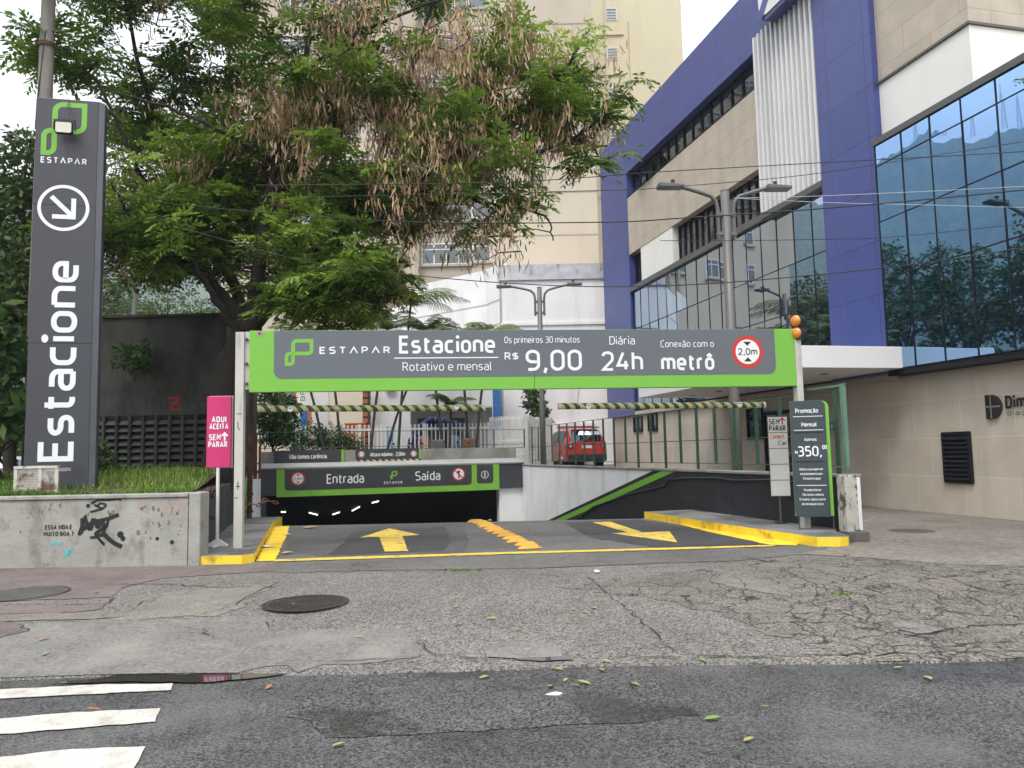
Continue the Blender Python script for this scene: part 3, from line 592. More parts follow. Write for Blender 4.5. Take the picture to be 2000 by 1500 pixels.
strokes_part(t, 'graffiti', [gp((178, 984), (190, 977), (215, 976), (232, 974), (236, 970), (234, 978)), gp((184, 986), (200, 994), (210, 985), (195, 983), (188, 990)), gp((176, 1000), (200, 994)), gp((168, 1005), (160, 1040), (152, 1047), (158, 1030)), gp((165, 1008), (176, 1040), (186, 1003), (190, 1042), (200, 1005), (203, 1040), (216, 1004), (200, 1045), (180, 1046), (205, 1030)), gp((170, 1025), (190, 1018), (215, 1012), (232, 1005)), gp((200, 1040), (214, 1054), (225, 1062), (238, 1068)), gp((176, 1050), (190, 1049), (200, 1060), (204, 1064), (196, 1056)), gp((160, 1012), (160, 1042), (172, 1020), (172, 1042), (182, 1012))],
             [.035, .03, .03, .03, .05, .05, .06, .035, .045], M_SPRAY, -.003)
for (s, a_, b_, c_, d2) in (('ESSA VIDA E', 88, 1034, 141, 1025), ('MUITO BOA ?', 85, 1047, 144, 1038)):
    letter_px(t, GW, s, a_, b_, c_, d2, M_SPRAY, y=-.003, sw=.24, name='stencil_lettering', gap=.14)
dots = MB()
for x, y, r_ in ((235, 1044, .045), (240, 1052, .035), (336, 1059, .03), (172, 988, .03), (307, 1052, .025)):
    q = GW.px(x, y, -.003); dots.disc_y(q[0], q[1], r_, -.003, 12)
dots.build('drip_marks', M_SPRAY, t)
M_TEAL = mat('teal_spray_paint', (.10, .40, .42), .7, var=.2, vscale=8)
strokes_part(t, 'teal_graffiti', [gp((100, 1064), (108, 1058), (116, 1064), (124, 1060)), gp((126, 1090), (132, 1072), (138, 1080), (130, 1088), (140, 1070))], .03, M_TEAL, -.003)
strokes_part(t, 'peeling_paint', [gp((270, 985), (285, 990), (280, 1000)), gp((320, 990), (335, 1000), (350, 996), (355, 1012)), gp((340, 985), (362, 992))], .12, mat('faded_pink_paint', (.40, .29, .25), .9, var=.15, vscale=6, stain=(.30, .295, .265), sscale=6, spos=(.42, .55), samt=1), -.0015)
M_SCAR = mat('plaster_scar', (.17, .16, .135), .95, var=.3, vscale=12, bump=.5, bscale=30)
sc_ = MB()
for _ in range(26):
    x, y = random.choice(((282, 1020), (300, 1005), (310, 1020), (100, 1000), (60, 1010), (210, 1010), (330, 1040), (40, 1050), (260, 1050)))
    q = GW.px(x + random.gauss(0, 16), y + random.gauss(0, 14), -.002); k = random.randint(5, 9); r_ = random.uniform(.010, .032)
    sc_.add([(q[0] + r_ * random.uniform(.4, 1.1) * math.cos(6.283 * i / k), -.0022, q[1] + r_ * 1.6 * random.uniform(.4, 1.2) * math.sin(6.283 * i / k)) for i in range(k)], [tuple(range(k))])
sc_.build('plaster_scars', M_SCAR, t)
# earth of the bank, with grass on it
bank = MB()
bx = [-30, -14, -9, -7.5, -6, -4.5]; by = [10.8, 12, 13.5, 15, 17, 19, 24, 40]
def zb_(x, y): return .93 + min(.25, .07 * max(0, y - 12)) + .03 * math.sin(x * 2.1 + y)
for i in range(len(by) - 1):
    for k in range(len(bx) - 1):
        X = lambda q, yy: (LWX(yy) - .2) if q == -4.5 else min(q, LWX(yy) - .25)
        P = [(X(bx[k], by[i]), by[i]), (X(bx[k + 1], by[i]), by[i]), (X(bx[k + 1], by[i + 1]), by[i + 1]), (X(bx[k], by[i + 1]), by[i + 1])]
        bank.quad(*[(x, y, zb_(x, y)) for x, y in P])
struct(bank.build('grass_bank', mat('dark_soil', (.06, .05, .03), .95, var=.3)))

# ================================================================== GARAGE PORTAL
PO = Fr(atY(540, 940, 26.0) * Vector((1, 1, 0)), R(16.5)) if False else Fr((atY(540, 940, 26.0).x, 26.0, 0), R(16.5))
t = thing('garage_portal', 'charcoal concrete beam and parapet over the dark garage mouth', 'garage entrance', PO.o, PO.rz)
xl = PO.px(505, 940)[0]; xr = PO.px(1024, 930)[0]; zb = PO.px(760, 961)[1]; ztp = PO.px(760, 911)[1]
M_SLATE = mat('slate_panel', (.042, .044, .052), .42, var=.06, vscale=1.5, spec=.5)
MB().box(xl, xr, 0, .9, zb, ztp).build('lintel', M_SLATE, t, bevel=.012)
M_CONC = mat('stained_concrete', (.27, .265, .235), .9, var=.16, vscale=1.2, bump=.3, bscale=20, stain=(.10, .105, .08), sscale=1.1, sstretch=(1, 1, .5), spos=(.48, .7), samt=.7)
lg = MB(); lg.prism_y([(xl, ztp + .002), (xr, ztp + .002), (xr, ztp + .05), (xl, ztp + .05)], -.03, .3); lg.add([(xl, -.03, ztp + .05), (xr, -.03, ztp + .05), (xr, 1.0, ztp + .19), (xl, 1.0, ztp + .19), (xl, 1.0, ztp + .05), (xr, 1.0, ztp + .05)], [(0, 1, 2, 3), (0, 3, 4), (1, 5, 2)]); lg.build('ledge', mat('ledge_cement', (.33, .33, .32), .9, var=.15, vscale=1.5, bump=.2, bscale=20), t)
zp = PO.px(760, 878, 1.0)[1]
MB().box(xl, xr, 1.0, 1.2, ztp, zp).build('parapet', M_CONC, t, bevel=.01)
MB().box(PO.px(977, 980)[0], PO.px(1016, 980)[0] + .25, .12, .5, -3.2, zb).build('column', M_WWALL, t, bevel=.01)
MB().box(xl - .1, PO.px(520, 980)[0], .12, .5, -3.2, zb).build('column', M_SLATE, t, bevel=.01)
# inside: sloping ceiling, side walls, far wall
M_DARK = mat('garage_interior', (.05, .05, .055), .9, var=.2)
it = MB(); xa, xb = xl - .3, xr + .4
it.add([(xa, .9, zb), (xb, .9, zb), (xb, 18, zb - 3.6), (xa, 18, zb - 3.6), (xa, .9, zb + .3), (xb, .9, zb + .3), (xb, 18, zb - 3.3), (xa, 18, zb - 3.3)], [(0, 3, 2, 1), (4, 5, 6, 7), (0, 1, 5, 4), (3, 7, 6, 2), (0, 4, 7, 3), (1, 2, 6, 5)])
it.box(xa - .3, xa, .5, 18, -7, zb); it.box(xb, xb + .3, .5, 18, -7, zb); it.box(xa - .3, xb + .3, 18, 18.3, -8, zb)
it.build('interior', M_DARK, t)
# portal sign
sf = lambda px, py, y=-.02: PO.px(px, py, y)
t = thing('portal_sign', 'green and grey garage sign reading Entrada and Saída on the lintel', 'sign', PO.M @ Vector((0, 0, 0)), PO.rz)
x0, _ = sf(540, 940); x1, _ = sf(975, 930); z1 = sf(760, 912)[1]; z0 = sf(760, 964)[1]
MB().box(x0, x1, -.04, -.002, z0 + .004, z1).build('panel', M_GRN, t, bevel=.004)
xi0, xi1 = sf(556, 930)[0], sf(921, 930)[0]; zi = sf(760, 952)[1]; MB().prism_y(rrect(xi0, xi1, zi, z1 - .003, .12, (1, 1, 0, 0)), -.044, -.0405).build('grey_field', M_SLATE, t)
MB().prism_y(rrect(sf(931, 930)[0], sf(963, 930)[0], sf(948, 944)[1], z1 - .003, .1, (1, 1, 0, 0)), -.044, -.0405).build('grey_field', M_SLATE, t)
M_WTXT = mat('white_vinyl', (.78, .79, .80), .5, var=.03, vscale=2)
letter_px(t, PO, 'Entrada', 638, 944, 711, 925, M_WTXT, y=-.046, sw=.15)
letter_px(t, PO, 'Saída', 811, 938, 860, 920, M_WTXT, y=-.046, sw=.15)
letter_px(t, PO, 'ESTΛPΛR', 750, 945, 786, 940, M_WTXT, y=-.046, sw=.22, gap=.28)
a = sf(762, 936, -.046); b = sf(776, 920, -.046); leaf_logo(t, a[0], b[0], a[1], b[1], .045, M_GRN, -.046)
M_RED_ = mat('signal_red', (.55, .04, .03), .45, var=.05); M_BLKV = mat('black_vinyl', (.02, .02, .022), .5, var=.05)
def height_sign(parent, cx, cz, r, y, txt='2,0m', small=False):
    MB().disc_y(cx, cz, r, y, 40).build('roundel_ring', M_RED_, parent)
    MB().disc_y(cx, cz, r * .76, y - .002, 40).build('roundel_face', M_WTXT, parent)
    w = r * .25
    MB().add([(cx - w, y - .004, cz + r * .62), (cx, y - .004, cz + r * .36), (cx + w, y - .004, cz + r * .62)], [(0, 1, 2)]).build('height_arrow', M_BLKV, parent); MB().add([(cx - w, y - .004, cz - r * .6), (cx + w, y - .004, cz - r * .6), (cx, y - .004, cz - r * .34)], [(0, 1, 2)]).build('height_arrow', M_BLKV, parent)
    lettering(parent, txt, cx - r * .62, cx + r * .62, cz - r * .2, cz + r * .22, M_BLKV, y - .004, sw=.17)
q = sf(582, 935, -.046); height_sign(t, q[0], q[1], .235, -.046)
q = sf(896, 926, -.046); MB().disc_y(q[0], q[1], .235, -.046, 32).build('roundel_ring', M_RED_, t); MB().disc_y(q[0], q[1], .19, -.048, 32).build('roundel_face', M_WTXT, t)
ar = MB(); ar.add([(q[0] - .025, -.050, q[1] - .15), (q[0] + .025, -.050, q[1] - .15), (q[0] + .025, -.050, q[1] + .06), (q[0] + .07, -.050, q[1] + .06), (q[0], -.050, q[1] + .16), (q[0] - .07, -.050, q[1] + .06), (q[0] - .025, -.050, q[1] + .06)], [(0, 1, 2, 6), (3, 4, 5), ]); ar.build('no_entry_arrow', M_BLKV, t)
strokes_part(t, 'no_entry_bar', [[(q[0] - .14, q[1] + .14), (q[0] + .14, q[1] - .14)]], .045, M_RED_, -.052)
q = sf(947, 927, -.046); MB().disc_y(q[0], q[1], .14, -.046, 28, r0=.118).build('pedestrian_ring', M_WTXT, t)
pd = MB(); pd.disc_y(q[0], q[1] + .078, .02, -.047, 12); pd.build('pedestrian_head', M_WTXT, t)
strokes_part(t, 'pedestrian_figure', [[(q[0], q[1] + .05), (q[0] - .005, q[1] - .015)], [(q[0], q[1] + .045), (q[0] - .04, q[1] + .01)], [(q[0], q[1] + .045), (q[0] + .04, q[1] + .005)], [(q[0] - .005, q[1] - .015), (q[0] + .02, q[1] - .05), (q[0] + .03, q[1] - .09)], [(q[0] - .005, q[1] - .015), (q[0] - .02, q[1] - .055), (q[0] - .045, q[1] - .085)]], [.034, .014, .014, .02, .02], M_WTXT, -.047)
# two plates on the parapet
def plate(label, xa, xb, ya, yb, name='parapet_plate'):
    f = lambda px, py: PO.px(px, py, .97); tt = thing(name, label, 'sign', PO.o, PO.rz)
    a = f(xa, (ya + yb) / 2)[0]; b = f(xb, (ya + yb) / 2)[0]; zt2 = f((xa + xb) / 2, ya)[1]; zb2 = f((xa + xb) / 2, yb)[1]
    MB().box(a, b, .965, .998, zb2, zt2).build('board', M_SLATE, tt, bevel=.004); return tt, a, b, zb2, zt2
tt, a, b, zb2, zt2 = plate('dark plate reading Não temos carência on the parapet', 535, 672, 879, 905)
MB().box(b - .1, b + .002, .9605, .9995, zb2 - .001, zt2 + .001).build('green_edge', M_GRN, tt)
letter_px(tt, Fr(PO.o, PO.rz), 'Não temos carência', 565, 896, 638, 887, M_WTXT, y=.96, sw=.17)
tt, a, b, zb2, zt2 = plate('dark plate with hazard striped foot reading Altura máxima on the parapet', 695, 822, 876, 897)
MB().box(b - .07, b + .002, .9605, .9995, zb2 - .001, zt2 + .001).build('green_edge', M_GRN, tt)
def mat_hazard(name, c1, c2, freq, axis=(1, 0, 1), worn=.0):
    m = bpy.data.materials.new(name); n, l, b = _nodes(m); MATS[name] = m
    tc = n.new('ShaderNodeTexCoord'); d = n.new('ShaderNodeVectorMath'); d.operation = 'DOT_PRODUCT'; d.inputs[1].default_value = axis; l.new(tc.outputs['Object'], d.inputs[0])
    mu = n.new('ShaderNodeMath'); mu.operation = 'MULTIPLY'; mu.inputs[1].default_value = freq; l.new(d.outputs['Value'], mu.inputs[0])
    fr = n.new('ShaderNodeMath'); fr.operation = 'FRACT'; l.new(mu.outputs[0], fr.inputs[0]); gt = n.new('ShaderNodeMath'); gt.operation = 'GREATER_THAN'; gt.inputs[1].default_value = .5; l.new(fr.outputs[0], gt.inputs[0])
    q = n.new('ShaderNodeTexNoise'); q.inputs['Scale'].default_value = 14; q.inputs['Detail'].default_value = 5; l.new(tc.outputs['Object'], q.inputs['Vector'])
    x = n.new('ShaderNodeMixRGB'); x.inputs[1].default_value = c1 + (1,); x.inputs[2].default_value = c2 + (1,); l.new(gt.outputs[0], x.inputs[0])
    r = n.new('ShaderNodeMapRange'); r.inputs[1].default_value = .56; r.inputs[2].default_value = .68; r.inputs[4].default_value = worn; l.new(q.outputs['Fac'], r.inputs[0])
    y = n.new('ShaderNodeMixRGB'); y.inputs[2].default_value = (.32, .32, .26, 1); l.new(r.outputs[0], y.inputs[0]); l.new(x.outputs[0], y.inputs[1]); l.new(y.outputs[0], b.inputs['Base Color']); b.inputs['Roughness'].default_value = .5
    return m
MB().box(a, b, .962, .997, zb2 - .085, zb2 - .002).build('hazard_strip', mat_hazard('hazard_plate', (.02, .02, .02), (.62, .45, .16), 4.5), tt)
letter_px(tt, PO, 'Altura máxima - 2,00m', 723, 891, 791, 883, M_WTXT, y=.96, sw=.17)
for px in (706, 808):
    q = PO.px(px, 886 + (808 - px) * .012, .96); MB().disc_y(q[0], q[1], .11, .9615, 24).build('roundel', M_WTXT, tt); MB().disc_y(q[0], q[1], .10, .960, 24, r0=.075).build('roundel_ring', M_RED_, tt)
    lettering(tt, '2,0m', q[0] - .07, q[0] + .07, q[1] - .022, q[1] + .022, M_BLKV, .959, sw=.18)
# strip lights under the garage ceiling
M_TUBE = mat('lit_tube', (.9, .9, .85), .5, var=0, emit=(1, .95, .82, 1.8))
def onceil(px, py):
    o = PO.I @ CO; d = PO.I.to_3x3() @ ray(px, py); t_ = (zb - .06 - .2118 * (o.y - .9) - o.z) / (d.z + .2118 * d.y); return o + d * t_
for i, (p, q, w) in enumerate((((549, 1000), (558, 1000), 'shortest'), ((604, 1001.5), (620, 1005.5), 'second'), ((650, 1005), (663, 1000.5), 'third'), ((688, 997.5), (702, 990), 'fourth'), ((727, 982), (739, 979), 'highest'))):
    a, b = onceil(*p), onceil(*q); tl = thing('tube_light', ('lit strip light under the garage ceiling, %s from the dark left corner' % w) if i not in (0, 4) else ('tiny lit strip light in the dark left corner of the garage' if i == 0 else 'lit strip light highest on the garage ceiling near the lintel'), 'light', PO.o, PO.rz, 'strip lights in the garage')
    MB().tube([a, b], .024, 8).build('tube', M_TUBE, tl); up_ = Vector((0, 0, .06)); MB().tube([a + up_, b + up_], .04, 6).build('fitting', M_DARK, tl)
# ================================================================== BLUE-FRAMED BUILDING
BO = Vector((4.27, 34.2, 0)); BF = Fr(BO, math.atan2(-.9724, .2334))
bp_ = lambda px, py, y=0.0: BF.px(px, py, y)
t = thing('office_building', 'long office building with violet blue cladding frame, white fins and mirrored glass', 'building', BO, BF.rz)
M_BLUE = mat_brick('blue_cladding', (.049, .069, .235), (.055, .077, .255), (.02, .026, .11), 1.35, 1.2, .010, .36, off=0, bump=.3, noise=.09, stain=(.075, .085, .21))
M_STONE = mat_brick('beige_stone', (.43, .375, .30), (.465, .405, .33), (.33, .265, .21), 1.5, .62, .008, .6, off=.5, stain=(.27, .235, .19), bump=.25, noise=.12)
M_STONEB = mat_brick('beige_stone_base', (.455, .40, .33), (.49, .435, .36), (.54, .49, .42), 1.25, .78, .012, .55, off=0.35, stain=(.33, .29, .235), bump=.2, noise=.10)
M_WPAN = mat('white_panel', (.76, .75, .72), .5, var=.04, vscale=.8, stain=(.55, .53, .49), sscale=.8, sstretch=(1, 1, .3), spos=(.55, .8), samt=.5)
M_FRAME = mat('black_aluminium', (.012, .013, .017), .6, var=.1, spec=.2)
M_GREYTRIM = mat('grey_trim', (.10, .10, .10), .5, var=.1)
M_GL_B = mat_glass('blue_mirror_glass', (.34, .53, .82), (.006, .013, .03), .86, .012, .04)
M_GL_G = mat_glass('grey_mirror_glass', (.47, .56, .68), (.012, .018, .028), .86, .012, .05)
M_GL_D = mat_glass('dark_window_glass', (.30, .33, .36), (.012, .013, .015), .6, .03, .05)
ZTOP = 15.0; sP0 = bp_(1624, 500)[0]; sP1 = bp_(1738, 500)[0]
# main volume behind the face
MB().box(0.0, sP1 + 9.0, .35, 14, 2.95, 8.09).box(0.0, sP1, .35, 14, 8.09, ZTOP - .3).build('core', M_STONE, t)
bandz = 10.86
# blue frame: far leg, top band, tall pylon
lw = bp_(1229, 500)[0]
MB().box(-.05, lw, -.02, .6, 3.0, ZTOP).build('blue_frame', M_BLUE, t, bevel=.01)
zb_band = bp_(1300, 267)[1]
MB().box(lw + .003, sP0, -.02, .6, zb_band, ZTOP).build('blue_frame', M_BLUE, t, bevel=.01)
MB().box(sP0, sP1, -.16, .6, 3.0, ZTOP + 4).build('blue_frame', M_BLUE, t, bevel=.01)
MB().box(-.05, sP0, .1, 14, ZTOP - .01, ZTOP + .06).build('roof_edge', M_BLUE, t)
# recessed strip of windows under the band
def window_strip(name, xa, xb, za, zb, n, glass, y=.3, jam=True, opening=()):
    f = MB(); gl = MB()
    f.box(xa, xb, y - .06, y, za, za + .05); f.box(xa, xb, y - .06, y, zb - .05, zb)
    for i in range(n + 1):
        x = xa + (xb - xa) * i / n; f.box(x - .025, x + .025, y - .07, y - .002, za, zb)
        if i < n:
            x1 = xa + (xb - xa) * (i + 1) / n
            if i in opening: gl.quad((x, y - .02 - .55, za + .05), (x1, y - .02 - .55, za + .05), (x1, y - .02, zb - .03), (x, y - .02, zb - .03))
            else:
                e = [random.gauss(0, .004) for _ in range(4)]; gl.quad((x, y - .02 + e[0], za), (x1, y - .02 + e[1], za), (x1, y - .02 + e[2], zb), (x, y - .02 + e[3], zb))
    w = f.build(name, M_FRAME, t); gl.build('pane', glass, w); return w
zs0 = bp_(1300, 320)[1]; zs1 = zb_band
sF0 = bp_(1484, 200)[0]
window_strip('window', lw + .01, sF0, zs0, zs1, 15, M_GL_D, .34, opening=(2, 3))
MB().box(lw + .003, sF0, .0, .36, zs0 - .07, zs0).build('window_sill', M_FRAME, t)
# stone spandrel
zst1 = zs0 - .072; zst0 = bp_(1395, 387)[1]
MB().box(lw + .003, sF0, .0, .34, zst0, zst1).build('stone_panel', M_STONE, t)
# lower recessed window strip with the white panel at its far end
zl1 = zst0 - .003; zl0 = bp_(1400, 475)[1] + .12
xw0, xw1 = bp_(1251, 500)[0], bp_(1313, 480)[0]
MB().box(xw0, xw1, .02, .34, zl0, zl1 - .0).build('white_panel', M_WPAN, t)
window_strip('window', lw + .01, xw0 - .02, zl0, zl1, 1, M_GL_D, .33)
window_strip('window', xw1 + .02, sF0, zl0, zl1, 14, M_GL_D, .33)
MB().box(lw + .003, sP0, -.05, .34, zl0 - .2, zl0 - .003).build('window_sill', M_GREYTRIM, t)
# white fins
zf0 = bp_(1560, 383)[1]; xf1 = sP0
MB().box(sF0 + .003, xf1 - .003, .1, .34, zf0, ZTOP - 2.0).build('white_panel', M_WPAN, t)
MB().box(sF0 + .003, xf1 - .003, -.015, .34, ZTOP - 3.4, ZTOP - .5).build('blue_backing', M_BLUE, t)
fin = MB(); nf = 13; zft = bp_(1482, 73)[1]
for i in range(nf):
    x = sF0 + .06 + (xf1 - sF0 - .15) * i / (nf - 1)
    fin.box(x - .04, x + .04, -.16, .098, zf0, zft)
fin.build('fins', mat('white_fins', (.72, .72, .72), .45, var=.04, vscale=1, stain=(.5, .5, .5), sscale=1.2, sstretch=(1, 1, .1), spos=(.5, .7), samt=.6), t)
br = MB()
for zz in (zf0 + 1.9, zft - 1.2):
    for i in range(nf - 1):
        x = sF0 + .06 + (xf1 - sF0 - .15) * (i + .5) / (nf - 1); br.box(x - .04, x + .04, .05, .097, zz - .03, zz + .03)
br.build('fin_bolts', M_FRAME, t)
zk = bp_(1560, 370)[1]
MB().box(sF0, xf1 - .003, -.17, .1, zf0 - .16, zf0 - .003).build('fin_foot', M_GREYTRIM, t)
# curtain walls
def curtain(name, xs, zs_, glass, y, bar=.011, tilt=.0026):
    f = MB(); gl = MB()
    for x in xs: f.box(x - bar, x + bar, y + .006, y + .05, zs_[0], zs_[-1])
    for z in zs_: f.box(xs[0], xs[-1], y + .008, y + .048, z - bar, z + bar)
    for i in range(len(xs) - 1):
        for k in range(len(zs_) - 1):
            a, b, c = (random.gauss(0, tilt) for _ in range(3)); w = xs[i + 1] - xs[i]; h = zs_[k + 1] - zs_[k]
            gl.quad((xs[i], y + .02 + a * w, zs_[k]), (xs[i + 1], y + .02 - a * w, zs_[k]), (xs[i + 1], y + .02 - a * w + b * h, zs_[k + 1]), (xs[i], y + .02 + a * w + b * h, zs_[k + 1]))
    w = f.build(name, M_FRAME, t); gl.build('pane', glass, w); return w
rowz = [3.07, 3.98, 5.05, 6.36, zl0 - .2]
n_l = round((sP0 - lw) / .79)
curtain('curtain_wall', [lw + .02 + (sP0 - lw - .03) * i / n_l for i in range(n_l + 1)], rowz, M_GL_G, .06)
xr = [sP1 + .03 + .80 * i for i in range(13)]
curtain('curtain_wall', xr, [3.07, 4.03, 5.07, 6.36, 7.62, 8.1], M_GL_B, -.26)
MB().box(sP1 + .003, xr[-1], -.24, .34, 2.93, 3.045).build('bay_floor', M_FRAME, t)
MB().box(sP1 + .003, xr[-1], -.29, .34, 8.105, 8.24).build('bay_roof', M_GREYTRIM, t)
MB().box(xr[-1], xr[-1] + .1, -.24, .34, 3.05, 8.1).build('bay_end', M_FRAME, t)
# upper block right of the pylon, with its corner
xc = bp_(1900, 150)[0]
for z0_, z1_, m_, nm in ((8.245, 9.57, M_WPAN, 'white_panel'), (9.63, ZTOP, M_STONE, 'stone_panel')):
    MB().box(sP1 + .003, xc, .0, 9, z0_, z1_).build(nm, m_, t)
MB().box(sP1 + .003, xc + .04, -.05, 9, 9.575, 9.625).build('drip_edge', M_GREYTRIM, t)
# ground floor
MB().box(.25, sP1 + 10, .12, 10, -.3, 2.925).build('ground_floor', M_STONEB, t)
MB().box(-.05, lw, -.02, .35, 2.86, 2.997).build('soffit', M_BLUE, t); MB().box(lw + .003, sP1, .0, .35, 2.86, 3.0).build('soffit', M_STONE, t)
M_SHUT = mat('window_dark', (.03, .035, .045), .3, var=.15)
def gwin(px0, px1, py0, py1, label=None):
    a = bp_(px0, (py0 + py1) / 2, .12)[0]; b = bp_(px1, (py0 + py1) / 2, .12)[0]; xm = (px0 + px1) / 2; z1_ = bp_(xm, py0, .12)[1]; z0_ = bp_(xm, py1, .12)[1]
    f = MB(); f.box(a, b, .06, .125, z1_ - .05, z1_); f.box(a, b, .06, .125, z0_, z0_ + .05)
    for q in (a, (a + b) / 2 - .025, b - .05): f.box(q, q + .05, .06, .125, z0_ + .051, z1_ - .051)
    w = f.build('window', M_FRAME, t); MB().quad((a, .10, z0_), (b, .10, z0_), (b, .10, z1_), (a, .10, z1_)).build('pane', M_GL_D, w)
gwin(1239, 1256, 814, 844); gwin(1267, 1285, 808, 842); gwin(1461, 1492, 797, 858)
# entrance canopy
xcan1 = bp_(1781, 700)[0]; cw = 2.64
c0 = xcan1 - 8.6
MB().box(c0, xcan1, -cw, .1, 3.06, 3.52).build('canopy', mat('canopy_white', (.80, .80, .81), .5, var=.03, vscale=.7, stain=(.6, .6, .58), sscale=.7, sstretch=(1, 1, .4), spos=(.6, .8), samt=.4), t, bevel=.008)
dl = MB()
for k in range(5): dl.cyl((c0 + 1 + 1.6 * k, -1.3, 3.045), .09, .012, 16)
dl.build('downlight', M_GREYTRIM, t)
M_DOOR = mat_glass('entrance_glass', (.25, .26, .27), (.03, .027, .024), .5, .03)
dx0, dx1 = bp_(1545, 880, .1)[0] - 1.2, bp_(1640, 880, .1)[0] - .6
de = MB(); de.box(dx0, dx1, .05, .12, 2.35, 2.45); [de.box(dx0 + (dx1 - dx0) * k / 4 - .03, dx0 + (dx1 - dx0) * k / 4 + .03, .05, .12, .1, 2.35) for k in range(5)]
d = de.build('entrance_door', M_FRAME, t); MB().quad((dx0, .09, .1), (dx1, .09, .1), (dx1, .09, 2.35), (dx0, .09, 2.35)).build('pane', M_DOOR, d)
# louvre in the stone base, wall brackets, drain line
a = bp_(1845, 895, .1)[0]; b = bp_(1897, 895, .1)[0]; z1_ = bp_(1870, 845, .1)[1]; z0_ = bp_(1870, 942, .1)[1]
lv = MB(); lv.box(a, b, .095, .118, z0_, z1_); fr_ = MB(); fr_.box(a - .02, a + .04, .06, .12, z0_, z1_).box(b - .04, b + .02, .06, .12, z0_, z1_).box(a, b, .06, .12, z1_ - .04, z1_ + .02).box(a, b, .06, .12, z0_ - .02, z0_ + .04)
n_ = 10; sl_ = MB()
for k in range(n_):
    z = z0_ + .06 + (z1_ - z0_ - .1) * k / n_; sl_.add([(a + .03, .03, z), (b - .03, .03, z), (b - .03, .10, z + .07), (a + .03, .10, z + .07), (a + .03, .03, z - .012), (b - .03, .03, z - .012)], [(0, 1, 2, 3), (4, 5, 1, 0)])
fv = fr_.build('vent', M_FRAME, t); lv.build('vent_back', M_FRAME, fv); sl_.build('slats', M_FRAME, fv)
# sign with a curved blue crest at the roof, cut by the top of the photo
ls = thing('roof_emblem_sign', 'white sign with a curved blue rim above the white fins', 'sign', BO, BF.rz)
sg = lambda px, py: BF.px(px, py, -.5)
x0 = sg(1478, 30)[0]; x1 = sg(1560, 20)[0]; z0 = sg(1490, 44)[1]
MB().prism_y(rrect(x0, x1 + 1.0, z0, z0 + 2.6, .5, (1, 1, 1, 1)), -.5, -.03).build('box', M_BLUE, ls)
MB().prism_y(rrect(x0 + .14, x1 + .86, z0 + .12, z0 + 2.46, .42, (1, 1, 1, 1)), -.53, -.502).build('face', M_WPAN, ls)
strokes_part(ls, 'blue_curve', [[(x0 + .75, z0 + 2.3), (x0 + .85, z0 + .9, .4), (x0 + .14, z0 + .12)]], .3, M_BLUE, -.535)
# wall lettering and small sign
ws = thing('wall_sign', 'dark metal letters and a divided D emblem fixed on the stone wall', 'sign', BO, BF.rz)
M_BRONZE = mat('bronze_letters', (.06, .055, .05), .35, metal=.7, var=.1)
x0, z1 = bp_(1924, 772, .08); x1, z0 = bp_(1957, 817, .08)
dd = rrect(x0, x1, z0, z1, (z1 - z0) * .48, (0, 1, 1, 0), 8); mbd = MB(); mbd.prism_y(dd, .06, .118); mbd.build('emblem', M_BRONZE, ws, bevel=.006)
xm = (x0 + x1) / 2; strokes_part(ws, 'emblem_bars', [[(x0, (z0 + z1) / 2), (x1, (z0 + z1) / 2)], [(xm - .04, z0), (xm - .04, z1)]], .03, mat('emblem_groove', (.16, .15, .14), .5), .057)
letter_px(ws, BF, 'Dim', 1963, 797, 2004, 771, M_BRONZE, y=.085, sw=.24, name='lettering')
letter_px(ws, BF, 'diagnós', 1965, 809, 2046, 800, M_BRONZE, y=.085, sw=.16, name='lettering')
bs = thing('pictogram_plate', 'small blue pictogram plate on the shaded wall beside the canopy', 'sign', BO, BF.rz)
x0, z1 = bp_(1620, 824, .1); x1, z0 = bp_(1630, 840, .1); MB().box(x0, x1, .095, .118, z0, z1).build('board', mat('plate_blue', (.03, .16, .35), .4), bs); strokes_part(bs, 'pictogram', [[(x0 * .6 + x1 * .4, z0 + .04), (x0 * .6 + x1 * .4, z1 - .04)], [(x0 * .4 + x1 * .6, z0 + .04), (x0 * .4 + x1 * .6, z1 - .04)]], .03, M_WTXT, .092)

# ================================================================== WHITE SHOP BUILDING
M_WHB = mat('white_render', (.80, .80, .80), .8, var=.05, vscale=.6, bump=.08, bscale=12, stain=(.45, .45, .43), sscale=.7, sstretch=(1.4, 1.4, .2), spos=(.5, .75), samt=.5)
WA = atY(980, 700, 36.0); WA.z = 0
t = thing('white_building', 'white rendered shop building between the palms and the blue frame', 'building', WA, 0)
zt = 1.45 + (882 - 513) * 36 / F; x1 = (1183 - 1000) / F * 36 - WA.x + .3
MB().box(0, x1, 0, 5.9, 0, zt).build('front_block', M_WHB, t)
MB().box(-.12, x1, -.1, .05, zt - .72, zt + .02).build('parapet_flashing', mat('crumpled_flashing', (.50, .50, .52), .5, metal=.3, var=.2, vscale=2.5, bump=.6, bscale=3, stain=(.12, .11, .1), sscale=3, sstretch=(1, 1, .4), spos=(.55, .7), samt=.8), t)
zl = 1.45 + (883 - 632) * 36 / F
MB().box(0, x1, -.07, .02, zl - .07, zl + .07).build('ledge', M_WHB, t)
for zz in (zt - 3.0,):
    MB().box(-.05, .03, -.05, .05, 0, zt).build('corner_pipe', mat('pipe_grey', (.35, .35, .36), .6), t)
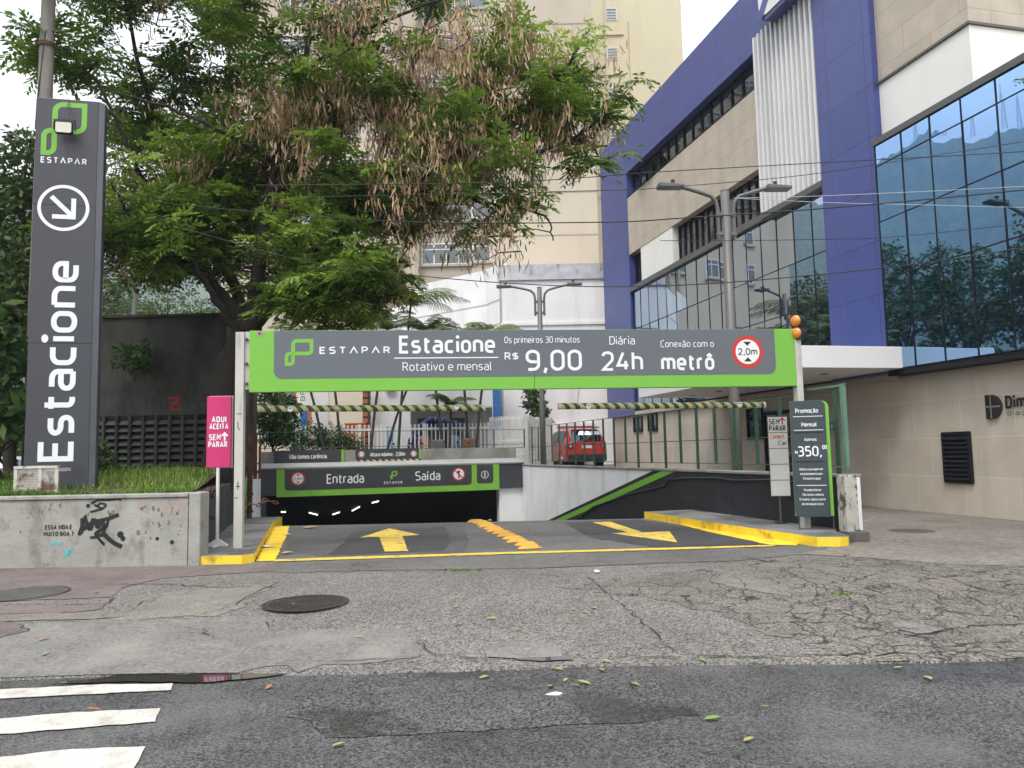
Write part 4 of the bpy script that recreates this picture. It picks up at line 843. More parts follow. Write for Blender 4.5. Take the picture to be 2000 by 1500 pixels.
def wprism(path, z0, z1f, name, m, th=.3, joints=()):
    mb = MB(); jb = MB()
    for (a, b) in zip(path[:-1], path[1:]):
        za, zb2 = z1f(a), z1f(b)
        d = (Vector(b) - Vector(a)).normalized(); nx, ny = -d.y, d.x
        if ny < 0: nx, ny = -nx, -ny
        mb.add([(a[0], a[1], z0), (b[0], b[1], z0), (b[0], b[1], zb2), (a[0], a[1], za), (a[0] + nx * th, a[1] + ny * th, z0), (b[0] + nx * th, b[1] + ny * th, z0), (b[0] + nx * th, b[1] + ny * th, zb2), (a[0] + nx * th, a[1] + ny * th, za)],
               [(0, 1, 2, 3), (3, 2, 6, 7), (4, 7, 6, 5), (0, 3, 7, 4), (1, 5, 6, 2)])
        for fz in joints:
            qa, qb = za - fz, zb2 - fz; o = .012
            jb.add([(a[0] - nx * o, a[1] - ny * o, qa - .03), (b[0] - nx * o, b[1] - ny * o, qb - .03), (b[0] - nx * o, b[1] - ny * o, qb + .03), (a[0] - nx * o, a[1] - ny * o, qa + .03)], [(0, 1, 2, 3)])
    w = mb.build(name, m, t)
    if joints: jb.build('joint_line', M_GREYTRIM2, t)
M_GREYTRIM2 = mat('grey_joint', (.45, .45, .45), .8)
pth = [(0, 0), (-.75, 1.4), (-6.1, 5.9)]
wprism(pth, 0, lambda p: zt + .15 - .0 * p[1], 'side_wall', M_WHB, .4, joints=(1.75, 2.9, 4.1))
t2 = thing('white_shop_front', 'white shop front under the tall white wall, with a dark doorway and a blue panel', 'shop', (0, 34.2, 0), 0)
xx = lambda px, Y=34.2: (px - 1000) / F * Y
zz = lambda py, Y=34.2: 1.45 + (886 - py) * Y / F
MB().box(xx(706), xx(800), 0, .3, .6, 6.3).box(xx(800), xx(970), .0, .3, 3.5, 6.3).box(xx(960), xx(975), 0, .3, .6, 3.5).build('wall', M_WHB, t2)
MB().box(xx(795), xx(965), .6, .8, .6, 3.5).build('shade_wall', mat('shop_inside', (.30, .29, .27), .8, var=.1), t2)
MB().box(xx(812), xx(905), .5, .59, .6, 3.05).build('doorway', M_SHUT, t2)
MB().box(xx(962), xx(979), -.12, -.002, 2.6, 6.2).build('blue_panel', mat('blue_slats', (.05, .17, .42), .5, var=.3, vscale=5), t2)
MB().box(xx(753), xx(766), -.04, -.002, 1.7, 2.7).build('poster', mat('poster_blue', (.25, .42, .62), .6, var=.5, vscale=6), t2)
MB().box(xx(752), xx(770), -.25, -.002, 4.35, 4.65).build('air_unit', M_GREYTRIM, t2)
bc = thing('brick_column', 'tall orange brick column by the white shop front', 'column', (xx(715, 33.4), 33.4, 0), 0)
MB().box(-.16, .16, -.1, .1, .6, 5.2).build('shaft', mat_brick('orange_brick', (.58, .24, .09), (.50, .19, .07), (.06, .045, .035), 2.0, .28, .05, .7, off=0), bc)
# garage door at the right part of the white block
MB().box(2.6, 4.2, -.03, -.001, .6, 2.6).build('shutter', mat('shutter_grey', (.46, .46, .46), .6, var=.08), t)
MB().box(2.5, 4.3, -.1, -.001, 2.6, 2.75).build('shutter_box', M_WHB, t)

# ================================================================== TOWERS BEHIND
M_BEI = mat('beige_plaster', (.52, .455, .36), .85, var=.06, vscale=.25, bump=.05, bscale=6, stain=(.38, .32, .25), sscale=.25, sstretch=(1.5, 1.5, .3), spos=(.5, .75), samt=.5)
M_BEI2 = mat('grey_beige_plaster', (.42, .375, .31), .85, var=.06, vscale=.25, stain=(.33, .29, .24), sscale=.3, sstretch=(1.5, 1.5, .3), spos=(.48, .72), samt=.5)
M_CRM = mat('cream_plaster', (.63, .565, .40), .85, var=.04, vscale=.3, stain=(.5, .44, .31), sscale=.3, sstretch=(2, 2, .25), spos=(.55, .8), samt=.5)
YB = 42.0
bx_ = lambda px, Y=YB: (px - 1000) / F * Y
bz_ = lambda px, py, Y=YB: 1.45 + ((903 - .0205 * px) - py) * Y / F
TB = Vector((bx_(1178), YB, 0))
t = thing('beige_tower', 'tall beige apartment block with metal windows behind the tree', 'building', TB, 0)
lx = lambda px, Y=YB: bx_(px, Y) - TB.x
MB().box(lx(925), 0, 0, 14, 0, 38).build('wall', M_BEI, t)
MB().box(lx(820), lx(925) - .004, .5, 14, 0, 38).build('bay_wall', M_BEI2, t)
MB().box(lx(428), lx(820) - .004, .15, 14, 0, 38).build('wall', M_BEI, t)
pip = MB()
for px in (783, 817): pip.tube([(lx(px), -.03, 0), (lx(px), -.03, 38)], .09, 8)
pip.build('drainpipe', mat('pipe_beige', (.42, .36, .28), .7), t)
M_WF = mat('white_window_frame', (.68, .68, .66), .5); M_LG = mat_glass('pale_window_glass', (.26, .28, .29), (.07, .07, .068), .5, .04)
def twin(parent, x0, x1, z0, z1, y, nx, nz=(0, .72, 1), frame=M_WF, sill=True):
    f = MB(); b_ = .06
    for k in range(nx + 1):
        x = x0 + (x1 - x0) * k / nx; f.box(x - b_ / 2, x + b_ / 2, y - .05, y - .002, z0, z1)
    for q in nz: f.box(x0, x1, y - .045, y - .003, z0 + (z1 - z0) * q - b_ / 2, z0 + (z1 - z0) * q + b_ / 2)
    w = f.build('window', frame, parent); gl = MB()
    for k in range(nx):
        e = [random.gauss(0, .012) for _ in range(2)]; a, c = x0 + (x1 - x0) * k / nx, x0 + (x1 - x0) * (k + 1) / nx; gl.quad((a, y - .02 + e[0], z0), (c, y - .02, z0), (c, y - .02 + e[1], z1), (a, y - .02, z1))
    gl.build('pane', M_LG, w)
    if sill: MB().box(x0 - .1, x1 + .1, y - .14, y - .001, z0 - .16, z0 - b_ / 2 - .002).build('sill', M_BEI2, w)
for k in range(12):
    z0 = bz_(890, 505) + k * 2.47
    if z0 > 31: break
    twin(t, lx(824), lx(922), z0, z0 + 1.15, .5, 4); twin(t, lx(928), lx(962), z0, z0 + 1.15, 0, 1)
    twin(t, lx(757), lx(779), z0 + .1, z0 + 1.1, .15, 1)
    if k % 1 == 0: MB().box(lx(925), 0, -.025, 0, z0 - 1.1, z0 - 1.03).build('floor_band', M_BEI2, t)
    for px in (540, 640): twin(t, lx(px), lx(px + 60), z0, z0 + 1.1, .15, 3)
ac = 0
for px, py in ((1040, 330), (860, 372), (700, 300), (905, 130)):
    x = lx(px); z = bz_(px, py); y0 = .5 if 820 < px < 925 else (0 if px > 925 else .15)
    a_ = MB(); a_.box(x, x + .8, y0 - .38, y0 - .002, z, z + .55); u = a_.build('air_conditioner', mat('ac_white', (.55, .54, .5), .5, var=.1), t, bevel=.02); g_r = MB(); g_r.cyl((x + .4, y0 - .39, z + .27), .2, .006, 20, 'y'); g_r.build('fan_grille', M_GREYTRIM, u)
YC = 56.0; TC = Vector((bx_(1176, YC), YC, 0))
t = thing('cream_tower', 'narrow cream yellow apartment block with small louvred windows', 'building', TC, 0)
cx_ = lambda px: bx_(px, YC) - TC.x; cz_ = lambda px, py: bz_(px, py, YC)
MB().box(-3, cx_(1362), 0, 12, 0, 46).build('wall', M_CRM, t)
for k in range(-3, 8):
    z0 = cz_(1217, 172) + k * 3.17
    twin(t, cx_(1208), cx_(1229), z0, z0 + .92, 0, 1, (0, .25, .5, .75, 1), sill=False)
    MB().box(.3, cx_(1242), -.12, 0, z0 + 1.95, z0 + 2.08).build('ledge', M_CRM, t)
MB().tube([(cx_(1205), -.06, 0), (cx_(1205), -.06, 46)], .06, 8).build('drainpipe', M_CRM, t)
MB().box(cx_(1252), cx_(1253.5), -.03, 0, 12, 34).build('conduit', mat('cream_line', (.42, .38, .24), .8), t)

# ================================================================== DARK VENTILATION BLOCK BEHIND THE GRASS
VB = Vector((LWX(17) - .28, 17.0, .9))
t = thing('ventilation_block', 'dark stained concrete block with rows of black louvres behind the grass', 'building', VB, 0)
M_VENT = mat('soot_concrete', (.055, .052, .046), .95, var=.3, vscale=1.0, bump=.3, bscale=16, stain=(.02, .02, .018), sscale=1.2, sstretch=(1, 1, .5), spos=(.46, .62), samt=.85)
zt = 1.45 + (896 - 616) * 17 / F - .9
x0 = (60 - 1000) / F * 17 - VB.x
v = MB(); sh = -.27
v.add([(x0, 0, .0), (0, 0, .0), (0, 0, zt), (x0, 0, zt), (x0 + sh * 11, 11, 0), (sh * 11, 11, 0), (sh * 11, 11, zt), (x0 + sh * 11, 11, zt)], [(0, 1, 2, 3), (1, 5, 6, 2), (3, 2, 6, 7), (5, 4, 7, 6), (4, 0, 3, 7)])
v.build('walls', M_VENT, t, bevel=.01)
MB().box(x0 - .02, -.002, -.05, .3, zt + .002, zt + .06).build('roof_cap', M_VENT, t)
zl1 = 1.45 + (896 - 810) * 17 / F - .9
fm = MB(); lv = MB()
xs = [-2.95 + .29 * k for k in range(11)]
xs = [x for x in xs if x < -.02]
for x in xs: fm.box(x - .03, x + .03, -.10, -.001, 0.05, zl1)
for x, x2 in zip(xs[:-1], xs[1:]):
    for k in range(9):
        z = .1 + (zl1 - .15) * k / 9; lv.add([(x + .03, -.085, z), (x2 - .03, -.085, z), (x2 - .03, -.012, z + .09), (x + .03, -.012, z + .09)], [(0, 1, 2, 3)])
bk = MB(); bk.box(xs[0], xs[-1], -.008, -.001, .05, zl1); bk.build('louvre_back', mat('louvre_black', (.008, .008, .008), .9), t)
w = fm.build('louvre_frame', M_VENT, t); lv.build('slats', mat('louvre_grey', (.045, .045, .042), .8, var=.3, vscale=3), w)
# side louvre along the ramp
sl2 = MB()
for k in range(24):
    y0 = 2.2 + .33 * k; sl2.add([(sh * y0 + .012, y0, .3), (sh * (y0 + .05) + .012, y0 + .05, .3), (sh * (y0 + .05) + .012, y0 + .05, 1.9), (sh * y0 + .012, y0, 1.9)], [(0, 1, 2, 3)])
for k in range(9):
    z = .3 + .19 * k; sl2.add([(sh * 2.2 + .018, 2.2, z), (sh * 10 + .018, 10, z), (sh * 10 + .018, 10, z + .03), (sh * 2.2 + .018, 2.2, z + .03)], [(0, 1, 2, 3)])
sl2.build('side_grille', M_FRAME, t)
fg = lambda *pp: [((px - 1000) / F * 16.99 - VB.x, 1.45 + ((903 - .0205 * px) - py) * 16.99 / F - .9, .03) for px, py in pp]
strokes_part(t, 'graffiti', [fg((200, 782), (206, 752), (214, 782), (222, 750), (226, 780), (236, 750), (246, 752), (240, 782)), fg((212, 788), (222, 796), (238, 792), (258, 797), (262, 788)), fg((258, 760), (270, 762), (262, 770), (270, 772)), fg((360, 783), (385, 782), (400, 783)), fg((372, 780), (378, 764), (392, 762), (398, 780)), fg((380, 786), (392, 800), (384, 800)), fg((282, 776), (284, 803)), fg((284, 778), (312, 776), (312, 800))], .03, M_SPRAY, -.003)
strokes_part(t, 'red_graffiti', [fg((325, 778), (350, 774), (326, 800), (352, 798)), fg((330, 786), (348, 790))], .06, mat('red_spray_paint', (.22, .02, .02), .7), -.003)
# ================================================================== ENTRANCE GANTRY SIGN
GL0 = atY(487, 700, 11.5); GR0 = atY(1555, 700, 12.42)
GO = Vector((GL0.x, GL0.y, 0)); grz = math.atan2(GR0.y - GL0.y, GR0.x - GL0.x); GF = Fr(GO, grz)
g_ = lambda px, py, y=-.06: GF.px(px, py, y)
t = thing('gantry_sign', 'long green and grey car park sign bridging the driveway on two pale posts', 'sign', GO, grz)
M_GREEN = mat('sign_green', (.175, .45, .05), .38, var=.03, vscale=1.2, spec=.5, stain=(.16, .4, .05), sscale=1.2, sstretch=(1, 1, .3), spos=(.6, .8), samt=.25)
M_SGREY = mat('sign_grey', (.115, .130, .148), .38, var=.04, vscale=1, spec=.5)
M_POST = mat('pale_post_paint', (.50, .49, .45), .6, var=.08, vscale=3, stain=(.22, .20, .17), sscale=3.5, sstretch=(2, 2, .25), spos=(.56, .7), samt=.6, bump=.08, bscale=40)
M_RUST = mat('rusty_steel', (.13, .06, .035), .85, var=.35, vscale=6, bump=.3, bscale=40, stain=(.03, .02, .018), sscale=5, spos=(.45, .65), samt=.8)
x0 = g_(487, 700)[0]; x1 = g_(1555, 700)[0]; zt = g_(1020, 644)[1]; zb = g_(1020, 760)[1]
xm = g_(1043, 700)[0]
MB().box(x0, xm - .002, -.06, .06, zb, zt).box(xm + .002, x1, -.06, .06, zb, zt).build('panel', M_GREEN, t, bevel=.006)
xi0 = g_(535, 690)[0]; xi1 = g_(1514, 690)[0]; zi = g_(1020, 735)[1]; r_ = .12
MB().prism_y([(xi0 + r_, zi), (xm - .002, zi), (xm - .002, zt - .004), (xi0, zt - .004)] + [(xi0 + r_ - r_ * math.sin(R(90 - 15 * k)), zi + r_ - r_ * math.cos(R(90 - 15 * k))) for k in range(0, 6)], -.064, -.0605).build('grey_field', M_SGREY, t)
MB().prism_y([(xm + .002, zi), (xi1 - r_, zi)] + [(xi1 - r_ + r_ * math.sin(R(15 * k)), zi + r_ - r_ * math.cos(R(15 * k))) for k in range(1, 7)] + [(xi1, zt - .004), (xm + .002, zt - .004)], -.064, -.0605).build('grey_field', M_SGREY, t)
Y_ = -.0665
for s, a, b, c, d, w in (('Estacione', 779, 690, 967, 655, .19), ('Rotativo e mensal', 786, 724, 961, 707, .115), ('Os primeiros 30 minutos', 985, 670, 1132, 657, .12), ('R$', 985, 703, 1013, 688, .19), ('9,00', 1026, 724, 1137, 683, .165), ('Diária', 1190, 673, 1240, 656.5, .125), ('24h', 1175, 724, 1256, 686, .165), ('Conexão com o', 1290, 678, 1394, 664.5, .12), ('metrô', 1291, 723, 1395, 690, .20)):
    letter_px(t, GF, s, a, b, c, d, M_WTXT, y=Y_, sw=w)
letter_px(t, GF, 'ESTΛPΛR', 623, 691, 763, 677, M_WTXT, y=Y_, sw=.23, gap=.26)
a = g_(770, 699.5, Y_); b = g_(973, 698, Y_); strokes_part(t, 'rule', [[(a[0], a[1]), (b[0], a[1])]], .016, M_WTXT, Y_)
a = g_(556, 715, Y_); b = g_(612, 662, Y_); leaf_logo(t, a[0], b[0], a[1], b[1], .055, M_GREEN, Y_)
q = g_(1460, 687, Y_); height_sign(t, q[0], q[1], .262, Y_)
q = g_(507, 652, -.061); MB().disc_y(q[0], q[1], .05, -.0625, 20).build('sticker', mat('round_sticker', (.12, .09, .08), .5, var=.4, vscale=40), t); MB().disc_y(q[0], q[1], .044, -.0635, 20, r0=.03).build('sticker_ring', M_GREYTRIM2, t); strokes_part(t, 'sticker_mark', [[(q[0] - .015, q[1] + .012), (q[0], q[1] - .012), (q[0] + .015, q[1] + .012)]], .01, M_RED_, -.0645)
xp0, xp1 = g_(460, 850, 0)[0], g_(477, 850, 0)[0]
MB().box(xp0, xp1, -.07, .07, .12, zt - .02).build('post', M_POST, t, bevel=.008)
xq0, xq1 = g_(1562, 900, 0)[0] - .01, g_(1578, 1000, 0)[0]
MB().box(xq0, xq1, -.08, .08, .14, zt - .05).build('post', M_POST, t, bevel=.008)
MB().box(xp1 + .002, x0 - .001, -.02, .05, zb + .05, zt - .01).build('bracket', M_POST, t); MB().box(x1 + .001, xq0 - .001, -.03, .05, zb + .1, zt - .01).build('bracket', M_POST, t)
bo = MB()
for z in (zt - .13, zt - .5, zb + .13): bo.cyl((xp1 + .035, -.05, z), .022, .03, 10, 'y')
bo.build('bolts', M_RUST, t)
mk = [[(xp0 + .03, 2.1), (xp0 + .1, 2.1)], [(xp0 + .05, 1.98), (xp0 + .05, 1.9), (xp0 + .08, 1.86)], [(xp0 + .03, 1.03), (xp0 + .09, 1.03)], [(xp0 + .06, 1.1), (xp0 + .06, .98)], [(xp0 + .02, .86), (xp0 + .06, .86)]]
strokes_part(t, 'pen_marks', mk, .012, M_BLKV, -.0715)
# black brace behind the right post
t2 = thing('rusty_pipe', 'rusty upright pipe standing just behind the left gantry post', 'pipe', (0, 0, 0))
p = atZ(487, 1012, .13); MB().tube([(p.x, p.y, .13), (p.x + .02, p.y, 3.0)], .058, 12).build('pipe', M_RUST, t2)
for z in (.25, .62, 1.15): MB().cyl((p.x + .005, p.y, z), .075, .05, 12).build('collar', M_RUST, t2)
tb = thing('wood_offcut', 'short weathered boards leaning behind the rusty pipe', 'wood', (0, 0, 0))
q = atY(499, 905, 17.6); MB().box(q.x - .05, q.x + .03, q.y, q.y + .03, .96, 1.95).build('board', mat('old_wood', (.16, .075, .04), .8, var=.3, vscale=5, bump=.2), tb); MB().box(q.x + .05, q.x + .1, q.y + .05, q.y + .08, .96, 1.7).build('board', MATS['old_wood'], tb)
# warning lamp on the right post
WL_ = GF.M @ Vector(((xq0 + xq1) / 2, 0, 0))
t = thing('warning_light', 'twin amber warning lamps fixed at the right end of the gantry sign', 'light', (WL_.x, WL_.y, 0), grz + R(-58))
zc = g_(1568, 636, 0)[1], g_(1568, 660, 0)[1]
ho = MB(); 
for z in zc: ho.tube([(.06, -.075, z + .065), (.06, .10, z + .065)], [.115, .09], 24)
ho.box(-.12, .05, .02, .06, zc[1] + .04, zc[1] + .12); ho.build('housing', M_BLKV, t)
M_AMB = mat('amber_lens', (.62, .22, .02), .18, var=.08, vscale=12, spec=.6, coat=.5)
for z in zc: MB().ball((.06, -.07, z + .065), .093, .05, .093, 20).build('lens', M_AMB, t, smooth=True)
MB().box(-.03, .03, -.03, .03, zc[0] + .1, zc[0] + .28).build('stub', M_BLKV, t)
# clearance bars
M_HAZ = mat_hazard('hazard_tape', (.50, .53, .20), (.05, .052, .045), 6.2, (1, .5, .8), worn=.95)
M_CAPW = mat('pale_cap', (.60, .60, .52), .5)
for (xa, xb, ya, yb, side) in ((504, 948, 798.5, 796.5, 'left hazard striped clearance bar hanging under the gantry, over the entry lane'), (1090, 1494, 793.5, 791, 'right hazard striped clearance bar hanging under the gantry, over the exit lane')):
    a = g_(xa, ya, .25); b = g_(xb, yb, .25)
    o = GF.M @ Vector(((a[0] + b[0]) / 2, .25, 0)); L = (b[0] - a[0]) / 2
    tt = thing('clearance_bar', side, 'clearance bar', o, grz, 'hanging clearance bars')
    za, zb2 = a[1], b[1]
    MB().tube([(-L + .03, 0, za), (L - .03, 0, zb2)], .05, 16).build('tube', M_HAZ, tt, smooth=False)
    MB().tube([(-L, 0, za), (-L + .035, 0, za)], .053, 16).build('end_cap', M_CAPW, tt); MB().tube([(L - .035, 0, zb2), (L, 0, zb2)], .053, 16).build('end_cap', M_CAPW, tt)
    for k in (-.82, .82):
        z = (za + zb2) / 2; MB().tube([(k * L, 0, z + .05), (k * L * .985, -.1, zb - .002)], .004, 5).build('hanger', M_GREYTRIM, tt)
    for k in (-.72, .74):
        mbd = MB(); mbd.disc_y(k * L, (za + zb2) / 2, .042, -.0525, 18); mbd.build('sticker', M_WTXT, tt); strokes_part(tt, 'sticker_mark', [[(k * L - .02, za), (k * L + .02, za)]], .014, M_GREYTRIM, -.0535)

# ================================================================== TOTEM
TY = 12.6; T0 = atY(66, 560, TY); T1 = atY(183, 560, TY + .1)
TO = Vector((T0.x, T0.y, 0)); TF = Fr(TO, math.atan2(.22, T1.x - T0.x) )
t = thing('totem_sign', 'tall dark grey totem with a green ribbon emblem, arrow and upright white lettering', 'sign', TO, TF.rz)
M_TOT = mat('totem_grey', (.052, .053, .064), .36, var=.06, vscale=1.2, spec=.5, stain=(.09, .09, .10), sscale=1.3, sstretch=(1.5, 1.5, .3), spos=(.58, .8), samt=.5)
M_TOTS = mat('totem_side', (.17, .175, .19), .35, var=.1, vscale=2, metal=.2)
f_ = lambda px, py, y=0.0: TF.px(px, py, y)
W_ = f_(182, 560)[0]; zt = f_(120, 193)[1]
xl = f_(58.5, 560)[0]
sd = [(xl, .0), (W_, 0), (W_ + .085, .08), (W_ + .10, .13), (W_ + .10, .2), (xl + .02, .2)]
MB().prism_z([(x, y) for x, y in sd], .9, zt).build('body', M_TOT, t, bevel=.006)
MB().prism_z([(W_ + .012, -.003), (W_ + .088, .066), (W_ + .08, .078), (W_ + .008, .009)], .95, zt - .004).build('corner_trim', M_TOTS, t)
sm = MB()
for py in (400, 670): z = f_(120, py)[1]; sm.box(xl, W_, -.0022, -.0003, z - .008, z + .004)
sm.build('seam', mat('seam_dark', (.02, .02, .024), .6), t)
# upright lettering reads from bottom to top
def up(s, y0, y1, xcap, xbase, sw, m=M_WTXT, **k):
    yb = -.004; a = f_(120, y0, yb)[1]; b = f_(120, y1, yb)[1]; xb_ = f_(xbase, 700, yb)[0]; xc_ = f_(xcap, 700, yb)[0]
    return lettering(t, s, a, b, -xb_, -xc_, m, yb, sw=sw, up=True, **k)
up('Estacione', 903, 508, 79.5, 149, .19, gap=.05)
xa = f_(79, 314, -.004)[0]; xb = f_(170, 314, -.004)[0]; lettering(t, 'ESTΛPΛR', xa, xb, f_(125, 320, -.004)[1], f_(125, 308, -.004)[1], M_WTXT, -.004, sw=.23, gap=.26)
a = f_(79, 302, -.004); b = f_(171, 203, -.004); leaf_logo(t, a[0], b[0], a[1], b[1], .085, M_GREEN, -.004)
q = f_(124, 406, -.004); MB().disc_y(q[0], q[1], .40, -.004, 48, r0=.345).build('arrow_ring', M_WTXT, t)
strokes_part(t, 'arrow', [[(q[0] - .19, q[1] + .19), (q[0] + .13, q[1] - .13)], [(q[0] + .155, q[1] + .17), (q[0] + .155, q[1] - .155), (q[0] - .17, q[1] - .155)]], .075, M_WTXT, -.005)
t = thing('floodlight', 'small pale floodlight hanging in front of the totem emblem', 'light', TF.M @ Vector(f_(125, 250, -.2)[:1] + (-.2,) + f_(125, 250, -.2)[1:]), TF.rz)
MB().prism_y(rrect(-.135, .135, -.10, .10, .03), -.03, .04).build('housing', M_BLKV, t, bevel=.006)
MB().prism_y(rrect(-.12, .12, -.088, .088, .025), -.034, -.0305).build('lens', mat('cream_lens', (.66, .62, .52), .25, var=.04), t)
MB().box(-.17, .17, .02, .045, .10, .16).box(-.17, -.155, -.0, .045, -.02, .10).box(.155, .17, 0, .045, -.02, .10).box(-.02, .02, .045, .19, .11, .14).build('bracket', M_BLKV, t)
MB().tube([(-.03, .05, .16), (-.05, .1, .3), (.0, .17, .5), (.0, .19, .62)], .006, 5).tube([(.03, .05, .16), (.02, .12, .4), (.0, .19, .6)], .005, 5).build('cable', M_BLKV, t)
# concrete utility pole behind
pb = atY(86, 190, 14.6); t = thing('utility_pole', 'old round concrete utility pole rising behind the totem', 'pole', (pb.x, 14.6, .9), 0)
MB().tube([(0, 0, 0), (.03, 0, 12)], [.17, .115], 16).build('shaft', mat('old_pole', (.20, .185, .165), .9, var=.25, vscale=2, bump=.3, bscale=25, stain=(.08, .075, .065), sscale=2, sstretch=(2, 2, .3), spos=(.5, .7), samt=.7), t, smooth=True)
MB().tube([(.02, 0, 8.75), (.02, 0, 8.83)], .155, 16).build('clamp', M_RUST, t)
MB().tube([(.06, -.12, 9), (.0, -.13, 8.2), (-.04, -.15, 7.6), (-.05, -.16, 7.0)], .012, 6).build('cable', M_BLKV, t)

# ================================================================== SMALL SIGNS
PO_ = onG(424, 1068, .0); p = atZ(424, 1067, .13)
PF = Fr((p.x, p.y, .13), R(3)); t = thing('pink_sign', 'magenta notice panel on a thin white post beside the left gantry post', 'sign', PF.o, PF.rz)
f_ = lambda px, py, y=-.03: PF.px(px, py, y)
x0, x1 = f_(403.5, 843)[0], f_(451, 843)[0]; zt = f_(428, 774)[1] ; zb = f_(428, 913)[1]
tl = R(-1.5)
pn = MB().box(x0, x1, -.03, .015, zb, zt); pn = pn.build('panel', mat('magenta_panel', (.56, .035, .16), .45, var=.04, vscale=3, stain=(.42, .03, .12), sscale=2, spos=(.58, .8), samt=.3), t, bevel=.006)
MB().box(x0 + .02, x1 + .012, .0155, .04, zb - .01, zt + .008).build('backing', M_CAPW, t)
M_WT2 = M_WTXT
for s, a, b, c, d in (('AQUI', 413.5, 825, 442, 813), ('ACEITA', 409, 838.5, 446, 827), ('SEM', 408, 860, 431, 848), ('PARAR', 407, 874, 444, 862)):
    letter_px(t, PF, s, a, b, c, d, M_WTXT, y=-.034, sw=.24, gap=.14)
q = f_(439, 853); strokes_part(t, 'arrow', [[(q[0], q[1] - .06), (q[0], q[1] + .055)], [(q[0] - .045, q[1] + .01), (q[0], q[1] + .055), (q[0] + .045, q[1] + .01)]], .028, M_WTXT, -.034)
MB().tube([(0, .0, .0), (.0, .0, zb + .02)], .026, 12).build('post', mat('white_post', (.72, .72, .72), .5, var=.04), t)
ft = MB(); ft.prism_y([(-.16, 0), (.16, 0), (.16, .02), (.035, .10), (-.035, .10), (-.16, .02)], -.025, .025); ft.box(-.03, .03, -.16, .16, 0, .018); ft.build('foot', MATS['white_post'], t)
# white multi-plate sign
p = atZ(1526, 1022, .15); SF = Fr((p.x, p.y, .15), R(-9)); t = thing('payment_tag_sign', 'narrow board of five white plates on a thin post by the black wall', 'sign', SF.o, SF.rz)
f_ = lambda px, py, y=-.02: SF.px(px, py, y)
x0, x1 = f_(1503, 890)[0], f_(1540, 890)[0]
zt = f_(1520, 814)[1]; zb = f_(1520, 969)[1]
MB().tube([(0, .02, 0), (0, .02, zt - .05)], .017, 8).build('post', M_GREYTRIM, t)
ft = MB(); ft.cyl((0, .02, 0), .11, .012, 20); ft.build('base_plate', M_FRAME, t)
MB().box(x0 - .008, x1 + .008, -.015, .002, zb - .008, zt + .008).build('back_board', M_GREYTRIM, t)
M_PLT = mat('white_plate', (.62, .62, .60), .5, var=.04, vscale=4); h = (zt - zb) / 5
for k in range(5):
    MB().box(x0, x1, -.022, -.0155, zt - h * (k + 1) + .006, zt - h * k - .006).build('plate', M_PLT, t)
w = x1 - x0
z = zt - h
lettering(t, 'SEM', x0 + .05 * w, x0 + .60 * w, z + h * .52, z + h * .88, M_BLKV, -.025, sw=.2, gap=.14); lettering(t, 'PARAR', x0 + .05 * w, x0 + .92 * w, z + h * .1, z + h * .46, M_BLKV, -.025, sw=.2, gap=.14)
strokes_part(t, 'arrow', [[(x0 + .76 * w, z + .52 * h), (x0 + .76 * w, z + .9 * h)], [(x0 + .62 * w, z + .74 * h), (x0 + .76 * w, z + .92 * h), (x0 + .9 * w, z + .74 * h)]], .022, M_RED_, -.025)
z = zt - 2 * h; M_ORA = mat('orange_vinyl', (.62, .10, .03), .5); M_NAV = mat('navy_vinyl', (.02, .03, .16), .5)
lettering(t, 'Conect', x0 + .08 * w, x0 + .82 * w, z + h * .62, z + h * .9, M_ORA, -.025, sw=.17, slant=.12); lettering(t, 'Car', x0 + .48 * w, x0 + .95 * w, z + h * .2, z + h * .48, M_NAV, -.025, sw=.17, slant=.12)
# promotion board
p = atZ(1570, 1034, .15); BFm = Fr((p.x, p.y - .12, .15), R(-14)); t = thing('promotion_board', 'tall slate promotion board with a price and lime edge at the right gantry post', 'sign', BFm.o, BFm.rz)
f_ = lambda px, py, y=-.03: BFm.px(px, py, y)
xa, xb = f_(1541, 800)[0], f_(1616, 800)[0]; xa = f_(1548, 900)[0]; xb = f_(1617, 900)[0]; zt = f_(1578, 783)[1]; zb = f_(1585, 1008)[1]
MB().prism_y(rrect(xa, xb + .052, zb, zt, .10, (0, 0, 1, 0)), -.016, .028).build('green_edge', M_GREEN, t, bevel=.004)
MB().prism_y(rrect(xa, xb, zb - .012, zt + .004, .08, (1, 0, 1, 0)), -.036, -.0165).build('board', mat('promo_slate', (.040, .055, .066), .38, var=.05, vscale=2, spec=.5), t, bevel=.004)
lg = MB(); lg.tube([(xa + .06, .05, 0), (xa + .06, .05, zb + .4)], .012, 8); lg.tube([(xb + .05, .08, 0), (xb + .05, .08, zb + .4)], .012, 8); lg.build('leg', M_GREYTRIM, t)
wd = xb - xa; H_ = zt - zb; Yp = -.039
def pl(s, u0, u1, v0, v1, sw=.16, **k): return lettering(t, s, xa + u0 * wd, xa + u1 * wd, zb + v0 * H_, zb + v1 * H_, M_WTXT, Yp, sw=sw, **k)
pl('Promoção', .15, .80, .895, .935, .18); pl('Mensal', .30, .74, .775, .813, .18); pl('Apenas:', .36, .72, .650, .677, .17)
pl('350,', .16, .84, .515, .605, .16, gap=.1); pl('00', .86, .99, .575, .612, .17, gap=.1); pl('R$', .08, .16, .54, .565, .2)
for s, v, u0, u1 in (('Utilize a passagem do', .395, .18, .84), ('estacionamento para', .355, .20, .82), ('Estação Uruguai', .315, .28, .76), ('Prezado Cliente!', .215, .28, .76), ('Não temos carência', .175, .23, .82), ('O rotativo vigora a partir', .135, .14, .88), ('da retirada do ticket.', .095, .20, .82)): pl(s, u0, u1, v, v + .021, .15)
rl = MB()
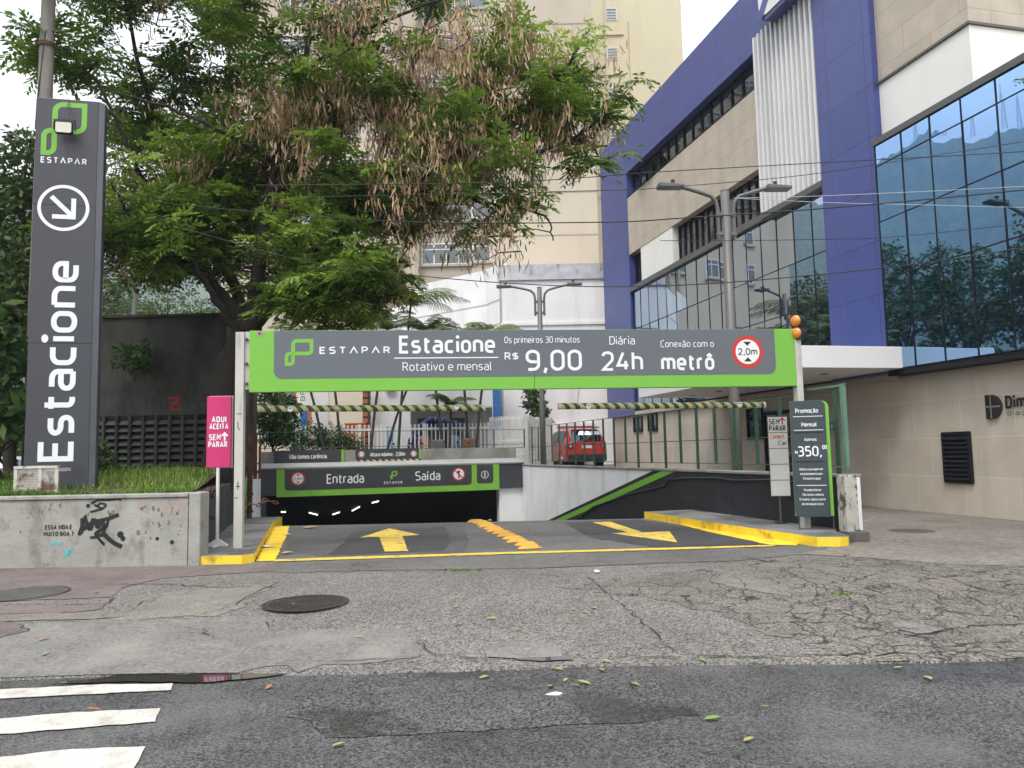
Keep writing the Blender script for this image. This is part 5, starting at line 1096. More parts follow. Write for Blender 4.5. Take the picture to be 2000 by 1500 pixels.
for v, dk in ((.865, 0), (.745, 0), (.725, 1), (.47, 1), (.265, 0)):
    if not dk: rl.box(xa + .08 * wd, xa + .92 * wd, Yp - .0004, Yp, zb + v * H_ - .006, zb + v * H_ + .004)
rl.build('rule', M_WTXT, t)
rl = MB()
for v in (.725, .47): rl.box(xa + .08 * wd, xa + .9 * wd, Yp - .0004, Yp, zb + v * H_ - .008, zb + v * H_ + .008)
rl.build('dark_rule', mat('dark_rule', (.012, .016, .02), .5), t)

# ================================================================== GREEN RAILING ON THE RAMP WALL
t = thing('green_railing', 'dark green steel railing with flat bars along the top of the ramp wall', 'fence', RW.o, RW.rz)
M_GRAIL = mat('railing_green', (.035, .085, .055), .5, var=.2, vscale=4, stain=(.12, .06, .03), sscale=5, spos=(.6, .72), samt=.6)
M_GRAIL2 = mat('faded_green', (.12, .22, .165), .55, var=.15, vscale=4)
Z0, Z1 = 1.0, 2.32; yr = .14
n_p = 23; Lr = RL + .0
for i in range(n_p):
    x = .3 + (Lr - .55) * i / (n_p - 1); long_ = i % 2 == 0
    MB().box(x - .045, x + .045, yr - .012, yr + .012, Z0 if long_ else Z0 + .12, Z1).build('bar', M_GRAIL, t)
for z in (Z1, 1.62, Z0 + .13): MB().tube([(0, yr + .018, z), (Lr - .2, yr + .018, z)], .010, 6).build('rail', M_GRAIL, t)
gt = MB(); x0, x1 = Lr - .9, Lr - .02; gt.box(x0, x1, yr - .02, yr + .02, 2.38, 2.41).box(x0, x1, yr - .02, yr + .02, Z0 + .1, Z0 + .125).build('end_frame', M_GRAIL2, t)
MB().box(x1 - .085, x1, yr - .03, yr + .03, Z0 + .08, 2.42).build('end_post', M_GRAIL2, t, bevel=.005)
# wire guard on the portal parapet
t = thing('wire_guard', 'thin dark wire guard rail standing on the concrete parapet above the garage', 'fence', PO.o, PO.rz)
xa, xb = PO.px(508, 860, 1.1)[0], PO.px(1024, 860, 1.1)[0]; z0 = PO.px(760, 878, 1.1)[1]; z1 = PO.px(760, 842, 1.1)[1]
for z in (z1, (z0 + z1) / 2 - .35, z0 + .12): MB().tube([(xa, 1.1, z), (xb, 1.1, z)], .012, 6).build('wire', M_GRAIL, t)
for k in range(9): x = xa + (xb - xa) * k / 8; MB().box(x - .02, x + .02, 1.08, 1.12, z0, z1).build('post', M_GRAIL, t)

# ================================================================== FENCES AND THINGS BEHIND THE PARAPET
M_PICK = mat('white_fence_paint', (.74, .74, .73), .5, var=.05, vscale=3)
def picket(label, a, b, z0, z1, sp=.17, w=.055, rails=(.2, .90), name='picket_fence', posts=3, th=.03):
    a, b = Vector(a), Vector(b); L = (b - a).length; tt = thing(name, label, 'fence', (a.x, a.y, 0), math.atan2(b.y - a.y, b.x - a.x)); n = int(L / sp); mb = MB()
    for k in range(n + 1):
        x = k * L / n; mb.box(x - w / 2, x + w / 2, -.02, .0, z0, z1)
    mb.build('pickets', M_PICK, tt); rb = MB()
    for r in rails: rb.box(0, L, .002, .04, z0 + (z1 - z0) * r - .04, z0 + (z1 - z0) * r + .04)
    rb.build('rails', M_PICK, tt)
    for k in range(posts): x = L * k / (posts - 1); MB().box(x - .06, x + .06, .042, .14, z0 - .1, z1 + .02).build('post', M_PICK, tt)
    return tt
Yf = 31.5; fx = lambda px, Y=Yf: (px - 1000) / F * Y; fz = lambda px, py, Y=Yf: 1.45 + ((903 - .0205 * px) - py) * Y / F
picket('white picket fence in front of the palms and the shop doorway', (fx(570), Yf), (fx(952), Yf + .8), .7, fz(760, 828), posts=4)
picket('taller white panel fence stepping down beside the ramp wall corner', (fx(955, 31.5), 32.2), (fx(1022, 29.4), 30.0), .7, fz(985, 812, 31), sp=.13, w=.06, rails=(.3, .55, .95))
picket('white panel fence behind the first green bars of the railing', (fx(1026, 30.2), 30.2), (fx(1078, 31), 32.0), .7, fz(1050, 815, 31), sp=.15, w=.09, rails=(.35, .93))
# colourful shop totem
p = Vector((fx(598, 33.2), 33.2, .75)); t = thing('shop_totem', 'blue, orange and white shop totem with upright letters BRO', 'sign', p, 0)
sx = lambda px: (px - 598) / F * 33.2; sz = lambda py: 1.45 + (891 - py) * 33.2 / F - .75
MB().box(sx(566), sx(640), -.0, .2, sz(865), sz(700)).build('panel', M_WPAN, t)
M_TB = mat('totem_blue', (.03, .14, .40), .45); M_TO = mat('totem_orange', (.62, .19, .04), .45)
MB().add([(sx(q[0]), -.004, sz(q[1])) for q in ((566, 793), (566, 740), (566, 700), (571, 700), (571, 786), (600, 805), (600, 865), (585, 865), (585, 805))], [(0, 1, 2, 3, 4, 5, 6, 7, 8)]).build('blue_band', M_TB, t)
MB().add([(sx(q[0]), -.006, sz(q[1])) for q in ((571, 700), (577, 700), (577, 784), (607, 800), (607, 865), (600, 865), (600, 805), (571, 787))], [tuple(range(7, -1, -1))]).build('orange_band', M_TO, t)
lettering(t, 'BRO', sz(783), sz(748), -sx(594), -sx(585), M_GREYTRIM, -.004, sw=.16, up=True)
# orange locker
p = Vector((fx(692, 32.6), 32.6, .7)); t = thing('orange_bin', 'orange metal box behind the picket fence among palm trunks', 'bin', p, R(8))
MB().box(-.42, .42, 0, .5, 0, 2.05).build('body', mat('orange_paint', (.60, .15, .02), .45, var=.08), t, bevel=.04); MB().box(-.44, .44, -.02, .52, 2.052, 2.12).build('lid', MATS['orange_paint'], t, bevel=.02); MB().box(-.3, -.1, -.006, -.001, .9, 1.5).build('notice', M_WPAN, t)
# balloon arch in the doorway
p = Vector((fx(857, 33.7), 33.75, 0)); t = thing('balloon_arch', 'arch of dark blue balloons over the shop doorway', 'balloons', p, 0); M_BAL = mat('blue_balloon', (.012, .018, .10), .25, var=.15, spec=.6)
for k in range(64):
    a = math.pi * (k % 32) / 31; r_ = 1.05 + (.0 if k < 32 else .22); mb = MB(); mb.ball((r_ * math.cos(a) + random.gauss(0, .05), random.uniform(-.1, .15), 1.75 + .9 * math.sin(a) * r_ + random.gauss(0, .05)), .17, .17, .19, 12); mb.build('balloon', M_BAL, t, smooth=True)
# person standing behind the pickets
def person(loc, label, shirt, trousers, rz):
    tp = thing('person', label, 'person', loc, rz); me = bpy.data.meshes.new('body')
    J = [((0, 0, .95), .13), ((0, 0, 1.15), .125), ((0, 0, 1.36), .15), ((0, 0, 1.46), .07), ((0, -.01, 1.54), .06), ((0, -.02, 1.62), .095), ((0, -.01, 1.71), .085),
         ((-.19, 0, 1.40), .06), ((-.24, .01, 1.14), .047), ((-.2, -.14, .98), .035), ((.19, 0, 1.40), .06), ((.25, .02, 1.14), .047), ((.24, -.06, .9), .035),
         ((-.10, 0, .9), .09), ((-.11, -.01, .5), .062), ((-.11, .02, .08), .042), ((-.12, -.13, .04), .036), ((.10, 0, .9), .09), ((.12, 0, .5), .062), ((.12, .03, .08), .042), ((.13, -.12, .04), .036)]
    E_ = [(0, 1), (1, 2), (2, 3), (3, 4), (4, 5), (5, 6), (2, 7), (7, 8), (8, 9), (2, 10), (10, 11), (11, 12), (0, 13), (13, 14), (14, 15), (15, 16), (0, 17), (17, 18), (18, 19), (19, 20)]
    me.from_pydata([j[0] for j in J], E_, []); o = bpy.data.objects.new('body', me); COL.objects.link(o); o.parent = tp
    s = o.modifiers.new('skin', 'SKIN'); sv = me.skin_vertices[0].data
    for i, j in enumerate(J): sv[i].radius = (j[1], j[1])
    sv[0].use_root = True; sb = o.modifiers.new('sub', 'SUBSURF'); sb.levels = 1; sb.render_levels = 1
    m = bpy.data.materials.new('clothed_body'); n, l, b = _nodes(m); tc = n.new('ShaderNodeTexCoord'); sp = n.new('ShaderNodeSeparateXYZ'); l.new(tc.outputs['Object'], sp.inputs[0]); r = n.new('ShaderNodeValToRGB'); r.color_ramp.interpolation = 'CONSTANT'; e = r.color_ramp.elements
    dv = n.new('ShaderNodeMath'); dv.operation = 'DIVIDE'; dv.inputs[1].default_value = 2; l.new(sp.outputs[2], dv.inputs[0]); l.new(dv.outputs[0], r.inputs[0])
    e[0].position = 0; e[0].color = (.03, .03, .03, 1); e[1].position = .05; e[1].color = trousers + (1,)
    for ps, c in ((.47, shirt), (.735, (.32, .17, .11)), ): q = e.new(ps); q.color = c + (1,)
    l.new(r.outputs[0], b.inputs['Base Color']); b.inputs['Roughness'].default_value = .8; me.materials.append(m)
    h = MB(); h.ball((0, .015, 1.74), .098, .105, .085, 14); h.build('hair', mat('dark_hair', (.015, .012, .01), .6), tp, smooth=True)
    ey = MB(); [ey.ball((x, -.105, 1.66), .012, .008, .009, 8) for x in (-.035, .035)]; ey.build('eyes', M_BLKV, tp); no = MB(); no.ball((0, -.115, 1.635), .014, .02, .022, 8); no.build('nose', mat('skin_tone', (.32, .17, .11), .6), tp); return tp
person((fx(826, 33.0), 33.0, .75), 'person in an orange shirt standing behind the white pickets by the shop doorway', (.55, .20, .10), (.03, .035, .06), R(20))
person((fx(884, 33.3), 33.3, .75), 'person in a light blue shirt at the right of the shop doorway', (.25, .38, .55), (.05, .05, .06), R(-15))
# parked motorbikes behind the parapet
M_BIKE = mat('bike_black', (.02, .02, .022), .35, var=.2); M_CHR = mat('bike_chrome', (.5, .5, .5), .25, metal=.9)
def motorbike(x, y, rz, label, box=None):
    tb = thing('motorbike', label, 'motorbike', (x, y, hz(y)), rz, 'motorbikes parked behind the parapet')
    for q, nm in ((-.62, 0), (.62, 1)):
        w = MB(); w.tube([(q + .26 * math.cos(a), 0, .31 + .26 * math.sin(a)) for a in [k * math.pi / 10 for k in range(21)]], .05, 8, cap=False); wh = w.build('wheel', M_BIKE, tb); hb = MB(); hb.cyl((q, -.05, .31), .09, .1, 14, 'y'); [hb.tube([(q, 0, .31), (q + .24 * math.cos(a), 0, .31 + .24 * math.sin(a))], .008, 5) for a in (0, 1.26, 2.51, 3.77, 5.03)]; hb.build('rim', M_CHR, wh)
    b = MB(); b.prism_y([(-.6, .62), (-.3, .45), (.15, .40), (.3, .55), (.34, .86), (.1, .92), (-.05, .80), (-.55, .84)], -.11, .11); b.build('frame', M_BIKE, tb, bevel=.03)
    s = MB(); s.box(-.62, .0, -.12, .12, .82, .90); s.build('seat', M_BIKE, tb, bevel=.03)
    f = MB(); f.tube([(.62, .07, .31), (.42, .07, .98)], .022, 8).tube([(.62, -.07, .31), (.42, -.07, .98)], .022, 8); f.build('fork', M_CHR, tb)
    h = MB(); h.tube([(.30, -.36, 1.08), (.38, -.14, 1.04), (.42, 0, 1.0), (.38, .14, 1.04), (.30, .36, 1.08)], .014, 8); [h.tube([(.36, d * .28, 1.07), (.40, d * .34, 1.22)], .008, 5) for d in (-1, 1)]; h.build('handlebar', M_BIKE, tb)
    mr = MB(); [mr.ball((.41, d * .36, 1.25), .02, .06, .045, 10) for d in (-1, 1)]; mr.build('mirrors', M_BIKE, tb); l = MB(); l.ball((.56, 0, .92), .07, .09, .09, 12); l.build('headlight', M_CHR, tb)
    if box: k = MB(); k.box(-.95, -.5, -.22, .22, .95, 1.38); k.build('top_box', box, tb, bevel=.05)
for x, y, rz, lb, bx in ((fx(735, 30.6), 30.6, R(80), 'black motorbike with bare handlebars parked left of the palm trunks behind the parapet', None), (fx(785, 30.5), 30.5, R(100), 'black motorbike parked between the palm trunks behind the parapet', None), (fx(832, 30.4), 30.4, R(75), 'black motorbike parked below the person in orange', None), (fx(890, 30.2), 30.2, R(12), 'motorbike with a grey top box parked at the right of the row', M_GREYTRIM), (fx(910, 30.9), 30.9, R(95), 'dark motorbike with a brown delivery crate parked in front of the right doorway', mat('brown_crate', (.16, .07, .03), .8))):
    motorbike(x, y, rz, lb, bx)

# ================================================================== RED CAR
def make_car(label, p, rz, M_RC):
    t = thing('parked_car', label, 'car', p, rz)
    M_TRIM = mat('car_black_plastic', (.02, .02, .022), .6, var=.1); M_CG = mat_glass('car_glass', (.4, .45, .47), (.015, .018, .02), .55, .02)
    # stations front(y+) ... rear at y=0: x half-width at sill, belt, roof
    prof = [(0.0, .62, 1.08, 1.5), ]
    W = .90
    def ring(y, zb, zbelt, zroof, wb, wr, bel=None):
        return [(-wb, y, zb), (-wb * 1.02, y, (zb + zbelt) / 2), (-wb, y, zbelt), (-wr, y, zroof - .06), (-wr * .8, y, zroof), (wr * .8, y, zroof), (wr, y, zroof - .06), (wb, y, zbelt), (wb * 1.02, y, (zb + zbelt) / 2), (wb, y, zb)]
    rings = [ring(.0, .42, 1.02, 1.06, .80, .78), ring(.06, .32, 1.05, 1.10, .88, .82), ring(.10, .30, 1.06, 1.40, .90, .72), ring(.28, .30, 1.06, 1.64, .905, .66), ring(1.0, .30, 1.05, 1.69, .905, .67), ring(2.0, .30, 1.04, 1.68, .905, .66), ring(2.5, .30, 1.03, 1.58, .905, .66), ring(3.05, .30, 1.02, 1.12, .90, .80), ring(3.9, .30, .96, 1.02, .88, .76), ring(4.15, .36, .85, .90, .80, .70)]
    mb = MB(); n = 10; vs = [v for r in rings for v in r]; fs = []
    for i in range(len(rings) - 1):
        for k in range(n): fs.append((i * n + k, i * n + (k + 1) % n, (i + 1) * n + (k + 1) % n, (i + 1) * n + k))
    fs += [tuple(range(n)), tuple((len(rings) - 1) * n + k for k in range(n - 1, -1, -1))]
    mb.add(vs, fs); b = mb.build('body', M_RC, t, bevel=.02, smooth=False)
    rw = MB(); rw.add([(-.70, .055, 1.10), (.70, .055, 1.10), (.66, .085, 1.40), (-.66, .085, 1.40), (.60, .20, 1.575), (-.60, .20, 1.575)], [(0, 1, 2, 3), (3, 2, 4, 5)]); rw.build('rear_window', M_CG, t)
    for s in (-1, 1):
        sw2 = MB(); sw2.add([(s * .906, .45, 1.09), (s * .906, 1.25, 1.09), (s * .70, 1.25, 1.60), (s * .715, .55, 1.57)], [(0, 1, 2, 3)]); sw2.add([(s * .906, 1.35, 1.09), (s * .906, 2.6, 1.08), (s * .705, 2.3, 1.56), (s * .70, 1.35, 1.60)], [(0, 1, 2, 3)]); sw2.build('side_window', M_CG, t)
        tl = MB(); tl.prism_y(rrect(s * .72 - .10, s * .72 + .10, .84, 1.05, .03), -.03, .03); o = tl.build('tail_light', mat('tail_lamp', (.10, .012, .01), .2, spec=.6), t); strokes_part(o, 'light_cross', [[(s * .72 - .05, .90), (s * .72 + .05, .99)], [(s * .72 - .05, .99), (s * .72 + .05, .90)]], .028, M_WPAN, -.033)
        for y in (.78, 3.3):
            wh = MB(); wh.cyl((s * .80 - .11, y, .34), .34, .22, 24, 'x'); o = wh.build('wheel', M_TRIM, t); rm = MB(); rm.cyl((s * .80 + (s * .112) - .01, y, .34), .21, .02, 16, 'x'); rm.build('rim', M_CHR, o)
        mi = MB(); mi.ball((s * 1.0, 2.35, 1.12), .10, .07, .07, 10); mi.build('wing_mirror', M_RC, t)
    bm_ = MB(); bm_.box(-.86, .86, -.09, .14, .30, .60); bm_.build('bumper', M_TRIM, t, bevel=.04)
    sp = MB(); sp.box(-.62, .62, .12, .4, 1.69, 1.735); sp.build('roof_spoiler', M_RC, t, bevel=.01)
    pl_ = MB(); pl_.box(-.22, .22, -.02, -.005, .84, .96); pl_.build('number_plate', M_PLT, t); lettering(t, 'LRC', -.19, -.03, .865, .93, M_GREYTRIM, -.0225, sw=.16); 
    hd = MB(); hd.box(-.3, .3, -.02, 0.0, .985, 1.02); hd.build('tailgate_trim', M_RC, t)
CY = 32.2; cx = (1143 - 1000) / F * CY
make_car('red compact off-road car seen from behind, parked behind the green railing', Vector((cx, CY, hz(CY))), R(14), mat('red_car_paint', (.42, .018, .016), .28, var=.05, vscale=2, spec=.5, coat=.7))
M_WCAR = mat('white_car_paint', (.66, .67, .68), .3, var=.04, coat=.5)
for px_, Y_c, rz_, lb_ in ((27, 40, 12, 'white car on the far street at the left edge, beside the totem'), (-4, 44, 8, 'white car at the very left edge of the photo, mostly cut off')):
    pc = atY(px_, 900, Y_c); make_car(lb_, Vector((pc.x, Y_c, .0)), R(180 + rz_), M_WCAR)

# ================================================================== STREET LAMPS
M_LAMP = mat('galvanised_grey', (.15, .147, .14), .5, var=.15, vscale=2, metal=.3, stain=(.11, .105, .1), sscale=1.5, sstretch=(2, 2, .3), spos=(.5, .75), samt=.5)
def street_lamp(x, y, z, h, label, r=.108, arm=1.55, m=M_LAMP, rz=0):
    t = thing('street_lamp', label, 'street lamp', (x, y, z), rz, 'double armed street lamps')
    MB().tube([(0, 0, 0), (0, 0, h * .35), (0, 0, h)], [r * 1.05, r, r * .82], 18).build('pole', m, t, smooth=True)
    MB().cyl((0, 0, h), r * .84, .02, 18).build('pole_cap', m, t)
    for s in (-1, 1):
        a = MB(); a.tube([(s * (r + .06), 0, h - 1.0), (s * (r + .06), 0, h - .38), (s * (r + .09), 0, h - .22), (s * (r + .2), 0, h - .1), (s * (r + .38), 0, h - .04), (s * arm * .75, 0, h + .04), (s * arm * .95, 0, h + .09)], .042, 10)
        for zz in (h - .9, h - .5): a.box(s * r * .8, s * (r + .1), -.05, .05, zz - .04, zz + .04) if s > 0 else a.box(s * (r + .1), s * r * .8, -.05, .05, zz - .04, zz + .04)
        arm_o = a.build('arm', m, t); 
        hmb = MB(); xs0, xs1 = sorted((s * arm * .9, s * (arm + .42))); hmb.prism_y([(xs0, h + .04), (xs1, h + .05), (xs1, h + .12), (xs0, h + .15)], -.13, .13); hd = hmb.build('lamp_head', m, t, bevel=.02)
        MB().cyl((s * (arm + .1), 0, h + .14), .04, .09, 10).build('photocell', M_BLKV, hd)
p = Vector((4.50, 15.55, .0)); street_lamp(p.x, p.y, 0, 6.75, 'nearest double armed grey street lamp, in front of the blue framed building', arm=1.0, rz=R(6))
street_lamp(1.04, 26.9, .4, 6.85, 'smaller looking double armed street lamp in front of the white building', r=.10, arm=1.1, rz=R(-4))
# lamp beyond the left wall, seen through the gap
lp = atY(262, 600, 45); t = thing('street_lamp', 'far single armed lamp post in the gap under the big tree', 'street lamp', (lp.x, 45, .6), 0)
hL = atY(262, 546, 45).z - .6
MB().tube([(0, 0, 0), (0, 0, hL)], .14, 12).build('pole', M_LAMP, t); MB().tube([(0, 0, hL - .1), (-.4, 0, hL + .05), (-1.5, 0, hL + .1)], .05, 8).build('arm', M_LAMP, t); MB().box(-1.9, -1.4, -.12, .12, hL + .04, hL + .16).build('lamp_head', M_LAMP, t)

# ================================================================== ROAD FURNITURE
M_BUMP = mat('speed_bump_orange', (.62, .33, .05), .65, var=.15, vscale=8, bump=.2, bscale=40, stain=(.25, .15, .05), sscale=7, spos=(.5, .68), samt=.7)
pa = onG(925, 1016); pb2 = onG(1038, 1073); n_b = 13
pr = MB(); pr.add([(-.19, -.085, 0), (.19, -.085, 0), (.19, .085, 0), (-.19, .085, 0), (-.11, -.04, .055), (.11, -.04, .055), (.11, .04, .055), (-.11, .04, .055)], [(0, 3, 2, 1), (4, 5, 6, 7), (0, 1, 5, 4), (1, 2, 6, 5), (2, 3, 7, 6), (3, 0, 4, 7)])
proto = pr.build('lane_divider_block', M_BUMP, bevel=.02)
dirv = (pb2 - pa).normalized()
for i in range(n_b):
    o = proto if i == 0 else proto.copy()
    if i: COL.objects.link(o)
    q = pa.lerp(pb2, i / (n_b - 1)); o.location = (q.x + random.gauss(0, .015), q.y, zr(q.y) + .002); o.rotation_euler = (0, 0, math.atan2(dirv.y, dirv.x) - math.pi / 2 + random.gauss(0, .06))
    tag(o, 'worn orange divider block in the row between the entry and exit lanes', 'lane divider', 'orange lane divider blocks')
M_IRON = mat('cast_iron', (.055, .05, .047), .55, var=.2, vscale=6, metal=.4, bump=.6, bscale=60, fine=.3, fscale=50)
def manhole(px, py, r, label, m=M_IRON, sq=1.0):
    p = onG(px, py); t = thing('manhole_cover', label, 'manhole cover', (p.x, p.y, zs(p.x, p.y) if p.y < 12 else hz(p.y) + .004), 0, 'manhole covers in the pavement')
    lid = MB(); lid.tube([(0, 0, .0), (0, 0, .012)], r, 40); lid.build('lid', m, t)
    rg = MB(); nn = 40
    for a0, a1, z in ((r * 1.02, r * 1.09, .014),):
        vs = [(q * math.cos(2 * math.pi * k / nn), q * math.sin(2 * math.pi * k / nn), z) for q in (a0, a1) for k in range(nn)]; rg.add(vs, [(k, (k + 1) % nn, (k + 1) % nn + nn, k + nn) for k in range(nn)])
    rg.build('rim', mat('iron_rim', (.03, .028, .026), .7, var=.2), t)
    st = MB(); 
    for k in range(-6, 7):
        y = k * r / 7; w = math.sqrt(max(0, (r * .93) ** 2 - y * y)); st.box(-w, w, y - r * .03, y + r * .03, .0125, .0165)
    st.build('tread', m, t)
manhole(597, 1182, .385, 'large dark round manhole cover near the middle of the pavement')
manhole(45, 1163, .42, 'round manhole cover with pale paver infill at the left edge of the red paving', mat('paver_lid', (.10, .095, .09), .9, var=.25, vscale=6, bump=.5, bscale=30))
manhole(1781, 1039, .38, 'manhole cover in the plaza nearest the concrete pillar'); manhole(1838, 1020, .36, 'middle manhole cover of the three in the plaza, farthest right', M_PLAZA); manhole(1800, 995, .36, 'manhole cover in the plaza closest to the stone wall')
# rusty mesh basket in the grass
p = atY(26, 945, 11.6); q = atY(131, 945, 11.9); t = thing('mesh_basket', 'rusty white metal mesh basket lying in the grass below the totem', 'basket', (p.x, p.y, .93), R(4)); Lb = q.x - p.x; M_RW = mat('rusty_white', (.55, .52, .46), .8, var=.15, vscale=6, stain=(.14, .05, .025), sscale=4, spos=(.48, .6), samt=.9); hh = .42
fm = MB()
for x in (0, Lb * .56, Lb - .04): fm.box(x, x + .05, 0, .03, 0, hh)
fm.box(0, Lb, -.01, .05, hh + .002, hh + .04).box(0, Lb, .35, .4, hh - .05, hh - .01).box(.0, .04, .05, .35, hh - .04, hh).box(Lb - .04, Lb, .05, .35, hh - .04, hh); fm.build('frame', M_RW, t)
ms = MB()
for k in range(26):
    x = .06 + (Lb - .1) * k / 26
    for d in (-1, 1): ms.tube([(x, .015, .02), (max(.02, min(Lb - .02, x + d * .14)), .015, hh)], .006, 4)
ms.build('mesh', M_RW, t)
# chains on the dark wall
def chain(label, pts, n=9, r=.035):
    t = thing('chain', label, 'chain', (0, 0, 0)); P = [Vector(p) for p in pts]
    for i in range(n):
        u = i / (n - 1) * (len(P) - 1); k = min(int(u), len(P) - 2); c = P[k].lerp(P[k + 1], u - k); d = (P[k + 1] - P[k]).normalized(); s = d.cross(Vector((0, 0, 1)) if i % 2 else Vector((1, 0, .2))).normalized()
        mb = MB(); mb.tube([c + d * r * 1.3 * math.cos(a) + s * r * .75 * math.sin(a) for a in [j * math.pi / 6 for j in range(13)]], .009, 6, cap=False); mb.build('link', M_RUST, t)
lw_ = lambda x, z, y=-.05: LW.M @ Vector((x, y, z))
chain('rusty chain hanging on the dark wall behind the pink sign', [lw_(.15, .78), lw_(.45, .62), lw_(1.0, .58), lw_(1.5, .50)], 12, .05)
chain('chain looped from the wall top to the gantry post', [lw_(.5, .98), lw_(.95, 1.0), lw_(1.4, .85)], 8, .045)
pp = atY(484, 983, 13.0); chain('loose chain between the rusty pipe and the ramp wall', [(pp.x - .02, 13, pp.z), (pp.x + .12, 13.2, pp.z - .04), (pp.x + .2, 13.3, pp.z + .03), (pp.x + .34, 13.4, pp.z - .02)], 7, .04)
# litter
M_LIT = [mat('paper_white', (.6, .6, .6), .8), mat('wrapper_red', (.45, .06, .04), .5), mat('cup_lilac', (.5, .35, .55), .6), mat('cardboard', (.35, .24, .15), .9)]
def litter(px, py, k, label, s=.08):
    p = onG(px, py); z = max(zr(p.y), .0) + .018; mb = MB(); n = 7; vs = [(s * random.uniform(.6, 1.3) * math.cos(6.283 * i / n), s * random.uniform(.5, 1) * math.sin(6.283 * i / n), random.uniform(0, .025)) for i in range(n)] + [(0, 0, .03)]
    mb.add(vs, [(i, (i + 1) % n, n) for i in range(n)]); o = mb.build('litter_scrap', M_LIT[k]); o.location = (p.x, p.y, z); tag(o, label, 'litter')
litter(562, 1048, 2, 'lilac crumpled cup on the road by the short yellow kerb', .1); litter(520, 1072, 0, 'white paper scrap on the yellow gutter paint', .12); litter(513, 1060, 1, 'red wrapper lying against the short yellow kerb', .07); litter(560, 1084, 3, 'flat brown scrap on the driveway beside the yellow paint', .1); litter(605, 1033, 3, 'brown dead leaves heaped at the brow of the ramp', .16); litter(957, 1019, 0, 'white scrap beside the far end of the divider blocks', .06); litter(1165, 1122, 0, 'small white scrap on the cracked pavement', .05); litter(1085, 1401, 0, 'pale scrap lying on the dark street', .06)
# fallen leaves
lv = MB(); lv.add([(-.06, 0, 0), (-.02, -.022, .006), (.03, -.018, .008), (.07, 0, .002), (.03, .02, .01), (-.02, .024, .006)], [(0, 1, 5), (1, 2, 4, 5), (2, 3, 4)])
ML1 = mat('fallen_leaf_yellow', (.30, .27, .09), .7, var=.2, vscale=20); ML2 = mat('fallen_leaf_green', (.16, .26, .05), .7, var=.2, vscale=20); ML3 = mat('fallen_leaf_brown', (.30, .14, .07), .8, var=.2, vscale=20)
protos = []
for m_, c_ in ((ML1, 'yellow'), (ML2, 'green'), (ML3, 'brown')): protos.append((lv.build('fallen_leaf', m_), c_))
used = set()
spots = [(950, 1176), (960, 1213), (890, 1190), (895, 1224), (1160, 1192), (1144, 1201), (1252, 1270), (1410, 1286), (1476, 1193), (1230, 1194), (1120, 1195), (1090, 1311), (1175, 1312), (1140, 1337), (1075, 1344), (1105, 1332), (1125, 1343), (1755, 1308), (1812, 1328), (1494, 1384), (1372, 1295), (1390, 1408), (1462, 1450), (945, 1327), (525, 1346), (216, 1358), (185, 1390), (85, 1254), (88, 1284), (190, 1160), (187, 1163), (575, 1185), (660, 1460), (780, 1145), (1185, 1298), (1550, 1218), (1860, 1283), (1690, 1130), (450, 1195), (1240, 1340), (700, 1250), (1010, 1235)]
for i, (px, py) in enumerate(spots):
    k = random.choices((0, 1, 2), (5, 3, 2))[0]; base, c_ = protos[k]; o = base if k not in used else base.copy()
    if k in used: COL.objects.link(o)
    used.add(k); p = onG(px, py); z = (zs(p.x, p.y) if p.y > 5.6 else -.083) + .014; o.location = (p.x, p.y, z); s = random.uniform(.4, .85); o.scale = (s, s, s); o.rotation_euler = (random.gauss(0, .1), random.gauss(0, .1), random.uniform(0, 6.28))
    tag(o, 'small %s fallen leaf lying on the ground' % c_, 'leaf', 'fallen %s leaves' % c_)
for k, (b, c_) in enumerate(protos):
    if k not in used: bpy.data.objects.remove(b)
# ================================================================== OVERHEAD CABLES
M_CAB = mat('cable_black', (.015, .015, .016), .6); M_CABL = mat('cable_pale', (.45, .47, .5), .5)
def cable(label, pts, Y, r=.009, m=M_CAB):
    P = [atY(q[0], q[1], q[2] if len(q) > 2 else Y) for q in pts]
    out = []
    for i in range(len(P) - 1):
        p0, p1, p2, p3 = P[max(i - 1, 0)], P[i], P[i + 1], P[min(i + 2, len(P) - 1)]
        for k in range(8):
            u = k / 8; out.append(.5 * ((2 * p1) + (p2 - p0) * u + (2 * p0 - 5 * p1 + 4 * p2 - p3) * u * u + (3 * p1 - p0 - 3 * p2 + p3) * u ** 3))
    out.append(P[-1]); tag(MB().tube(out, r, 5).build('overhead_cable', m), label, 'cable', 'overhead cables')
cable('topmost thin cable crossing the white fins and blue pylon', [(500, 362), (980, 356), (1300, 335), (1622, 317), (2000, 296), (2500, 262)], 9.5, .006)
cable('thin cable passing the middle of the white fins', [(600, 385), (1176, 372), (1300, 366), (1545, 345), (1720, 320), (2000, 276), (2400, 205)], 9.8, .005)
cable('thick wet cable crossing just below the lamp arms', [(92, 372, 14.4), (206, 385, 14.0), (525, 416, 13.0), (820, 434, 12.1), (1176, 434, 11.2), (1348, 425, 10.7), (1625, 406, 10), (2000, 371, 9.3), (2500, 318, 8.6)], 9.0, .0095)
cable('black cable crossing the mirrored glass above the gantry sign', [(92, 372, 14.4), (206, 404, 14), (400, 458, 13.2), (595, 510, 12.5), (785, 535, 11.9), (975, 552, 11.3), (1180, 560, 10.8), (1400, 553, 10.2), (1730, 523, 9.5), (2000, 484, 9), (2500, 400, 8.5)], 8.8, .0075)
cable('thin cable crossing the blue pylon at mid height', [(1290, 470), (1440, 470), (1625, 467), (1740, 463), (1965, 441), (2400, 398)], 10.5, .005)
cable('pale cable running right from the lamp head', [(1433, 387), (1622, 382), (2000, 364), (2400, 340)], 11, .004, M_CABL)
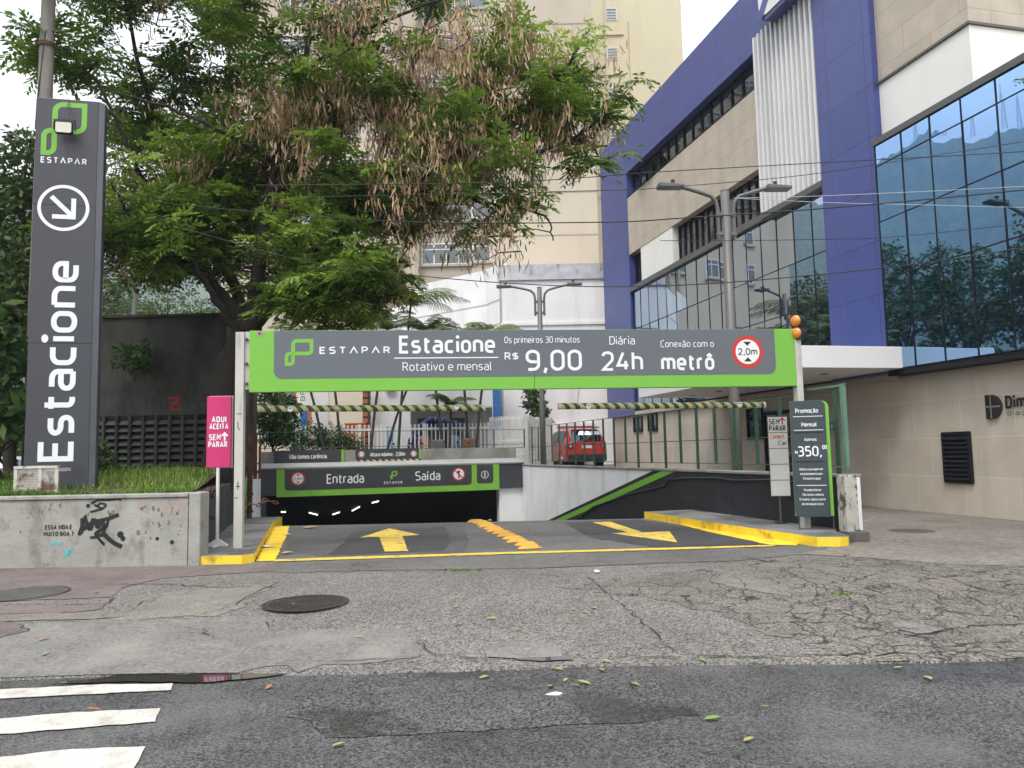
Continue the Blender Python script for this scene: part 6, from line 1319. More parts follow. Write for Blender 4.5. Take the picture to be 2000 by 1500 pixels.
cable('pale cable sagging slightly across the right mirrored glass', [(1433, 387), (1625, 396), (1800, 400), (2000, 405), (2400, 410)], 11.2, .004, M_CABL)
# ================================================================== VEGETATION
def mat_leaf(name, c_lo, c_hi, trans=.3, rough=.5):
    """leaf colour follows the clump's own tone; thin leaves let some light through"""
    m = bpy.data.materials.new(name); n, l, b = _nodes(m); MATS[name] = m; n.remove(b); o = n['Material Output']
    a = n.new('ShaderNodeAttribute'); a.attribute_name = 'tone'; x = n.new('ShaderNodeMixRGB'); x.inputs[1].default_value = c_lo + (1,); x.inputs[2].default_value = c_hi + (1,); l.new(a.outputs['Fac'], x.inputs[0])
    d = n.new('ShaderNodeBsdfPrincipled'); d.inputs['Roughness'].default_value = rough; d.inputs['Specular IOR Level'].default_value = .3; l.new(x.outputs[0], d.inputs['Base Color'])
    t = n.new('ShaderNodeBsdfTranslucent'); l.new(x.outputs[0], t.inputs[0]); mxs = n.new('ShaderNodeMixShader'); mxs.inputs[0].default_value = trans; l.new(d.outputs[0], mxs.inputs[1]); l.new(t.outputs[0], mxs.inputs[2]); l.new(mxs.outputs[0], o.inputs[0]); return m
M_LEAF = mat_leaf('feathery_leaf', (.035, .085, .012), (.30, .44, .06), .42)
M_POD = mat_leaf('dry_pod', (.22, .13, .065), (.66, .47, .29), .25, .7)
M_LEAF2 = mat_leaf('broad_leaf', (.022, .055, .014), (.085, .16, .03), .25)
M_LEAF3 = mat_leaf('far_leaf', (.04, .075, .025), (.13, .19, .05), .2)
M_PALM = mat_leaf('palm_leaf', (.05, .085, .03), (.17, .22, .07), .2)
M_BARK = mat('dark_bark', (.026, .021, .017), .9, var=.35, vscale=3, bump=.6, bscale=18, fine=.25, fscale=30)
M_GRASS = mat_leaf('grass_blade', (.06, .13, .02), (.27, .38, .07), .3)

def frond_proto(rng, L=.46, pairs=5):
    """one feathery leaf: a drooping midrib with two rows of narrow leaflets; returns verts (n,4,3)"""
    q = []
    for i in range(pairs):
        u = (i + .6) / pairs; x = L * u; z = .10 * L * math.sin(u * 2.2) * 2 - .48 * L * u * u; w = L * .46 * math.sin(math.pi * (.14 + .78 * u)) ** .7
        for s in (-1, 1):
            a = math.radians(62 - 22 * u); d = np.array([math.cos(a), s * math.sin(a), -.16 - .22 * rng.random()]); d /= np.linalg.norm(d); p0 = np.array([x, 0, z]); p1 = p0 + d * w; e = np.array([1, 0, .0]) * L * .038; nn = np.array([0, 0, .012 * rng.normal()])
            q.append([p0, p0 + (p1 - p0) * .45 + e * 2.3 + nn, p1, p0 + (p1 - p0) * .45 - e * 2.3 - nn])
    q.append([[0, -.004, 0], [0, .004, 0], [L, .002, -.24 * L], [L, -.002, -.24 * L]])
    return np.array(q)
def rosette(rng, nf, L):
    Q = []
    for k in range(nf):
        f = frond_proto(rng, L * rng.uniform(.75, 1.2)); az = 2 * math.pi * k / nf + rng.normal() * .25; el = rng.uniform(-.3, .6)
        c, s = math.cos(el), math.sin(el); Ry = np.array([[c, 0, -s], [0, 1, 0], [s, 0, c]]); c, s = math.cos(az), math.sin(az); Rz_ = np.array([[c, -s, 0], [s, c, 0], [0, 0, 1]])
        Q.append(f @ (Rz_ @ Ry).T)
    return np.concatenate(Q)
def pods(rng, n):
    Q = []
    for k in range(n):
        L = rng.uniform(.09, .22); w = rng.uniform(.010, .018); a = rng.uniform(0, 6.28); r = abs(rng.normal()) * .17; p = np.array([r * math.cos(a), r * math.sin(a), rng.normal() * .13]); b = rng.uniform(0, 6.28); sd = np.array([math.cos(b), math.sin(b), 0]); sw = np.array([rng.normal() * .022, rng.normal() * .022, 0])
        z = np.array([0, 0, -1.0])
        for i in range(2):
            u0, u1 = i / 2, (i + 1) / 2; q0 = p + z * L * u0 + sw * u0 * u0 * 2; q1 = p + z * L * u1 + sw * u1 * u1 * 2; w0 = w * (.45 + (i > 0) * .55); w1 = w * (1 if i == 0 else .35)
            Q.append([q0 - sd * w0, q0 + sd * w0, q1 + sd * w1, q1 - sd * w1])
    return np.array(Q)
def scatter(protos, pts, scl, tones, rng, tilt=.25):
    V = []; T = []
    for p, s, tn in zip(pts, scl, tones):
        q = protos[rng.integers(len(protos))]; a = rng.uniform(0, 6.283); c, sn = math.cos(a), math.sin(a); Rz_ = np.array([[c, -sn, 0], [sn, c, 0], [0, 0, 1]]); tx, ty = rng.normal() * tilt, rng.normal() * tilt
        Rx = np.array([[1, 0, 0], [0, math.cos(tx), -math.sin(tx)], [0, math.sin(tx), math.cos(tx)]]); Ry = np.array([[math.cos(ty), 0, math.sin(ty)], [0, 1, 0], [-math.sin(ty), 0, math.cos(ty)]])
        v = q @ (Rx @ Ry @ Rz_).T * s + p; V.append(v.reshape(-1, 3)); T.append(np.full(len(v) * 4, tn) + rng.normal(size=len(v) * 4) * 0 + np.repeat(rng.normal(size=len(v)) * .10, 4))
    V = np.concatenate(V); T = np.clip(np.concatenate(T), 0, 1); Fq = np.arange(len(V)).reshape(-1, 4); return V, Fq, T
# a cheap smooth 3-D noise for gaps
_ph = RNG.uniform(0, 6.28, (14, 3)); _fr = RNG.normal(size=(14, 3)) * 1.15; _p0 = RNG.uniform(0, 6.28, 14)
def lump(P, k=1.0): return np.mean(np.sin(P @ (_fr * k).T + _p0), axis=1) * 3.0

def curve_tube(mb, pts, r0, r1, n=8, sub=5, wob=.0):
    P = [Vector(p) for p in pts]; out = []
    for i in range(len(P) - 1):
        p0, p1, p2, p3 = P[max(i - 1, 0)], P[i], P[i + 1], P[min(i + 2, len(P) - 1)]
        for k in range(sub):
            u = k / sub; out.append(.5 * ((2 * p1) + (p2 - p0) * u + (2 * p0 - 5 * p1 + 4 * p2 - p3) * u * u + (3 * p1 - p0 - 3 * p2 + p3) * u ** 3) + Vector((random.gauss(0, wob), random.gauss(0, wob), random.gauss(0, wob))))
    out.append(P[-1]); m = len(out); mb.tube(out, [r0 + (r1 - r0) * (i / (m - 1)) ** .8 for i in range(m)], n); return out

# ---------------------------------------------------------------- the big tree
rng = np.random.default_rng(3)
tb_ = atY(423, 905, 15.7); t = thing('big_tree', 'large spreading tree with feathery green leaves and masses of hanging tan pods', 'tree', (0, 0, 0))
A = lambda px, py, Y: atY(px, py, Y)
tr = MB(); SK = []
def limb(pts, r0, r1, sub=6, wob=.02): SK.append((curve_tube(tr, [A(*p) for p in pts], r0, r1, 10, sub, wob), r1))
curve_tube(tr, [Vector((A(421, 930, 15.6).x, 15.6, .85)), A(430, 870, 15.6), A(438, 790, 15.6), A(452, 720, 15.6), A(478, 655, 15.6), A(486, 632, 15.6)], .33, .27, 14, 5, .012)
limb([(476, 660, 15.6), (455, 605, 15.6), (428, 570, 15.7), (398, 535, 15.9), (352, 430, 16.3), (320, 300, 16.6), (270, 120, 17), (240, -40, 17)], .17, .03)
limb([(470, 668, 15.5), (440, 610, 15.2), (405, 560, 14.9), (375, 500, 14.7), (360, 420, 14.6)], .10, .03)
limb([(474, 660, 15.7), (462, 600, 16.1), (448, 550, 16.4), (400, 460, 17)], .11, .04)
limb([(478, 650, 15.6), (470, 590, 15.9), (440, 510, 16.6), (420, 400, 17.4), (440, 250, 18), (450, 60, 18.5)], .15, .03)
limb([(484, 645, 15.6), (500, 570, 15.4), (515, 450, 15.2), (540, 320, 15.2), (590, 150, 15.3), (620, -30, 15.5)], .19, .035)
limb([(488, 645, 15.6), (520, 600, 15.4), (565, 560, 15.2), (625, 500, 15), (695, 425, 14.9), (780, 378, 14.8), (860, 318, 14.7), (935, 262, 14.6), (1015, 215, 14.5), (1095, 150, 14.4), (1130, 90, 14.4)], .20, .025)
limb([(695, 425, 14.9), (735, 330, 15.2), (780, 200, 15.6), (830, 60, 16), (850, -60, 16)], .10, .025)
limb([(865, 315, 14.7), (950, 318, 14.3), (1050, 300, 14.1), (1150, 250, 14), (1200, 200, 14)], .065, .014)
limb([(800, 370, 14.8), (880, 380, 14.4), (960, 400, 14.3), (1060, 420, 14.2), (1080, 470, 14.2)], .05, .012)
limb([(625, 500, 15), (690, 510, 14.6), (720, 560, 14.3), (745, 580, 14.2)], .06, .014)
limb([(520, 600, 15.4), (600, 590, 15), (660, 600, 14.6)], .05, .014)
limb([(428, 570, 15.7), (380, 520, 15), (310, 470, 14.5), (250, 420, 14.2), (215, 350, 14)], .07, .016)
limb([(590, 150, 15.3), (680, 80, 14.6), (800, 20, 14.2), (950, -30, 14)], .06, .016)
limb([(352, 430, 16.3), (270, 330, 15.6), (200, 180, 15.2), (120, 90, 15)], .07, .015)
limb([(540, 320, 15.2), (440, 260, 14.4), (330, 210, 14), (220, 180, 13.8)], .06, .015)
limb([(515, 450, 15.2), (580, 400, 16.4), (640, 300, 17.4), (700, 150, 18.4), (740, 0, 19)], .10, .02)
limb([(935, 262, 14.6), (960, 180, 14.6), (990, 110, 14.8), (1010, 30, 15)], .05, .014)
EL = [  # px, py, Y, rx px, ry px, depth m, pod share, weight
 (300, 100, 15.4, 260, 170, 2.8, .25, .62), (600, 90, 15.2, 300, 190, 2.8, .72, .95), (860, 130, 15.0, 190, 140, 2.2, .92, .62), (1080, 170, 14.5, 105, 95, 1.2, .45, .16),
 (330, 320, 15.4, 170, 110, 2.2, .3, .5), (440, 400, 16.0, 190, 150, 2.2, .06, .75), (300, 470, 15.0, 130, 75, 1.4, .03, .42), (640, 330, 15.6, 170, 130, 2.4, .75, .68),
 (640, 470, 15.4, 120, 90, 1.6, .2, .42), (650, 580, 14.9, 100, 50, 1.1, .02, .34), (830, 290, 15.0, 150, 130, 1.8, .9, .5), (980, 330, 14.4, 130, 80, 1.2, .75, .26),
 (1120, 290, 14.2, 90, 80, .8, .6, .13), (930, 425, 14.4, 130, 60, 1.0, .25, .15), (1060, 430, 14.2, 55, 55, .5, .35, .05), (740, 420, 15.0, 110, 80, 1.5, .5, .26), (1020, 240, 14.5, 110, 60, 1.0, .6, .15),
 (560, -110, 15.5, 520, 130, 3, .3, 1.2), (200, -90, 15.5, 250, 130, 2.5, .2, .5), (380, 260, 17.6, 260, 170, 1.2, .1, .5), (140, 110, 15.2, 60, 55, .9, .08, .11), (705, 545, 14.3, 60, 50, .6, .05, .12), (510, 520, 17, 120, 45, 1.2, 0, .12)]
G_pts = []; P_pts = []; G_t = []
for (px, py, Y, rx, ry, dp, ps, wt) in EL:
    c = np.array(A(px, py, Y)); k = Y / F; rad = np.array([rx * k, dp, ry * k]); n = int(88 * wt * (1.3 if ps < .1 else 1))
    u = rng.normal(size=(n, 3)); u /= np.linalg.norm(u, axis=1)[:, None]; u *= (rng.random(n) ** .42)[:, None]; P = c + u * rad
    P = P[(lump(P) > -.42) & (lump(P, 2.2) > -.45)]; pod = rng.random(len(P)) < ps * (.75 + .5 * (lump(P, .8) > 0))
    for p, ispod in zip(P, pod):       # a bough: a flat spray of leaf rosettes, or a bunch of hanging pods
        if ispod:
            m = int(rng.integers(6, 12)); P_pts.append(p + rng.normal(size=(m, 3)) * np.array([.36, .36, .26]))
        if not ispod or rng.random() < .55:
            m = int(rng.integers(2, 4)) if ispod else int(rng.integers(4, 8)); tn = np.clip(rng.normal() * .24 + .42, .03, .97); G_pts.append(p + rng.normal(size=(m, 3)) * np.array([.34, .34, .09]) + np.array([0, 0, .22 if ispod else 0])); G_t.append(np.full(m, tn))
G_pts = np.concatenate(G_pts); P_pts = np.concatenate(P_pts); G_t = np.concatenate(G_t)
def clear(P):   # nothing of the crown reaches into the buildings or down to the sign
    return P[(P[:, 2] > 3.6)]
kk = G_pts[:, 2] > 3.6; G_pts, G_t = G_pts[kk], G_t[kk]; P_pts = clear(P_pts)
print('clumps', len(G_pts), 'pods', len(P_pts))
RO = [rosette(rng, int(rng.integers(5, 8)), .44) for _ in range(8)]
V, Fq, T = scatter(RO, G_pts, rng.uniform(.7, 1.15, len(G_pts)), np.clip(G_t + rng.normal(size=len(G_pts)) * .08, .02, .98), rng, .3)
npmesh('leaves', V, Fq, M_LEAF, t, T)
PO_d = [pods(rng, int(rng.integers(12, 24))) for _ in range(10)]
V, Fq, T = scatter(PO_d, P_pts, rng.uniform(.8, 1.25, len(P_pts)), np.clip(.5 + rng.normal(size=len(P_pts)) * .25, 0, 1), rng, .12)
npmesh('seed_pods', V, Fq, M_POD, t, T)
# twigs: every clump hangs on a thin branch running to the nearest limb
SP = np.array([tuple(p) for pts, _ in SK for p in pts[2:]])
allp = np.concatenate([G_pts, P_pts]); order = rng.permutation(len(allp))[:2200]
nodes = SP.copy(); sel = allp[order]
d0 = np.min(np.linalg.norm(sel[:, None, :] - SP[None, :, :], axis=2), axis=1); sel = sel[np.argsort(d0)]
NV = []; NF = []; cnt = 0; nodes = list(map(tuple, SP)); N_ = np.zeros((len(SP) + len(sel), 3)); N_[:len(SP)] = SP; nn = len(SP)
for p in sel:
    d = np.linalg.norm(N_[:nn] - p, axis=1) + 1.2 * np.maximum(0, N_[:nn, 2] - p[2]); j = int(np.argmin(d)); q = N_[j]; L = np.linalg.norm(p - q); N_[nn] = p; nn += 1
    if L < .05 or L > 3: continue
    r0 = .010 + .009 * min(L, 1.5); mid = (p + q) / 2 + np.array([0, 0, .06 * L]) + rng.normal(size=3) * .04 * L; ax = (p - q) / L; a = np.cross(ax, [0, 0, 1.0]); a = a / (np.linalg.norm(a) + 1e-6); b = np.cross(ax, a)
    for c, r in ((q, r0), (mid, r0 * .75), (p, .004)):
        for k in range(3): NV.append(c + (a * math.cos(2.094 * k) + b * math.sin(2.094 * k)) * r)
    for s in (0, 3):
        for k in range(3): NF.append((cnt + s + k, cnt + s + (k + 1) % 3, cnt + s + 3 + (k + 1) % 3, cnt + s + 3 + k))
    cnt += 9
tk = tr.build('trunk', M_BARK, t, smooth=True); npmesh('twigs', NV, NF, M_BARK, t)

# ---------------------------------------------------------------- other trees and shrubs: clumps of separate leaves on limbs
def leaf_clump(rng, n, rad, L, W, flat=.55):
    Q = []
    for k in range(n):
        d = rng.normal(size=3); d /= np.linalg.norm(d); d[2] = abs(d[2]) * .8 - .15; p = d * rad * rng.random() ** .5; o = d + rng.normal(size=3) * .5; o[2] -= .35; o /= np.linalg.norm(o); s = np.cross(o, [0, 0, 1.0] + rng.normal(size=3) * flat); s /= np.linalg.norm(s) + 1e-6; l = L * rng.uniform(.6, 1.2); w = W * rng.uniform(.7, 1.2)
        Q.append([p, p + o * l * .5 + s * w, p + o * l, p + o * l * .5 - s * w])
    return np.array(Q)
def tree(name, label, cat, base, ells, n, m, clump=(26, .32, .16, .035), group=None, trunk=.2, bark=None, seed=1, tone=.45, h0=None, cl_scale=(.8, 1.3), gap=-.7):
    """trunk and limbs up to each bough (centre, radii), leaves in clumps through the boughs"""
    rg = np.random.default_rng(seed); t = thing(name, label, cat, base, 0, group); C_ = []
    tk = MB(); top = max(e[0][2] for e in ells)
    if trunk:
        cx_ = np.mean([e[0] for e in ells], axis=0); fork = np.array([cx_[0] * .35, cx_[1] * .35, h0 if h0 else top * .35]); curve_tube(tk, [(0, 0, -.15), tuple(fork * .5 + rg.normal(size=3) * .05), tuple(fork)], trunk, trunk * .75, 9, 4, .01)
        for e in ells: curve_tube(tk, [tuple(fork), tuple((fork + np.array(e[0])) / 2 + rg.normal(size=3) * .15 + np.array([0, 0, .1])), tuple(e[0]), tuple(np.array(e[0]) + np.array([0, 0, e[1][2] * .6]))], trunk * .5, trunk * .08, 6, 4, .02)
        tk.build('trunk', bark or M_BARK, t, smooth=True)
    vol = np.array([np.prod(e[1]) ** (2 / 3) for e in ells]); vol = vol / vol.sum(); P = []
    for e, w in zip(ells, vol):
        k = int(n * w); u = rg.normal(size=(k, 3)); u /= np.linalg.norm(u, axis=1)[:, None]; u *= (rg.random(k) ** .3)[:, None]; P.append(np.array(e[0]) + u * np.array(e[1]))
    P = np.concatenate(P); P = P[lump(P + np.array(base), 1.3) > gap]; P = P[P[:, 2] > .05]
    pr = [leaf_clump(rg, *clump) for _ in range(6)]
    V, Fq, T = scatter(pr, P, rg.uniform(*cl_scale, len(P)), np.clip(tone + lump(P + np.array(base), 2.0) * .22 + rg.normal(size=len(P)) * .15, 0, 1), rg, .3)
    npmesh('crown', V, Fq, m, t, T); return t
# the trees at the left edge, behind the totem
tree('leafy_tree', 'dense dark green tree at the left edge behind the totem', 'tree', (-12.0, 18.4, .9), [((-.6, 0, 6.0), (1.5, 1.4, 1.8)), ((.3, .3, 7.5), (1.1, 1.2, 1.2)), ((-1.6, 0, 4.4), (1.4, 1.2, 1.3)), ((.4, -.3, 4.6), (.9, .9, 1.2)), ((-.3, 0, 3.1), (1.4, 1.0, .9)), ((-2.4, .3, 6.8), (1.3, 1.2, 1.4))], 620, M_LEAF3, (22, .36, .22, .05), trunk=.16, seed=11, tone=.5, gap=-.45)
tree('shrub', 'broad leaved dark shrub with long pointed leaves beside the totem', 'shrub', (-9.0, 13.6, .93), [((-.2, 0, 1.6), (.8, .5, 1.1)), ((-.8, .2, .9), (.8, .5, .8)), ((-.5, 0, 2.7), (.6, .5, .7))], 130, M_LEAF2, (12, .22, .34, .06), trunk=.05, seed=12, tone=.6, h0=.5)
tree('shrub', 'small leafy shoot growing beside the black louvres right of the totem', 'shrub', (-8.6, 15.9, .95), [((0, 0, .45), (.3, .25, .45))], 26, M_LEAF2, (12, .16, .17, .035), trunk=.02, seed=13, tone=.4, h0=.2)
tree('shrub', 'sprig of leaves sticking out of the dark wall right of the totem', 'shrub', (-8.25, 16.7, 3.3), [((0, 0, .35), (.5, .25, .35))], 22, M_LEAF2, (12, .2, .2, .04), trunk=.02, seed=14, tone=.45, h0=.1)
# far tree and street trees through the gap
for i, (px, Y, top, r_, lb) in enumerate(((322, 52, 556, 3.2, 'rounded green tree on the far street seen through the gap under the big tree'), (245, 60, 592, 2.4, 'smaller pale green tree left of the rounded far tree'), (20, 46, 795, 2.4, 'dark street tree low at the left edge behind the white cars'), (395, 58, 606, 1.8, 'low far tree right of the rounded tree, against the sky'))):
    b = atY(px, 890, Y); zt = atY(px, top, Y).z - .5
    tree('street_tree', lb, 'tree', (b.x, Y, .5), [((0, 0, zt - r_ * .55), (r_, r_, r_ * .6)), ((-r_ * .7, .2, zt - r_ * .9), (r_ * .7, r_, r_ * .6)), ((r_ * .75, -.3, zt - r_ * .95), (r_ * .75, r_, r_ * .55)), ((0, 0, zt - r_ * 1.5), (r_ * 1.1, r_, r_ * .6))], 520, M_LEAF3, (26, .42, .20, .07), 'trees on the far street', .2, seed=20 + i, tone=.55)
# tall trees further left, which the mirrored glass shows
for i, (x, y, h, lb) in enumerate(((-29.5, 52, 15.5, 'first'), (-32, 47, 17.5, 'second'), (-35, 42, 17, 'third'), (-36.5, 36.5, 18.5, 'fourth'), (-38, 31, 17, 'fifth'), (-40, 25, 18, 'sixth'))):
    rg = random.Random(i)
    ell = [((rg.uniform(-.6, .6), rg.uniform(-1, 1), h - 2.2), (2.4, 2.6, 2.0)), ((-1.8, -1.2, h - 4.5), (2.2, 2.4, 1.9)), ((1.6, 1.4, h - 4.8), (2.3, 2.4, 2.0)), ((.4, -1.8, h - 6.8), (2.7, 2.6, 2.1)), ((-.6, 1.6, h - 8), (2.8, 2.9, 2.2)), ((0, 0, h - 11), (2.9, 3.0, 2.4)), ((0, .5, 3), (2.6, 2.6, 2.3))]
    tree('park_tree', 'tall dark park tree beyond the left edge, %s of the row reflected in the glass' % lb, 'tree', (x, y, .5), ell, 620, M_LEAF2, (22, .62, .34, .10), 'tall park trees reflected in the glass', .3, seed=40 + i, tone=.5)
# bushes behind the parapet
Yf = 30.9
tree('bush', 'leafy dark bush rising left of the picket fence above the garage', 'bush', (fx(528, 29.5), 29.5, .7), [((0, 0, 2.6), (.75, .6, .9)), ((.35, 0, 1.7), (.8, .6, .7)), ((-.1, 0, 3.6), (.5, .5, .5)), ((.6, .1, 2.4), (.5, .4, .5))], 260, M_LEAF2, (18, .24, .17, .045), trunk=.06, seed=30, tone=.5, h0=.8)
tree('hedge', 'clipped dark hedge among palm trunks behind the white pickets', 'hedge', (fx(630, 31.2), 31.2, .7), [((-.5, 0, 1.1), (.8, .5, 1.0)), ((.4, 0, 1.05), (.8, .5, .9)), ((1.1, 0, .9), (.5, .4, .8))], 300, M_LEAF2, (20, .2, .12, .03), trunk=.04, seed=31, tone=.5, h0=.3)
tree('bush', 'small leafy plant topping the white panel fence beside the second lamp post', 'bush', (fx(1042, 33), 33.0, .7), [((0, 0, 3.0), (.45, .4, .6)), ((.2, 0, 2.3), (.4, .4, .4)), ((0, 0, 1.2), (.3, .3, .7))], 80, M_LEAF2, (14, .2, .2, .05), trunk=.04, seed=32, tone=.55, h0=1.2)
# palms
def palm(label, x, y, z, h, lean, n=9, L=1.9, r=.055, seed=1, group='palms behind the parapet'):
    rg = random.Random(seed); t = thing('palm_tree', label, 'palm', (x, y, z), 0, group); tk = MB(); top = Vector((lean, 0, h))
    out = curve_tube(tk, [(0, 0, -.1), (lean * .35, 0, h * .45), tuple(top)], r * 1.15, r * .8, 9, 8); 
    for k in range(2, len(out) - 1): tk.tube([out[k] - Vector((0, 0, .012)), out[k] + Vector((0, 0, .012))], r * 1.12, 9)
    tk.build('trunk', M_PTRUNK, t, smooth=True); V = []; T = []
    for k in range(n):
        az = 6.283 * k / n + rg.uniform(-.3, .3); el = rg.uniform(.45, 1.42); l = L * rg.uniform(.75, 1.15); d = Vector((math.cos(az), math.sin(az), 0)); sd = Vector((-d.y, d.x, 0)); p = top.copy(); e = el; pts = [p.copy()]; m_ = 14
        for i in range(m_): p = p + (d * math.cos(e) + Vector((0, 0, math.sin(e)))) * (l / m_); pts.append(p.copy()); e -= (el + .45) / m_ * 1.05
        tn = rg.uniform(.2, .8)
        for i in range(1, m_ + 1):
            u = i / m_; w = .50 * L * .5 * math.sin(math.pi * (.1 + .86 * u)) ** .7; ax = (pts[i] - pts[i - 1]).normalized(); 
            for j in (0, .5):
                c = pts[i - 1].lerp(pts[i], j)
                for s in (-1, 1):
                    o = (sd * s + ax * .75 + Vector((0, 0, -.45 + rg.uniform(-.15, .15)))).normalized(); e2 = ax * .024
                    V += [c - e2, c + e2, c + o * w * .6 + e2 * .9 + Vector((0, 0, .0)), c + o * w * .6 - e2 * .9]; V += [c + o * w * .6 - e2 * .9, c + o * w * .6 + e2 * .9, c + o * w + Vector((0, 0, -.12 * w)), c + o * w + Vector((0, 0, -.12 * w)) - e2 * .3]; T += [tn] * 8
            V += [pts[i - 1] - sd * .012, pts[i - 1] + sd * .012, pts[i] + sd * .01, pts[i] - sd * .01]; T += [tn] * 4
    npmesh('fronds', np.array([tuple(v) for v in V]), np.arange(len(V)).reshape(-1, 4), M_PALM, t, T); return t
M_PTRUNK = mat('palm_trunk', (.04, .034, .03), .85, var=.35, vscale=8, bump=.3, bscale=25, stain=(.13, .12, .105), sscale=6, sstretch=(1, 1, 2), spos=(.55, .7), samt=.6)
PB = [(640, 598, 30.6, 660, 'palm with a dark trunk leaning left, leftmost by the shop totem'), (668, 645, 30.9, 610, 'slim palm just right of the hedge'), (718, 742, 30.7, 640, 'palm trunk leaning right beside the orange bin'), (742, 800, 30.5, 675, 'palm leaning strongly right across the orange bin'), (773, 792, 30.8, 592, 'tall palm whose crown shows above the gantry sign'), (866, 846, 30.7, 650, 'dark palm left of the shop doorway'), (874, 880, 31.0, 795, 'short palm with low fronds under the gantry sign'), (924, 944, 30.8, 660, 'palm leaning right in front of the grey wall'), (915, 905, 31.2, 668, 'thin straight palm right of the balloons')]
for i, (pb_, pt_, Y, yt_, lb) in enumerate(PB):
    x = (pb_ - 1000) / F * Y; xt = (pt_ - 1000) / F * Y; z = hz(Y); zt = 1.45 + ((903 - .0205 * pt_) - yt_) * Y / F
    # the trunk passes its pictured line between the fence and the sign
    zs_, ze_ = 1.6, 3.9; xs_, xe_ = x, xt; k = (xe_ - xs_) / (ze_ - zs_) if zt > 4.2 else (xt - x) / (zt - z); k = max(-.4, min(.4, k * (.8 if zt > 4.2 else 1)))
    palm(lb, x, Y, z, zt - z, k * min(zt - z, 4.5), n=11 if i == 4 else 9, L=2.7 if i == 4 else (1.3 if i == 6 else 1.7), seed=50 + i)
# weeds at the foot of the graffiti wall
def tuft(px, py, n, h, label):
    p = onG(px, py); rg = np.random.default_rng(px); V = []
    for k in range(n):
        a = rg.uniform(0, 6.28); l = h * rg.uniform(.5, 1.2); b = np.array([rg.normal() * .10, rg.normal() * .02 - .01, 0]); d = np.array([math.cos(a) * .6, math.sin(a) * .4 - .2, 1.0]) * l; w = np.array([.008, 0, 0]); e = np.array([d[0] * .6, d[1] * .6, -.25 * l]); V += [b - w, b + w, b + d * .6 + w * .8, b + d * .6 - w * .8, b + d * .6 - w * .8, b + d * .6 + w * .8, b + d + e + w * .2, b + d + e - w * .2]
    t = npmesh('weed_tuft', V, np.arange(len(V)).reshape(-1, 4), M_GRASS, None, np.repeat(rg.uniform(.2, .9, len(V) // 8), 8)); t.location = (p.x, p.y, zs(p.x, p.y) + .002); tag(t, label, 'weed')
tuft(62, 1108, 60, .16, 'grass tuft at the wall foot below the stencil, nearest the left edge'); tuft(250, 1103, 70, .18, 'bushy grass tuft at the foot of the graffiti wall near its middle'); tuft(98, 1110, 36, .09, 'flat weed at the wall foot beside the leftmost tuft'); tuft(335, 1103, 30, .07, 'small weed at the wall foot near the end pier'); tuft(905, 1117, 30, .05, 'low weed growing from the long crack across the driveway'); tuft(1630, 1165, 24, .04, 'tiny weed in the crazed pavement')
# grass of the bank
n = 15000; rg = np.random.default_rng(5); y = 10.78 + (rg.random(n) ** 1.9) * 6.1; x = -10.5 + rg.random(n) * 6.3; k = x < (-4.35 - .27 * (y - 10.6) - .22); x, y = x[k], y[k]; n = len(x)
z = .93 + np.minimum(.25, .07 * np.maximum(0, y - 12)) + .03 * np.sin(x * 2.1 + y)
h = rg.uniform(.05, .17, n) * (1 + .5 * np.sin(x * 1.3) * np.sin(y * 1.7)) * (1 + .35 * (y > 12)); a = rg.uniform(0, 6.28, n); ln = rg.uniform(.1, .8, n)
B = np.stack([x, y, z], 1); D = np.stack([np.cos(a) * ln, np.sin(a) * ln - .12, np.ones(n)], 1) * h[:, None]; Wd = np.stack([np.cos(a + 1.57), np.sin(a + 1.57), np.zeros(n)], 1) * .007; E2 = np.stack([np.cos(a) * ln * .6, np.sin(a) * ln * .6 - .1, -.3 * np.ones(n)], 1) * h[:, None]
V = np.stack([B - Wd, B + Wd, B + D * .6 + Wd * .8, B + D * .6 - Wd * .8, B + D * .6 - Wd * .8, B + D * .6 + Wd * .8, B + D + E2 + Wd * .1, B + D + E2 - Wd * .1], 1).reshape(-1, 3)
tn = np.clip(.5 + .3 * np.sin(x * .9 + 2 * np.sin(y)) + rg.normal(size=n) * .2, 0, 1)
tag(npmesh('grass', V, np.arange(len(V)).reshape(-1, 4), M_GRASS, None, np.repeat(tn, 8)), 'uneven green grass on the bank behind the graffiti wall', None, None, 'stuff')

# ---------------------------------------------------------------- traffic light far left
p = atY(26, 900, 36); t = thing('traffic_light', 'traffic light showing green on a thin pole at the left edge', 'traffic light', (p.x, 36, .0), 0)
z1 = atY(26, 800, 36).z; MB().tube([(0, 0, 0), (0, 0, z1)], .07, 10).build('pole', M_GREYTRIM, t); zl = atY(24, 836, 36).z; hb = MB(); hb.box(-.17, .17, -.2, -.02, zl - .25, zl + .75); hb.build('housing', M_BLKV, t, bevel=.02)
MB().disc_y(0, zl, .10, -.205, 20).build('green_lamp', mat('lit_green', (.05, .5, .3), .4, var=0, emit=(.05, .9, .45, 1.5)), t); MB().disc_y(0, zl + .27, .10, -.205, 20).disc_y(0, zl + .54, .10, -.205, 20).build('dark_lamps', M_FRAME, t)

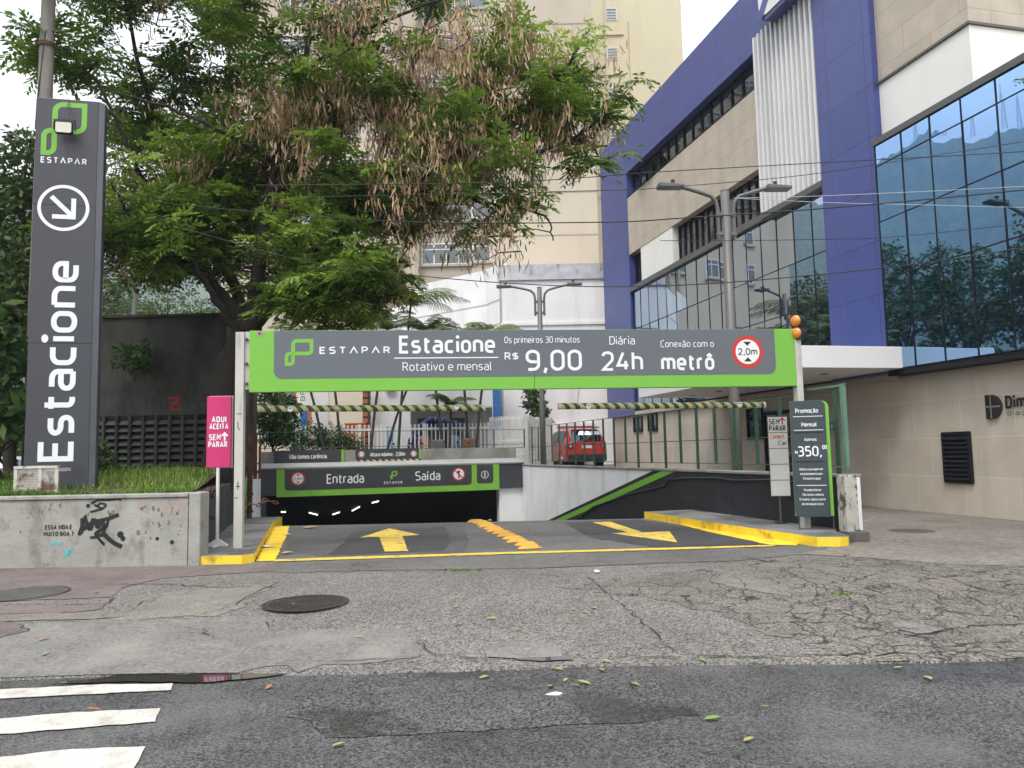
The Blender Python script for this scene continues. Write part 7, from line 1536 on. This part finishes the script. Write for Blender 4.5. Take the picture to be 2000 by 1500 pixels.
# ================================================================== HILLS WITH MASTS
rg = np.random.default_rng(9); na, nr = 360, 26; az = np.radians(np.linspace(-100, 4, na)); V = []
def ridge(a):
    d = math.degrees(a); b = 290 * math.exp(-((d + 58) / 22) ** 2) + 190 * math.exp(-((d + 28) / 12) ** 2) + 95 * math.exp(-((d + 84) / 14) ** 2) + 40
    return b + 8 * math.sin(d * .55) + 4 * math.sin(d * 1.7 + 1) + 1.5 * math.sin(d * 5.1)
for i, a in enumerate(az):
    hr = ridge(a)
    for j in range(nr):
        u = j / (nr - 1); r = 380 + 620 * u; q = (u / .85) ** 1.35 if u < .85 else 1 - .5 * (u - .85)
        z = hr * q * (1 + .10 * math.sin(i * .23 + 3 * u) * (1 - u)) + rg.normal() * (1.2 + 1.2 * u) - 2; V.append((r * math.sin(a), r * math.cos(a), z))
Fq = [(i * nr + j, (i + 1) * nr + j, (i + 1) * nr + j + 1, i * nr + j + 1) for i in range(na - 1) for j in range(nr - 1)]
o = npmesh('hills', V, Fq, mat('forest_hill', (.05, .085, .05), .95, var=.4, vscale=.05, fine=.45, fscale=.16, stain=(.16, .15, .13), sscale=.02, spos=(.62, .7), samt=.5)); o.data.shade_smooth(); struct(o)
def mast(dg, h, label):
    a = R(dg); r = 380 + 620 * .85; z = ridge(a) - 3; t = thing('antenna_mast', label, 'antenna mast', (r * math.sin(a), r * math.cos(a), z), -a, 'masts on the ridge'); m = MB(); w = 2.0
    for sx_ in (-1, 1):
        for sy in (-1, 1): m.tube([(sx_ * w, sy * w, 0), (sx_ * .5, sy * .5, h)], .28, 4)
    for k in range(9):
        z0 = h * k / 9; w0 = w + (.5 - w) * k / 9; w1 = w + (.5 - w) * (k + 1) / 9; m.tube([(-w0, -w0, z0), (w1, -w1, z0 + h / 9)], .16, 4); m.tube([(w0, -w0, z0), (-w1, -w1, z0 + h / 9)], .16, 4)
    m.build('lattice', mat('mast_steel', (.22, .22, .22), .6), t); MB().tube([(0, 0, h), (0, 0, h * 1.25)], .3, 5).build('spire', mat('mast_steel', (.22, .22, .22)), t)
for k, (d, h) in enumerate(((-50.5, 26), (-54, 18), (-56.5, 38), (-57.2, 30), (-59.8, 44), (-60.6, 36), (-61.6, 28))): mast(d, h, 'lattice antenna mast on the wooded ridge, %s counting towards the left' % ('first', 'second', 'third', 'fourth', 'fifth', 'sixth', 'seventh')[k])

# ================================================================== AIR
hzb = MB(); hzb.box(-1150, 1150, -60, 1150, -2.5, 420)
hm = bpy.data.materials.new('haze'); n, l, b = _nodes(hm); n.remove(b); vv = n.new('ShaderNodeVolumePrincipled'); vv.inputs['Color'].default_value = (.80, .88, 1, 1); vv.inputs['Density'].default_value = .0006; vv.inputs['Anisotropy'].default_value = .2; l.new(vv.outputs[0], n['Material Output'].inputs['Volume'])
tag(hzb.build('haze', hm), 'thin bluish air over the far hills', None, None, 'stuff')
